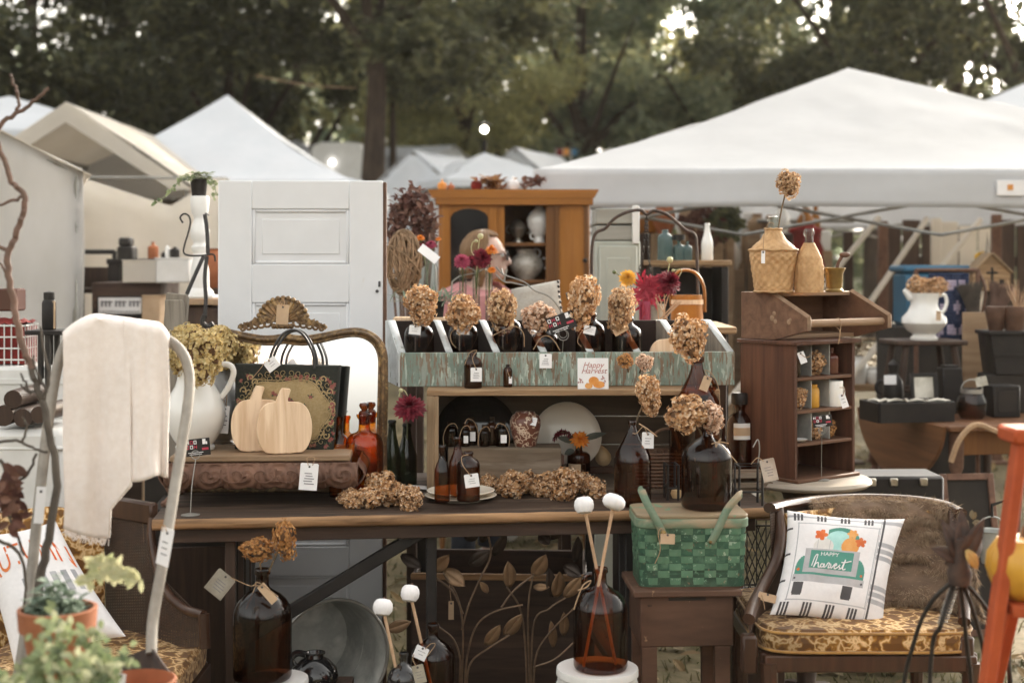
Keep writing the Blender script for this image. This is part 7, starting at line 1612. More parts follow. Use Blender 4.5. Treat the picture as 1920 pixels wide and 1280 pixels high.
DC = V((X(1782, 6.28), 6.28, 0)); DZ = .77; DA = 11
dk = thing('drop_leaf_desk', 'reddish brown drop leaf table with a rounded hanging leaf on the right', 'table', DC, DA)
g = G(); g.box((.45, .47, DZ-.012), (.9, .94, .024), .004); g.build('top', wood('desk_top', (.22, .105, .05), (.12, .055, .028), 'y', 28, .4, .1, coat=.2), dk)
g = G(); n = 30; pr = [(.02+.9*i/n, -.30*math.sin(PI*i/n)**.55) for i in range(n+1)]; g.prism(pr, .018, tr(-.022, 0, DZ-.002) @ rot(z=90) @ rot(x=90), .002); g.build('drop_leaf', wood('leaf_wood', (.2, .09, .04), (.11, .05, .024), 'y', 24, .4, .1, coat=.2), dk)
g = G(); g.box((.45, .06, DZ-.08), (.8, .02, .11), .003); g.box((.45, .88, DZ-.08), (.8, .02, .11), .003); g.box((.85, .47, DZ-.08), (.02, .8, .11), .003); g.build('apron', m_oakdark, dk)
for (x, y) in ((.06, .06), (.84, .06), (.06, .88), (.84, .88)):
    g = G(); g.lathe([(0, 0), (.02, 0), (.024, .05), (.016, .1), (.026, .3), (.03, .42), (.018, .48), (.032, .5), (.032, .53), (.02, .55), (.032, .58), (.034, DZ-.026), (0, DZ-.026)], 16, tr(x, y, 0)); g.build('leg', m_carve, dk)
DLc = lambda x, y, z=DZ: tr(*DC) @ rot(z=DA) @ V((x, y, z))
def at(px, Y, z=DZ): return V((X(px, Y), Y, z))
kk = 6.8/F

q = at(1700, 6.55); t = thing('shallow_tray', 'long shallow black tray of metal oddments on the drop leaf table', 'tray', q, 12)
w = 150*6.55/F; g = G(); g.box((0, 0, .006), (w, .2, .012)); g.box((0, -.1, .045), (w, .012, .09)); g.box((0, .1, .045), (w, .012, .09)); g.box((-w/2, 0, .045), (.012, .188, .09)); g.box((w/2, 0, .045), (.012, .188, .09)); g.build('tray', m_black, t)
rd = random.Random(77)
for i in range(7):
    g = G(); a = rd.uniform(0, 3); L = rd.uniform(.03, .06); g.tube([(-L*math.cos(a), -L*.6*math.sin(a), 0), (0, 0, .008), (L*math.cos(a), L*.6*math.sin(a), .002)], [.006, .009, .005], 8)
    tag(g.build('metal_fitting', m_silver, None, loc=q+V((-w*.4+i*w*.13, .0, .085))), 'bright metal fitting number %s along the shallow black tray' % ('one', 'two', 'three', 'four', 'five', 'six', 'seven')[i], 'fitting', 'metal fittings in the tray')
for i, o in enumerate([o for o in S.objects if o.name.startswith('metal_fitting')]): o['label'] = 'bright metal fitting lying in the shallow black tray'
q = at(1735, 6.75); t = thing('picture_frame', 'small dark frame with a light mirror on the drop leaf table', 'frame', q, 5, e=(R(-8), 0, R(5)))
h = .2; w = .115; g = G(); g.box((-w/2, 0, h/2), (.018, .018, h), .002); g.box((w/2, 0, h/2), (.018, .018, h), .002); g.box((0, 0, .009), (w-.018, .017, .018)); g.box((0, 0, h-.009), (w-.018, .017, .018)); g.build('frame', m_black, t); g = G(); g.box((0, .003, h/2), (w-.016, .004, h-.03)); g.build('glass', m_silver, t)
q = at(1780, 6.85); g = G(); g.box((0, 0, .11), (.10, .08, .22), .006); g.box((0, 0, .225), (.07, .06, .015), .003); tag(g.build('black_box', m_black, None, loc=q, rz=8), 'upright black box beside the small dark frame', 'box')
q = at(1822, 6.62); t = thing('lantern_jar', 'dark glass jar with wire bail and a silver tag on the drop leaf table', 'jar', q)
g = G(); g.lathe([(0, 0), (.05, 0), (.068, .03), (.07, .08), (.055, .115), (.045, .12), (.045, .14), (.04, .14), (0, .1)], 24); g.build('body', m_dark, t); g = G(); g.lathe([(.046, .118), (.05, .118), (.05, .138), (.046, .138)], 24); g.tube(arc((0, 0, .13), .05, 0, 180, 14), .003, 6); g.build('bail', m_steel, t)
price_tag('silver tag at the neck of the dark glass jar', 1838, 706, 6.5, 22, 18, -12, m_silver, None, lines=2)
q = at(1880, 6.7); t = thing('square_tin', 'square black tin with a framed front at the right of the drop leaf table', 'tin', q, 4)
g = G(); g.box((0, 0, .075), (.13, .1, .15), .005); g.build('body', m_black, t); g = G(); g.box((0, -.052, .075), (.09, .004, .1), .002); g.build('panel', m_deep, t)

q = at(1730, 7.05); zst = Z(636, 7.05); t = thing('small_stool', 'dark turned wooden stool standing on the table under the white pitcher', 'stool', q, 6)
w = .36; g = G(); g.box((0, 0, zst-DZ-.012), (w, .26, .024), .006); g.build('seat', m_dwood, t)
for sx in (-1, 1):
    for y in (-.09, .09): g = G(); g.tube([(sx*.12, y, zst-DZ-.024), (sx*.145, y*1.1, .15), (sx*.16, y*1.2, 0)], [.016, .019, .014], 10); g.build('leg', m_dwood, t)
    
g = G(); g.tube([(-.15, -.1, .1), (.15, -.1, .1)], .009, 8); g.tube([(-.15, .1, .1), (.15, .1, .1)], .009, 8); g.build('stretchers', m_dwood, t)
q = V((X(1733, 7.0), 7.0, zst)); k = 7/F; t = thing('ironstone_pitcher', 'white bulbous ironstone pitcher of dried hydrangea on the small dark stool', 'pitcher', q)
g = G(); g.lathe([(a*k, z*k) for a, z in [(0, 2), (25, 0), (26, 4), (20, 10), (32, 18), (42, 32), (41, 42), (30, 54), (25, 66), (26, 78), (29, 88), (27, 88), (23, 76), (0, 60)]], 32, lump=lambda a, z: 1+.02*math.cos(a*8)); g.build('body', m_ceramic, t); g = G(); g.tube(smooth([V((p[0]*k, 0, p[1]*k)) for p in ((26, 82), (38, 84), (42, 70), (36, 54), (30, 52))], 5), .009, 8); g.build('handle', m_ceramic, t); g = G(); g.tube([V((-24*k, 0, 78*k)), V((-34*k, 0, 90*k)), V((-38*k, 0, 94*k))], [.022, .016, .01], 10); g.build('spout', m_ceramic, t)
for i, (px, py, rx, rz, lab) in enumerate(((1722, 537, 22, 20, 'left dried hydrangea head in the ironstone pitcher'), (1757, 538, 20, 18, 'right dried hydrangea head in the ironstone pitcher'))): flower(lab, px, py, 7.0, rx, rz, q+V((0, 0, .12)), BLOOM[i], group='heads in the ironstone pitcher')
price_tag('kraft tag hanging at the ironstone pitcher handle', 1760, 583, 6.86, 9, 18, 4, m_kraft, None, lines=0)

q = at(1745, 7.5); t = thing('storage_bin', 'blue plastic storage bin behind the ironstone pitcher', 'bin', V((X(1742, 8.1), 8.1, Z(610, 8.1))))
k = 8.1/F; g = G(); zb_ = Z(497, 8.1)-Z(610, 8.1); g.box((0, 0, zb_/2-.02), (.34, .3, zb_-.04), .02); g.build('body', m_blue, t); g = G(); g.box((0, 0, zb_-.02), (.375, .33, .04), .012); g.build('lid', m_blue, t)
g = G(); g.box((0, 0, Z(610, 8.1)/2), (.5, .4, Z(610, 8.1)), .005); tag(g.build('crate_stack', m_deep, None, loc=(X(1742, 8.1), 8.1, 0)), 'dark crate stack carrying the blue storage bin', 'crate')
t = thing('quilt', 'navy and lilac patchwork quilt hanging behind the ironstone pitcher', 'quilt', V((X(1780, 7.35), 7.35, Z(640, 7.35))))
gA = G(); hq = Z(512, 7.35)-Z(640, 7.35); wq = 74*7.35/F; n = 20
for j in range(n):
    for i in range(14):
        u, v = (i+.5)/14, (j+.5)/n; a, b = (u*2.2) % 1-.5, (v*3) % 1-.5; gA.cur = 1 if abs(a)+abs(b) < .36 and (int(u*2.2)+int(v*3)) % 2 == 0 or (abs(a) > abs(b) and (int(v*3)+int(u*2.2)) % 2 and abs(b) < .18) else 0
        P_ = lambda s, r_: V((wq*(s-.5), .02*math.sin(s*9)*1, hq*r_)); gA.put([P_(i/14, j/n), P_((i+1)/14, j/n), P_((i+1)/14, (j+1)/n), P_(i/14, (j+1)/n)], [[0, 1, 2, 3]])
gA.build('cloth', [m_navy, m_lilac], t, solid=.012)
g = G(); z_ = Z(512, 7.35); g.tube([(-.16, .02, 0), (-.16, .02, z_+.02)], .012, 8); g.tube([(.16, .02, 0), (.16, .02, z_+.02)], .012, 8); g.tube([(-.16, .02, z_+.015), (.16, .02, z_+.015)], .01, 8); g.tube(smooth([(.16, .02, z_-.3), (.2, .02, z_-.1), (.16, .02, z_+.02)], 5), .008, 6); tag(g.build('quilt_rack', m_carve, None, loc=(X(1780, 7.35), 7.37, 0)), 'bent wood rack behind the patchwork quilt', 'rack')

q = at(1675, 6.9); t = thing('iron_lantern', 'black iron figure with a blank white label on the drop leaf table', 'figurine', q)
g = G(); g.box((0, 0, .012), (.1, .08, .024), .004); g.lathe([(0, .02), (.04, .02), (.05, .08), (.045, .15), (.02, .19), (.028, .23), (0, .26)], 18); g.tube(arc((-.05, 0, .12), .035, 100, 260, 8), .008, 6); g.build('body', m_black, t); g = G(); g.box((-.03, -.055, .16), (.06, .003, .045)); g.build('label', m_tag, t)

q = at(1828, 7.25); g = G(); g.box((0, 0, (Z(585, 7.25)-DZ)/2), (.13, .02, Z(585, 7.25)-DZ), .004); tag(g.build('cutting_board', m_stooltop, None, loc=q, rz=3), 'pale brown board standing right of the quilt', 'board')
zb0 = Z(700, 6.95)
q = at(1893, 6.95); g = G(); g.box((0, 0, (zb0-DZ)/2), (.26, .18, zb0-DZ), .004); tag(g.build('dark_crate', m_deep, None, loc=q), 'dark crate lifting the black planter', 'crate')
q = V((X(1893, 6.95), 6.95, zb0)); t = thing('black_planter', 'big square black planter of brooms and dried brushes at the right edge', 'planter', q)
hpl = Z(626, 6.95)-zb0; g = G(); g.prism([(-.10, 0), (.10, 0), (.125, hpl), (-.125, hpl)], .2, tr(0, .1, 0) @ rot(x=90), .004); g.box((0, 0, hpl+.008), (.27, .22, .02), .004); g.build('body', m_black, t); g = G(); g.box((0, -.106, hpl*.5), (.22, .004, .012)); g.build('band', m_black, t)
for (px, r, lab) in ((1867, .05, 'brown dried sunflower head left in the black planter'), (1903, .062, 'brown dried sunflower head right in the black planter')):
    g = G(); qq = V((X(px, 6.93), 6.93, zb0+hpl)); g.lathe([(0, 0), (r*.6, .0), (r*.8, .06), (r, .11), (r*.9, .135), (0, .12)], 24, lump=lambda a, z: 1+.05*math.cos(a*20)); tag(g.build('dried_sunflower', m_brownpaint, None, loc=qq), lab, 'dried flower')
for (px, a, lab) in ((1825, -6, 'grey bristle broom head beside the pale board'), (1868, 16, 'dark bristle broom head leaning under the birdhouse')):
    qq = V((X(px, 7.3), 7.3, Z(585, 7.3))); t = thing('broom', lab, 'broom', qq, 0, 'broom heads', e=(0, R(a), 0)); g = G(); rd = random.Random(px)
    for i in range(180):
        x, y = rd.uniform(-.03, .03), rd.uniform(-.02, .02); g.tube([(x*.5, y*.5, -.1), (x*1.3, y, .06), (x*2.3+rd.gauss(0, .006), y*1.6, .14+rd.gauss(0, .01))], .0016, 3)
    bb_ = g.build('bristles', m_branchd if a < 0 else m_branch, t); g = G(); g.tube([(0, 0, -.1), (0, 0, DZ-qq.z)], .011, 8); g.build('handle', m_stem, t)
g = G(); rd = random.Random(31)
for i in range(60):
    a = rd.uniform(-.25, .8); g.tube(smooth([(.04, 0, 0), (.04+.05*a, rd.gauss(0, .01), .12), (.04+.22*a, rd.gauss(0, .03), .17+rd.uniform(0, .1))], 3), .0013, 3)
tag(g.build('dry_grass_bunch', m_stick, None, loc=V((X(1893, 6.9), 6.9, zb0+hpl))), 'bunch of dry straw grass spreading from the black planter', 'dry grass')
q = V((X(1852, 7.9), 7.9, Z(545, 7.9))); k = 7.9/F
t = thing('birdhouse', 'small church birdhouse with a steeple and a black cross under the yellow cloth', 'birdhouse', q)
w = 68*k; h = 34*k; g = G(); g.prism([(-w/2, 0), (w/2, 0), (w/2, h), (0, h+34*k), (-w/2, h)], .14, tr(0, .07, 0) @ rot(x=90), .002); g.build('body', m_crate, t)
for sx in (-1, 1): g = G(); g.box((sx*w*.28, 0, h+18*k), (w*.75, .17, .012), .002, r=(0, sx*45, 0)); g.build('roof', m_crateside, t)
g = G(); g.lathe([(9*k, h+22*k), (6*k, h+40*k), (0, h+78*k)], 4, rot(z=45)); g.build('steeple', m_grey, t)
g = G(); g.box((0, -.073, h*.85), (.012, .006, 30*k)); g.box((0, -.073, h*1.0), (20*k, .007, .012)); g.build('cross', m_black, t)
for sx in (-1, 1): g = G(); g.box((sx*18*k, -.073, h*.5), (9*k, .006, 9*k)); g.build('window', m_black, t)
g = G(); g.tube([(0, 0, -Z(545, 7.9)), (0, 0, 0)], .02, 8); g.build('post', m_dwood, t)
g = G(); g.sheet(lambda u, v: V((X(1828+58*u, 8.1), 8.1+.03*math.sin(u*8), Z(478+32*u*u+28*v-12*math.sin(u*3), 8.1))), 16, 6); tag(g.build('yellow_cloth', mat('yellow_cloth', (.6, .36, .05), (.5, .28, .03), rough=.9), None, solid=.006), 'crumpled yellow cloth behind the church birdhouse', 'cloth')

g = G(); twine(g, [DLc(-.02, -.04, .62), DLc(.02, -.045, .72), DLc(.1, -.04, DZ+.012), DLc(.2, -.05, DZ-.02), DLc(.3, -.045, DZ-.03), DLc(.42, -.04, DZ+.01), DLc(.5, -.04, DZ-.0)], .013); tag(g.build('jute_garland', m_twine), 'loose jute garland along the front edge of the drop leaf table', 'garland')
q = V((X(1838, 5.7), 5.7, 0)); zt = Z(890, 5.7); t = thing('picture_frame', 'leaning wood framed dark flower picture under the drop leaf table', 'picture', q, e=(R(-12), R(0), R(6)))
w = .2; g = G(); h = zt; 
for x in (-w/2, w/2): g.box((x, 0, h/2), (.026, .02, h), .003)
g.box((0, 0, h-.013), (w-.026, .019, .026)); g.box((0, 0, .013), (w-.026, .019, .026)); g.build('frame', m_carve, t); g = G(); g.box((0, .004, h/2), (w-.024, .006, h-.04)); g.build('picture', m_deep, t)
g = G(); rd = random.Random(3)
for i in range(30): a = rd.uniform(0, 6.28); g.leaf((rd.gauss(0, .025), -.001, h*.6+rd.gauss(0, .06)), (math.cos(a), -.02, math.sin(a)), (0, -1, 0), .035, .022, 3, .02, .1)
g.build('painted_flowers', m_dry, t, flat=True)
q = V((X(1860, 4.9), 4.9, Z(1055, 4.9))); g = G(); g.lathe([(0, .0), (.035, 0), (.05, .11), (.054, .113), (.048, .108), (.034, .006), (0, .006)], 20); g.tube(arc((0, 0, .11), .05, 0, 180, 12), .003, 6); o = g.build('zinc_bucket', m_galv, None, loc=q); tag(o, 'little zinc bucket hanging behind the orange ladder', 'bucket')
g = G(); g.tube([q+V((0, 0, .16)), q+V((0, .0, .2)), q+V((.06, 0, .22)), V((q.x+.06, q.y, 0))], .006, 6); tag(g.build('shepherd_hook', m_iron), 'thin black hook stake carrying the little zinc bucket', 'hook')

t = thing('luggage_chest', 'black chest with metal clasps behind the cushion chair', 'trunk', V((X(1665, 5.2), 5.2, 0)), 2)
zt = Z(893, 5.2); w = .42; g = G(); g.box((0, .1, zt/2), (w, .2, zt), .01); g.build('body', m_black, t)
for x in (-.06, .02, .13): g = G(); g.box((x, -.006, zt-.02), (.03, .012, .03), .004); g.build('clasp', m_silver, t)

t = thing('wire_basket', 'dark wire mesh basket between the green basket and the cushion chair', 'basket', V((X(1422, 4.35), 4.35, Z(1112, 4.35))))
h = Z(985, 4.35)-Z(1112, 4.35); g = G(); w = .075
for i in range(9):
    for s in (-1, 1): g.tube([(w*(-1+.25*i), 0, 0), (max(-w, min(w, w*(-1+.25*i)+s*.08)), 0, h)], .0018, 4)
for z in (0, h): g.tube([(-w, 0, z), (w, 0, z), (w, .12, z), (-w, .12, z), (-w, 0, z)], .003, 6)
for i in range(6):
    g.tube([(w, .02*i, 0), (w, .02*i, h)], .0018, 4); g.tube([(-w, .02*i, 0), (-w, .02*i, h)], .0018, 4); g.tube([(-w+.03*i, .12, 0), (-w+.03*i, .12, h)], .0018, 4)
g.build('mesh', m_iron, t); g = G(); g.box((0, .06, -t.location.z/2-.004), (.16, .13, t.location.z-.004), .003); tag(g.build('plinth', m_dwood, None, loc=t.location), 'dark plinth under the wire mesh basket', 'plinth')
g = G(); g.box((0, 0, .02), (.34, .022, .04), .003); tag(g.build('wood_rail', m_carve, None, loc=W(1400, 962, 4.42)-V((0, 0, .02)), rz=2), 'brown wooden rail behind the basket lid', 'rail')

BYY = 11.6
t = thing('plank_fence', 'dark plank partition at the back of the big canopy', 'fence', V((X(1530, BYY), BYY, 0)))
rd = random.Random(8)
for i in range(4, 17):
    x = i*.155; g = G(); g.box((x, 0, .9+rd.uniform(-.02, .04)), (.14, .025, 1.8), .004); g.build('plank', m_dwood if i not in (7, 8, 9) else m_cream, t)
g = G(); g.box((1.55, .03, .5), (2.1, .03, .08)); g.box((1.55, .03, 1.5), (2.1, .03, .08)); g.build('crossbars', m_dwood, t)
pg = 'diagonal tent poles under the canopy'
for (x0, y0, x1, y1, lab) in ((1648, 408, 1556, 520, 'pale diagonal pole nearest the demijohns'), (1738, 410, 1636, 560, 'pale diagonal pole in the middle under the canopy'), (1838, 412, 1756, 512, 'pale diagonal pole right, above the blue bin')):
    a, b = W(x0, y0, 9.6), W(x1, y1, 9.2); d = (b-a); b2 = a+d*((a.z)/(a.z-b.z)); g = G(); g.tube([a, b2], .019, 8); tag(g.build('tent_pole', m_cream), lab, 'pole', pg)
t = thing('linen_sheet', 'white sheet hanging at the back left under the canopy', 'sheet', V((X(1400, 10.5), 10.5, 0)))
g = G(); z1, z0 = Z(415, 10.5), Z(520, 10.5); g.sheet(lambda u, v: V((X(1372+52*u, 10.5)-X(1400, 10.5), .04*math.sin(u*9), z0+(z1-z0)*v)), 20, 6); g.build('cloth', m_tent, t, solid=.006); g = G(); g.tube([(-.2, 0, 0), (-.2, 0, z1), (.2, 0, z1), (.2, 0, 0)], .014, 8); g.build('stand', m_steel, t)
sx0 = V((X(1318, 9.8), 9.8, 0)); t = thing('display_rack', 'pale wooden rack with amber boxes left under the canopy', 'rack', sx0)
g = G()
for x in (0, .18): g.box((x, 0, .85), (.05, .05, 1.7), .004); g.box((x, .3, .85), (.05, .05, 1.7), .004)
for z in (.5, .95, 1.3, 1.6): g.box((.09, .15, z), (.22, .34, .025))
g.build('frame', m_stooltop, t)
for i, (z, w_, mm, lab) in enumerate(((1.313, .15, m_oak, 'amber wooden box on the second shelf of the pale rack'), (1.613, .14, m_stooltop, 'tan box on top of the pale rack'), (.963, .16, m_terra, 'rust coloured box on the low shelf of the pale rack'))):
    g = G(); g.box((0, 0, .08), (w_, .2, .15), .006); g.box((0, 0, .16), (w_*1.02, .205, .012), .003); tag(g.build('wooden_box', mm, None, loc=sx0+V((.09, .15, z))), lab, 'box', 'boxes on the pale rack')
t = thing('hanging_coat', 'red cloth coat hanging behind the slim demijohn', 'coat', V((X(1510, 10), 10, Z(500, 10))))
g = G(); z1 = Z(420, 10)-Z(500, 10); g.lathe([(.16, 0), (.15, .1), (.12, z1*.6), (.13, z1*.85), (.05, z1), (0, z1+.01)], 20, lump=lambda a, z: 1+.08*math.sin(a*7+z*5), sq=.5); g.build('cloth', m_redcl, t); g = G(); g.tube([(0, .05, z1+.0), (0, .05, z1+.06), (.0, .3, z1+.12)], .006, 6); g.build('hanger', m_steel, t)
g = G(); g.tube([(0, 0, 0), (0, 0, 1.9)], .02, 8); g.tube([(-.35, 0, Z(414, 10.3)), (.35, 0, Z(414, 10.3))], .014, 8); g.box((0, 0, .02), (.5, .4, .04)); tag(g.build('coat_stand', m_steel, None, loc=(X(1510, 10.3), 10.3, 0)), 'steel clothes rail carrying the red coat', 'clothes rail')
rd = random.Random(41)
for i in range(22):
    px = 1210+16*i+rd.uniform(-4, 4); Y = rd.uniform(9.6, 10.6); z = 1.5-(rd.choice((438, 470, 505))-490)*Y/F; w_ = rd.uniform(.07, .16); h = rd.uniform(.1, .26); c_ = rd.choice(['cream', 'tan', 'rust', 'white', 'teal', 'amber']); mm = {'cream': m_cream, 'tan': m_stooltop, 'rust': m_terra, 'white': m_ceramic, 'teal': m_tealpale, 'amber': m_oak}[c_]
    t = thing('stall_display', c_+' wares on a tall pedestal, %s of the row under the canopy' % (('first second third fourth fifth sixth seventh eighth ninth tenth eleventh twelfth thirteenth fourteenth fifteenth sixteenth seventeenth eighteenth nineteenth twentieth twenty-first twenty-second').split()[i]), 'display', (X(px, Y), Y, 0), 0, 'wares in the stall under the canopy')
    g = G(); g.box((0, 0, (z-.002)/2), (w_*1.1, w_*1.1, z-.002), .004); g.build('pedestal', rd.choice((m_crateside, m_dwood, m_stooltop)), t)
    g = G()
    if i % 3: g.lathe([(0, z), (w_*.3, z), (w_*.48, z+h*.3), (w_*.45, z+h*.6), (w_*.2, z+h*.85), (w_*.25, z+h), (0, z+h)], 16)
    else: g.box((0, 0, z+h/2), (w_, w_*.7, h), .008)
    g.build('wares', mm, t)
for i, (px, h, mm, lab) in enumerate(((1590, 1.72, m_dwood, 'dark upright post left of the plank partition'), (1655, 1.8, m_carve, 'reddish upright post before the plank partition'), (1755, 1.82, m_cream, 'cream upright board before the plank partition'), (1868, 1.85, m_carve, 'brown post behind the church birdhouse'))):
    g = G(); g.box((0, 0, h/2), (.07, .05, h), .004); g.box((0, 0, .01), (.2, .2, .02), .003); tag(g.build('post', mm, None, loc=(X(px, 10.6), 10.6, 0)), lab, 'post', 'posts under the canopy')
for i, (px, py, r, mm, lab) in enumerate(((1318, 428, .09, m_bushred, 'dark red dried wreath hung under the canopy edge'), (1360, 415, .07, m_leaf_dark, 'green sprig hung under the canopy edge'))):
    g = G(); c = W(px, py, 9.3); rd = random.Random(i)
    for j in range(160): a = rd.uniform(0, 6.28); p = c+V((r*math.cos(a), rd.gauss(0, .02), r*math.sin(a)))+V((rd.gauss(0, .02), 0, rd.gauss(0, .02))); b_ = rd.uniform(0, 6.28); g.leaf(p, (math.cos(b_), -.2, math.sin(b_)), (0, -1, 0), .06, .03, 3, .2, .3)
    o = g.build('wreath', mm, None, flat=True); tag(o, lab, 'wreath')
sh0 = V((X(1610, 8.6), 8.6, 0)); t = thing('garden_bench', 'low jumble table of white crockery beyond the cubby cabinet', 'table', sh0)
zz = Z(720, 8.6); g = G(); g.box((.12, .2, zz-.02), (.7, .5, .04), .004); g.build('top', m_crate, t)
for x in (-.18, .42):
    for y in (0, .4): g = G(); g.box((x, y, (zz-.04)/2), (.04, .04, zz-.04)); g.build('leg', m_crate, t)
for i, (dx, r, h, lab) in enumerate(((.02, .05, .16, 'tall white crock on the jumble table'), (.12, .07, .1, 'wide white bowl on the jumble table'), (.22, .045, .2, 'white pitcher shape at the right of the jumble table'), (-.08, .05, .12, 'cream jar at the left of the jumble table'))):
    g = G(); g.lathe([(0, .003), (r*.7, 0), (r, h*.4), (r*.95, h*.7), (r*.6, h*.9), (r*.7, h), (r*.6, h), (r*.5, h*.85), (0, h*.6)], 22); tag(g.build('crock', m_ceramic, None, loc=sh0+V((dx, .05, zz))), lab, 'crock', 'white crockery beyond the cabinet')
g = G(); rd = random.Random(14)
for i in range(260): a = rd.uniform(0, 6.28); g.leaf((rd.gauss(0, .07), rd.gauss(0, .07), rd.uniform(0, .26)), (math.cos(a), math.sin(a), .5), (0, 0, 1), .07, .04, 3, .3, .3)
tag(g.build('dried_foliage', island('beige_leaf', [(.3, .22, .14), (.42, .33, .22), (.2, .13, .08)]), None, flat=True, loc=sh0+V((.02, .25, zz))), 'beige dried bouquet behind the white crocks', 'bouquet')

YC2 = 3.2; o0 = V((X(200, YC2), YC2, 0)); ct = thing('garden_cart', 'old tube handled garden cart with a rusty tray carrying the cream towel', 'cart', o0)
A = lambda px, py, Y=YC2: W(px, py, Y)-o0
P = smooth([A(28, 1300, 3.1), A(48, 1180, 3.13), A(72, 950, 3.2), A(92, 780, 3.24), A(112, 672, 3.27), A(140, 628, 3.28), A(190, 612, 3.28), A(255, 618, 3.28), A(312, 636, 3.28), A(342, 662, 3.26), A(355, 705, 3.25), A(351, 770, 3.22), A(330, 900, 3.16), A(306, 1050, 3.08), A(287, 1160, 3.04), A(284, 1225, 3.0)], 6)
g = G(); g.tube(P, .0122, 12); g.build('handle', m_tube, ct)
def pl_(pts, th=.004):
    g = G(); g.poly([A(*p) for p in pts]); return g
g = G(); pts = [A(282, 1212, 3.0), A(340, 1292, 2.9), A(330, 1400, 2.92), A(270, 1330, 3.02)]
g.put([A(150, 1262, 3.05), A(284, 1212, 3.0), A(345, 1300, 2.9), A(345, 1560, 2.92), A(284, 1440, 3.02), A(150, 1480, 3.07), A(100, 1340, 2.85), A(330, 1390, 2.8)], [[0, 1, 4, 5], [1, 2, 3, 4]]); g.build('tray', m_rust, ct, solid=.006)
for (px, Y) in ((150, 3.05), (330, 2.95)):
    g = G(); b = A(px, 1400, Y); g.tube([b, V((b.x, b.y, 0))], .011, 8); g.build('leg', m_tube, ct)
price_tag('white tag hanging on the right tube of the garden cart', 316, 990, 3.05, 34, 70, 8, None, [(312, 996), (308, 984), (304, 996)], lines=3, yaw=-35)
price_tag('long white tag on the left tube of the garden cart', 78, 912, 3.16, 18, 68, 3, None, None, lines=0)

tw = thing('towel', 'cream cotton towel folded over the tube handle of the garden cart', 'towel', o0+V((0, 0, 1.0)))
TO = o0+V((0, 0, 1.0))
def drape(x0, x1, zb, off, seed, ztop=None, back=850):
    def fn(u, v):
        px = x0+(x1-x0)*u; topy = 596+(((183-px)/72)**1.8*42 if px < 183 else (px-183)*.13)+(((px-292)/15)**2*8 if px > 292 else 0)
        f = .012*math.sin(u*6.5+seed)+.004*math.sin(u*17+seed*2)+.007*noise.noise(V((u*4, v*2.5, seed)))
        by = zb(u)
        if v < .28:
            a = v/.28; y = 3.31+.02+f*.5; py = back+(topy+8-back)*a
        elif v < .4:
            a = (v-.28)/.12*PI; y = 3.28+.045*math.cos(a)-off*max(0, -math.cos(a)); py = topy+8-14*math.sin(a)
        else:
            a = (v-.4)/.6; y = 3.235-off-f*(.3+a)-.012*a+.004*noise.noise(V((u*6, a*3, seed))); py = topy+8+(by-topy-8)*a; px += (6*noise.noise(V((a*3, seed, u*2)))+(120-118)*0)*a
        return W(px, py, y)-TO
    return fn
g = G(); g.sheet(drape(119, 246, lambda u: 990+18*math.sin(u*2.6) if u < .66 else 958-140*(u-.66), .0, 1.2), 44, 70); g.build('left_fold', m_towel, tw, solid=.006, sharp=80)
g = G(); g.sheet(drape(232, 316, lambda u: 897+6*math.sin(u*6), .012, 4.4), 34, 60); g.build('right_fold', m_towel, tw, solid=.006, sharp=80)
g = G(); rd = random.Random(4); fd = drape(119, 246, lambda u: 990+18*math.sin(u*2.6) if u < .66 else 958-140*(u-.66), .0, 1.2)
for i in range(70):
    u = rd.uniform(.02, .64); p = fd(u, .995); g.tube([p, p+V((rd.gauss(0, .003), -.002, -.008)), p+V((rd.gauss(0, .005), -.002, -rd.uniform(.012, .022)))], .0011, 4)
g.build('fringe', m_towel, tw)['kind'] = 'stuff'

YB2 = 3.05
def twig(label, sets, mt=m_branch, cat='branch'):
    o = W(sets[0][0][0][0], sets[0][0][0][1], YB2); g = G(); rd = random.Random(len(label))
    for pts, r0, r1 in sets:
        P = smooth([W(p[0], p[1], YB2+(p[2] if len(p) > 2 else 0))-o for p in pts], 5); P = [p+V((rd.gauss(0, .0012), rd.gauss(0, .002), rd.gauss(0, .0012))) for p in P]; n_ = len(P); g.tube(P, [r0+(r1-r0)*i/(n_-1) for i in range(n_)], 7)
    ob = g.build('branch', mt, None, loc=o); tag(ob, label, cat, 'bare branches at the left edge')
twig('bare reddish branch forking into a V above the left tents', [([(-60, 330), (0, 236), (30, 214), (62, 192), (90, 165)], .006, .0035), ([(33, 211), (34, 180), (26, 158), (20, 142)], .004, .0028)])
twig('crooked red brown branch running down the left edge', [([(-10, 262), (8, 300), (22, 340), (45, 365), (44, 395), (30, 440), (15, 480), (20, 540), (32, 600), (42, 650), (60, 690)], .0055, .008), ([(45, 368), (20, 378), (-20, 388)], .004, .003), ([(16, 470), (-20, 455)], .005, .004), ([(20, 530), (5, 500), (-10, 490)], .003, .002)])
twig('thick grey branch with side twigs beside the left cart tube', [([(55, 680), (66, 715), (82, 760), (95, 820), (106, 880), (100, 960), (84, 1050), (70, 1180), (70, 1900)], .0065, .0105), ([(82, 750), (92, 700), (80, 650), (75, 612)], .004, .002), ([(88, 735), (70, 700), (62, 665)], .003, .002), ([(60, 740), (44, 712), (40, 700)], .003, .002), ([(70, 735), (52, 735), (40, 720)], .003, .002)], m_branchd)
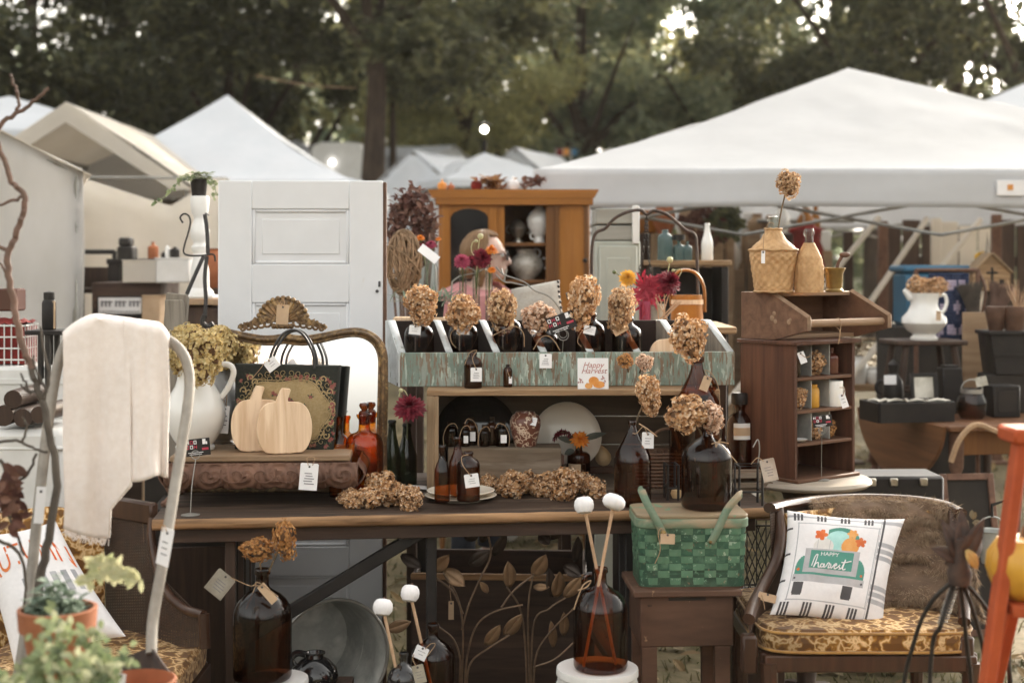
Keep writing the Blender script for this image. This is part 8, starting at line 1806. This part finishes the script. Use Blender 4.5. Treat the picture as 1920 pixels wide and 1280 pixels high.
twig('thin dark twigs tangled low at the left edge', [([(-10, 830), (30, 826), (60, 838), (90, 848)], .0035, .003), ([(0, 860), (20, 900), (45, 895), (70, 850)], .004, .003), ([(5, 890), (15, 960), (30, 1000), (45, 1040)], .004, .003), ([(-10, 1010), (30, 1030), (48, 1075), (44, 1140)], .004, .003), ([(40, 828), (50, 800), (42, 780)], .003, .002)], m_branchd)
g = G(); rd = random.Random(3)
for i in range(60): a = rd.uniform(0, 6.28); c = W(20+rd.gauss(0, 10), 925+rd.gauss(0, 30), 3.0+rd.gauss(0, .03)); g.leaf(c, (math.cos(a), -.3, math.sin(a)), (0, -1, 0), rd.uniform(.02, .035), .018, 3, .3, .3)
tag(g.build('withered_leaves', m_bushred, None, flat=True), 'clump of withered dark leaves on the low twigs', 'leaves', kind='stuff')

c0 = V((X(150, 3.95), 3.95, 0)); lc = thing('cane_chair', 'dark cane winged chair with gold floral upholstery behind the garden cart', 'chair', c0, 0, 'gold floral cane chairs')
A = lambda px, py, Y=3.95: W(px, py, Y)-c0
g = G()
wing = [A(210, 975, 4.2), A(288, 965, 4.12), A(290, 1010, 4.1), A(300, 1075, 4.05), A(325, 1125, 3.98), A(380, 1150, 3.9), A(382, 1215, 3.9), A(215, 1215, 4.2)]
def quadgrid(a, b, c, d, n, m): g2 = G(); g2.sheet(lambda u, v: a.lerp(b, u).lerp(d.lerp(c, u), v), n, m); return g2
q1 = quadgrid(A(196, 972, 4.25), A(286, 966, 4.12), A(300, 1210, 4.05), A(200, 1210, 4.25), 22, 44); cane_part(q1, 'cane_wing', lc)
q2 = quadgrid(A(296, 1075, 4.06), A(372, 1150, 3.92), A(372, 1212, 3.92), A(296, 1212, 4.06), 16, 20); cane_part(q2, 'cane_side', lc)
g = G(); g.tube(smooth([A(286, 970, 4.11), A(284, 1000, 4.1), A(292, 1050, 4.07), A(310, 1105, 4.0), A(345, 1140, 3.94), A(382, 1152, 3.88)], 6), .013, 10); g.tube([A(382, 1150, 3.88), A(384, 1215, 3.87)], .016, 10); g.build('arm_rail', m_chairwood, lc)
g = G(); a, b = A(200, 958, 4.25), A(290, 952, 4.11); g.box((a+b)/2, ((b-a).length, .03, .062), .006, r=rot(z=math.degrees(math.atan2(b.y-a.y, b.x-a.x)))); g.build('top_rail', m_chairwood, lc)
g = G(); g.sheet(lambda u, v: A(-40+235*u, 950+25*abs(u-.6)+(1215-950)*v, 4.22-.05*math.sin(PI*u)*math.sin(PI*v)), 24, 20); g.build('back_cushion', m_velvet, lc, solid=.03)
zs1 = Z(1205, 4.0)
def seat2(u, v):
    a = 2*PI*u; x = .28*math.copysign(abs(math.cos(a))**.3, math.cos(a)); y = .27*math.copysign(abs(math.sin(a))**.3, math.sin(a)); h, sc = [(.0, .97), (.012, 1), (.07, 1.01), (.084, .97), (.09, .6), (.092, 0)][v]; return V((x*sc+.042, y*sc-.04, zs1-.092+h))
g = G()
for v in range(5): g.sheet(lambda u, w, v=v: seat2(u, v+int(round(w))), 96, 1)
g.build('seat_cushion', m_velvet, lc)
g = G(); z0 = zs1-.13; g.box((.04, -.30, z0), (.54, .03, .07), .004); g.box((.04, .2, z0), (.54, .03, .07), .004); g.box((-.23, -.05, z0), (.03, .47, .07)); g.box((.31, -.05, z0), (.03, .47, .07)); g.box((.04, -.05, z0+.02), (.5, .46, .012)); g.build('seat_rail', m_chairwood, lc)
for x in (-.22, .3):
    for y in (-.29, .2): g = G(); g.tube([(x, y, z0), (x, y, 0)], [.022, .014], 8); g.build('leg', m_chairwood, lc)
cc = [W(25, 990, 3.98), W(112, 985, 4.0), W(232, 1190, 3.78), W(25, 1240, 3.72)]; cc = [W(-50, 1004, 4.02), W(104, 976, 4.06), W(236, 1192, 3.86), W(30, 1262, 3.78)]
b0 = (cc[2]+cc[3])/2; t = thing('autumn_cushion', 'cream cushion printed AUTUMN in red above grey lettering on the dark cane chair', 'cushion', b0)
def pnt(u, v): 
    if .47 < v < .64 and .35 < u < .92 and math.sin(u*58) > -.25: return 1
    return 0
PA = cushion(t, [p-b0 for p in cc], .07, 110, pnt, [m_cotton, m_lgrey])
g = G(); text_mesh(g, 'AUTUMN', .23, tr(0, 0, 0), 0, 0)
g.v = [V((p.x*.98, p.y*1.15-.10*(p.x*2)**2, p.z)) for p in g.v]; onp(PA, g, .5, .36, 1.0, 1.0, .0015); g.build('lettering', m_rpr, t)
g = G()
for st in HARV[1:6]: g.tube([V((p.x*2.2, p.y*2.2, 0)) for p in smooth([(a, b, 0) for a, b in st], 5)], .013, 5, flat=.25)
onp(PA, g, .56, .78, 1.0, 1.0, .001); g.build('script_lettering', m_wpr, t)

YP = 2.7; q = W(108, 1270, YP); t = thing('terracotta_pot', 'terracotta pot with dusty sage foliage in front of the cushion', 'potted plant', V((q.x, YP, Z(1275, YP)))); k = YP/F
g = G(); g.lathe([(0, 0), (46*k, 0), (62*k, 96*k), (70*k, 98*k), (73*k, 136*k), (66*k, 137*k), (60*k, 110*k), (0, 108*k)], 36); g.build('pot', m_terra, t)
g = G(); g.lathe([(0, 118*k), (62*k, 112*k)], 24); g.build('soil', m_soil, t)
g = G(); rd = random.Random(2)
for i in range(300):
    a = rd.uniform(0, 6.28); r = rd.uniform(.0, 1)**.5; p = V((r*52*k*math.cos(a)-.005, r*50*k*math.sin(a), 120*k+rd.uniform(0, .085)*(1.1-r))); b = rd.uniform(0, 6.28); g.leaf(p, (math.cos(b), math.sin(b), rd.uniform(-.2, 1)), (0, 0, 1), rd.uniform(.018, .034), .014, 3, .25, .35)
g.build('foliage', m_sageleaf, t, flat=True)
g = G()
for (pts, n_) in (([(165, 1090), (190, 1070), (220, 1075), (250, 1085), (268, 1088)], 60), ([(160, 1085), (180, 1055), (215, 1058), (245, 1072)], 46)):
    P = smooth([W(a, b, 2.66)-V(t.location) for a, b in pts], 5); g.tube(P, .0018, 5)
    for i in range(n_): p = P[int(rd.random()*(len(P)-1))]; b = rd.uniform(0, 6.28); g.leaf(p, (math.cos(b), -.4, math.sin(b)), (0, -1, .3), rd.uniform(.016, .026), .011, 3, .2, .3)
g.build('pale_fronds', m_paleleaf, t, flat=True)
t = thing('variegated_ivy', 'variegated ivy spilling over the bottom left corner before the terracotta pot', 'plant', W(95, 1400, 2.5))
g = G(); st = G()
for i in range(26):
    x0 = rd.uniform(20, 190); x1 = x0+rd.gauss(0, 50); y1 = rd.uniform(1155, 1290) if abs(x1-130) < 70 else rd.uniform(1215, 1300)
    P = smooth([W(x0, 1420, 2.5)-V(t.location), W((x0+x1)/2, (1400+y1)/2, 2.46)-V(t.location), W(x1, y1, 2.5+rd.gauss(0, .05))-V(t.location)], 6); st.tube(P, .0018, 5)
    for p in P[3:]:
        for j in range(5): b = rd.uniform(0, 6.28); g.leaf(p+V((rd.gauss(0, .008), rd.gauss(0, .008), rd.gauss(0, .008))), (math.cos(b), -.5, math.sin(b)), (0, -1, .5), rd.uniform(.014, .026), .012, 3, .25, .35)
g.build('leaves', m_variegated, t, flat=True); st.build('vines', m_gstem, t)
zp0 = Z(1410, 2.5); g = G(); g.lathe([(0, .0), (.10, 0), (.14, zp0-.02), (.15, zp0), (.13, zp0), (.1, zp0-.05), (0, zp0-.05)], 32); tag(g.build('urn', m_galv, None, loc=(X(95, 2.5), 2.5, 0)), 'grey urn below the variegated ivy', 'urn')
zt3 = Z(1275, YP); g = G(); g.box((0, 0, zt3-.012), (.2, .18, .022), .003); 
for sx in (-1, 1):
    for sy in (-1, 1): g.box((sx*.08, sy*.07, (zt3-.023)/2), (.025, .025, zt3-.023), .003)
tag(g.build('plant_stool', m_dwood, None, loc=(X(108, YP), YP, 0)), 'dark plant stool under the terracotta pot', 'stool')
q = W(258, 1300, 2.85); g = G(); g.lathe([(0, -.06), (.05, -.06), (.072, 0), (.077, .028), (.072, .03), (.068, .0), (0, -.03)], 36); tag(g.build('clay_saucer_pot', m_terra, None, loc=q), 'clay pot rim with a white label at the bottom left', 'pot')
g = G(); g.box((0, 0, -.03-q.z/2), (.1, .1, q.z-.06), .003); tag(g.build('block_stand', m_dwood, None, loc=q), 'dark block under the clay pot rim', 'stand')
price_tag('white plastic label stuck in the clay pot rim', 228, 1262, 2.76, 18, 30, 6, None, None, lines=0)

sv = V((X(338, 5.4), 5.4, 0)); zt4 = Z(560, 5.4); t = thing('plant_stand', 'tall dark stand carrying the white turned pillar beside the door', 'stand', sv); w = 72*5.4/F
g = G(); g.box((w/2, .12, zt4-.012), (w+.02, .26, .024), .004); g.build('top', m_stooltop, t); g = G(); g.box((w/2, .13, (zt4-.03)/2), (w-.01, .2, zt4-.03), .004); g.build('carcass', m_dwood, t)
q = V((X(375, 5.5), 5.5, zt4)); k = 5.5/F; t = thing('turned_pillar', 'white turned wooden pillar carrying the small black flower pot', 'pillar', q)
g = G(); zz = lambda py: (562-py)*k
g.lathe([(0, 0), (26*k, 0), (27*k, zz(555)), (24*k, zz(548)), (18*k, zz(543)), (17*k, zz(510)), (13*k, zz(490)), (12*k, zz(478)), (15*k, zz(474)), (16*k, zz(466)), (12*k, zz(461)), (12*k, zz(456)), (17*k, zz(450)), (18*k, zz(436)), (14*k, zz(424)), (11*k, zz(416)), (12*k, zz(408)), (15*k, zz(404)), (17*k, zz(392)), (18*k, zz(376)), (16*k, zz(371)), (0, zz(371))], 32); g.build('column', m_white, t)
g = G(); g.box((0, 0, zz(559)), (62*k, 62*k, 6*k), .003); g.build('plinth', m_white, t)
q = V((X(373, 5.5), 5.5, zt4+zz(371))); t = thing('flower_pot', 'small black pot with a trailing green plant on top of the white pillar', 'potted plant', q)
g = G(); g.lathe([(0, 0), (13*k, 0), (16*k, 29*k), (17*k, 31*k), (14*k, 30*k), (0, 26*k)], 20); g.build('pot', m_black, t)
g = G(); rd = random.Random(6)
for i in range(120): a = rd.uniform(0, 6.28); r = rd.uniform(0, 24)*k; b = rd.uniform(0, 6.28); g.leaf((r*math.cos(a), r*.6*math.sin(a), 28*k+rd.uniform(0, 16)*k), (math.cos(b), math.sin(b), .4), (0, 0, 1), .022, .014, 3, .3, .3)
for (pts, n_) in (([(360, 334), (345, 333), (330, 346), (318, 362), (300, 376), (288, 385)], 46), ([(388, 338), (402, 345), (404, 362), (400, 372)], 24)):
    P = smooth([W(a, b, 5.45)-q for a, b in pts], 5); g.tube(P, .0016, 5)
    for i in range(n_): p = P[int(rd.random()**1.5*(len(P)-1))]; b = rd.uniform(0, 6.28); g.leaf(p, (math.cos(b), -.4, math.sin(b)), (0, -1, .3), .016, .011, 3, .3, .3)
g.build('leaves', m_variegated, t, flat=True)

q = W(392, 478, 5.3); t = thing('iron_hook', 'curled black iron hook holding two black leather straps before the white pillar', 'hook', q)
A = lambda px, py, Y=5.3: W(px, py, Y)-q
g = G(); g.tube(smooth([A(343, 418), (A(338, 408)), A(345, 401), A(354, 405), A(357, 418), A(352, 440), A(346, 460), A(345, 474), A(356, 479), A(380, 479), A(400, 477), A(404, 490)], 6), .0035, 7); g.build('hook', m_iron, t)
for pts in ([(384, 402), (388, 430), (390, 476)], [(382, 480), (366, 515), (350, 552)], [(388, 480), (384, 520), (386, 560), (384, 590)], [(392, 404), (386, 400), (384, 406)]):
    g = G(); g.tube(smooth([A(a, b) for a, b in pts], 5), .0075, 6, flat=.35); g.build('strap', m_leather, t)
g = G(); g.tube(smooth([A(384, 590), A(380, 604), A(390, 612), A(400, 606)], 5), .01, 8); g.build('buckle', m_iron, t)

for i, (px, w_, yt, yb, rz2, lab) in enumerate(((322, 46, 549, 640, 4, 'left grey weathered plank with a slanted lean behind the golden hydrangea'), (352, 40, 561, 640, -2, 'right pale weathered plank block behind the golden hydrangea'))):
    Y = 4.86-.02*i; h = Z(yt, Y)-TZ; g = G(); g.prism([(-w_*.5*Y/F, 0), (w_*.5*Y/F, 0), (w_*.46*Y/F, h-.014), (w_*.38*Y/F, h-.002), (-w_*.42*Y/F, h)], .03, rot(x=90), .002); o = g.build('weathered_plank', m_grey, None, loc=(X(px, Y)-.02, Y, TZ)); o.rotation_euler = (0, R(rz2), 0); tag(o, lab, 'plank', 'grey weathered planks')
g = G(); g.box((0, 0, (TZ-.0)/2), (.2, .12, TZ), .004); tag(g.build('dark_pedestal', m_deep, None, loc=(X(335, 4.88), 4.87, 0)), 'dark pedestal behind the sales table under the weathered planks', 'pedestal')

q = V((X(92, 5.0), 5.0, 0)); zt5 = Z(618, 5.0); t = thing('side_table', 'spindly black metal side table carrying the black flask', 'table', q)
g = G(); g.box((0, 0, zt5-.008), (.13, .13, .016), .003); g.build('top', m_black, t)
for sx in (-1, 1):
    for y in (-.05, .05): g = G(); g.tube([(sx*.012, y, zt5-.016), (sx*.014, y, .5), (sx*.06, y, 0)], .011, 8); g.build('leg', m_iron, t)
t = thing('flask', 'matt black flask bottle with a metal cap at the left', 'flask', V((q.x, 5.0, zt5))); k = 5/F
g = G(); g.lathe([(0, 0), (12*k, 0), (13*k, 3*k), (13*k, 50*k), (11*k, 55*k), (10*k, 56*k), (0, 56*k)], 24); g.build('body', m_black, t); g = G(); g.lathe([(0, 56*k), (9.5*k, 56*k), (10*k, 60*k), (10*k, 70*k), (0, 72*k)], 20); g.build('cap', m_iron, t); g = G(); g.box((11*k, -6*k, 28*k), (5*k, 3*k, 52*k)); g.build('label', m_kraft, t)
q = V((X(22, 5.1), 5.1, 0)); zb5 = Z(682, 5.1); g = G(); g.box((0, 0, zb5/2), (.32, .3, zb5), .012); g.box((0, -.152, zb5-.05), (.32, .01, .02)); tag(g.build('cool_box', m_white, None, loc=q+V((.1, 0, 0))), 'white storage box under the red wire basket', 'box')
t = thing('wire_crate', 'red goods in a white wire crate at the left edge', 'crate', q+V((0, 0, zb5)))
g = G(); w = .075
for z in (.02, .06, .1, .14): g.tube([(-w, -w, z), (w, -w, z), (w, w, z), (-w, w, z), (-w, -w, z)], .003, 5)
for i in range(7): x = -w+2*w*i/6; g.tube([(x, -w, 0), (x, -w, .145)], .0025, 5); g.tube([(x, w, 0), (x, w, .145)], .0025, 5); g.tube([(w, x, 0), (w, x, .145)], .0025, 5)
g.build('wire', m_white, t); g = G(); g.sheet(lambda u, v: V(((u-.5)*.14, (v-.5)*.14, .15+.03*noise.noise(V((u*4, v*4, 1))))), 8, 8); g.box((0, 0, .07), (.138, .138, .13)); g.build('red_cloth', m_redcl, t)
g = G(); g.box((0, 0, .04), (.07, .1, .08), .006); tag(g.build('dark_red_box', m_bushred, None, loc=q+V((0, .0, zb5+.19))), 'dark red tin on top of the red wire crate', 'tin')
rd = random.Random(2)
for i, (px, py, r, lab) in enumerate(((30, 772, .034, 'brown log end, left of the bundle on the white chest'), (66, 776, .03, 'brown log end, middle of the bundle on the white chest'), (96, 770, .028, 'brown log end, right of the bundle on the white chest'), (48, 742, .03, 'brown log end, on top of the bundle on the white chest'))):
    c = W(px, py, 4.7); g = G(); g.tube([(0, -.12, 0), (0, .0, .002), (.004, .12, 0)], r, 14); tag(g.build('log', m_dwood, None, loc=c), lab, 'log', 'short logs on the white chest')
zc5 = Z(798, 4.7); g = G(); g.box((0, 0, zc5/2), (.30, .34, zc5), .02); g.box((0, 0, zc5-.06), (.306, .346, .012), .004); tag(g.build('white_chest', m_white, None, loc=(X(62, 4.75), 4.75, 0)), 'white rounded chest carrying the short logs at the left edge', 'chest')

q = V((X(172, 7.6), 7.6, 0)); k = 7.6/F; zt6 = Z(530, 7.6); w = 128*k
t = thing('dark_counter', 'dark wooden counter with a label strip in front of the cream tent wall', 'counter', q, 2)
g = G(); g.box((w/2, .25, zt6/2), (w, .5, zt6), .005); g.build('carcass', m_dwoodx, t)
g = G(); g.box((w*.42, -.006, Z(590, 7.6)), (86*k, .012, 70*k), .003); pn2 = g.build('black_panel', m_black, t)
g = G(); g.box((w*.42, -.014, Z(573, 7.6)), (80*k, .006, 30*k), .002); st2 = g.build('label_strip', m_tag, pn2)
g = G(); rd = random.Random(21)
for j in range(3):
    for i in range(3): g.box((w*.42+(-26+26*j+(-7+7*i))*k, -.018, Z(569, 7.6)), (4*k, .003, 11*k), .0); g.box((w*.42+(-26+26*j+(-4+7*i))*k, -.018, Z(566, 7.6)), (5*k, .003, 2.5*k), 0)
for i in range(14): g.box((w*.42+(-36+5.4*i)*k, -.018, Z(584, 7.6)), (3*k, .003, 3*k), 0)
g.build('printed_marks', m_ink, st2)
for i, (px, py, w_, h, d, mm, lab) in enumerate(((283, 600, 34, 48, .2, m_kraft, 'kraft cardboard box right of the dark counter'), (262, 532, 66, 40, .25, m_cream, 'cream box on the dark counter'), (322, 530, 64, 44, .25, m_white, 'white box on the dark counter next to the cream box'))):
    q2 = V((X(px, 7.55), 7.55, Z(py, 7.55))); 
    if i == 0: q2.z = 0; h = Z(556, 7.55)/k
    if i == 2: q2.z = zt6
    if i == 1: q2.z = zt6
    g = G(); g.box((0, d/2, h*k/2), (w_*k, d, h*k), .006); g.box((0, d/2, h*k+.004), (w_*k*1.02, d*1.02, .008), .002); tag(g.build('storage_box', mm, None, loc=q2), lab, 'box', 'boxes at the dark counter')
q2 = V((X(252, 8.1), 8.1, 0)); k = 8.1/F; t = thing('iron_stove', 'black iron stove silhouette against the cream tent wall', 'stove', q2)
zb6 = Z(486, 8.1); g = G(); g.box((0, .15, zb6-.012), (106*k, .3, .03), .004); g.box((-40*k, .15, zb6/2), (22*k, .28, zb6-.03), .004); g.box((40*k, .15, zb6/2), (22*k, .28, zb6-.03), .004); g.build('body', m_black, t); g = G(); g.box((-24*k, .12, zb6+.03), (30*k, .12, .09), .01); g.box((-26*k, .12, zb6+.1), (22*k, .1, .05), .01); g.build('top_box', m_iron, t)
for (px, py, w_, h, mm, lab) in ((283, 486, 20, 32, m_terra, 'brown lidded jar on the iron stove'), (303, 486, 10, 14, m_black, 'small black pot at the end of the iron stove')):
    q3 = V((X(px, 8.15), 8.2, zb6+.004)); bottle('lidded_jar', lab, q3, w_*k, h*k, 'apo', mm, 'jars on the iron stove', cat='jar')
for (px, w_, h, mm, lab) in ((314, 9, 24, m_ceramic, 'white bottle on the white box at the left'), (328, 18, 20, m_black, 'black tin on the white box at the left')):
    bottle('bottle', lab, V((X(px, 7.65), 7.65, zt6+44*7.6/F+.009)), w_*7.6/F, h*7.6/F, 'boston', mm, None)
q3 = V((X(398, 7.2), 7.2, 0)); zq = Z(540, 7.2); g = G(); g.box((0, 0, zq/2), (.2, .2, zq), .004); tag(g.build('wood_stand', m_dwood, None, loc=q3), 'wood stand under the terracotta jar beside the door', 'stand')
g = G(); g.lathe([(0, 0), (.05, 0), (.085, .06), (.09, .12), (.06, .17), (.05, .19), (.056, .2), (.04, .19), (0, .15)], 24); tag(g.build('clay_jar', m_terra, None, loc=q3+V((0, 0, zq))), 'terracotta jar half hidden by the white door edge', 'jar')
q3 = V((X(163, 8.3), 8.3, 0)); t = thing('folding_chair', 'thin dark folding chair beside the white tent wall', 'chair', q3)
g = G()
for x in (-.03, .16): g.tube([(x, 0, 0), (x, 0, Z(470, 8.3))], .014, 8)
g.tube([(-.03, 0, Z(472, 8.3)), (.16, 0, Z(472, 8.3))], .014, 8); g.build('frame', m_iron, t); g = G(); g.box((.065, .15, Z(545, 8.3)), (.2, .3, .03), .005); g.box((.065, 0, Z(520, 8.3)), (.17, .015, .12), .004); g.build('seat', m_dwood, t)
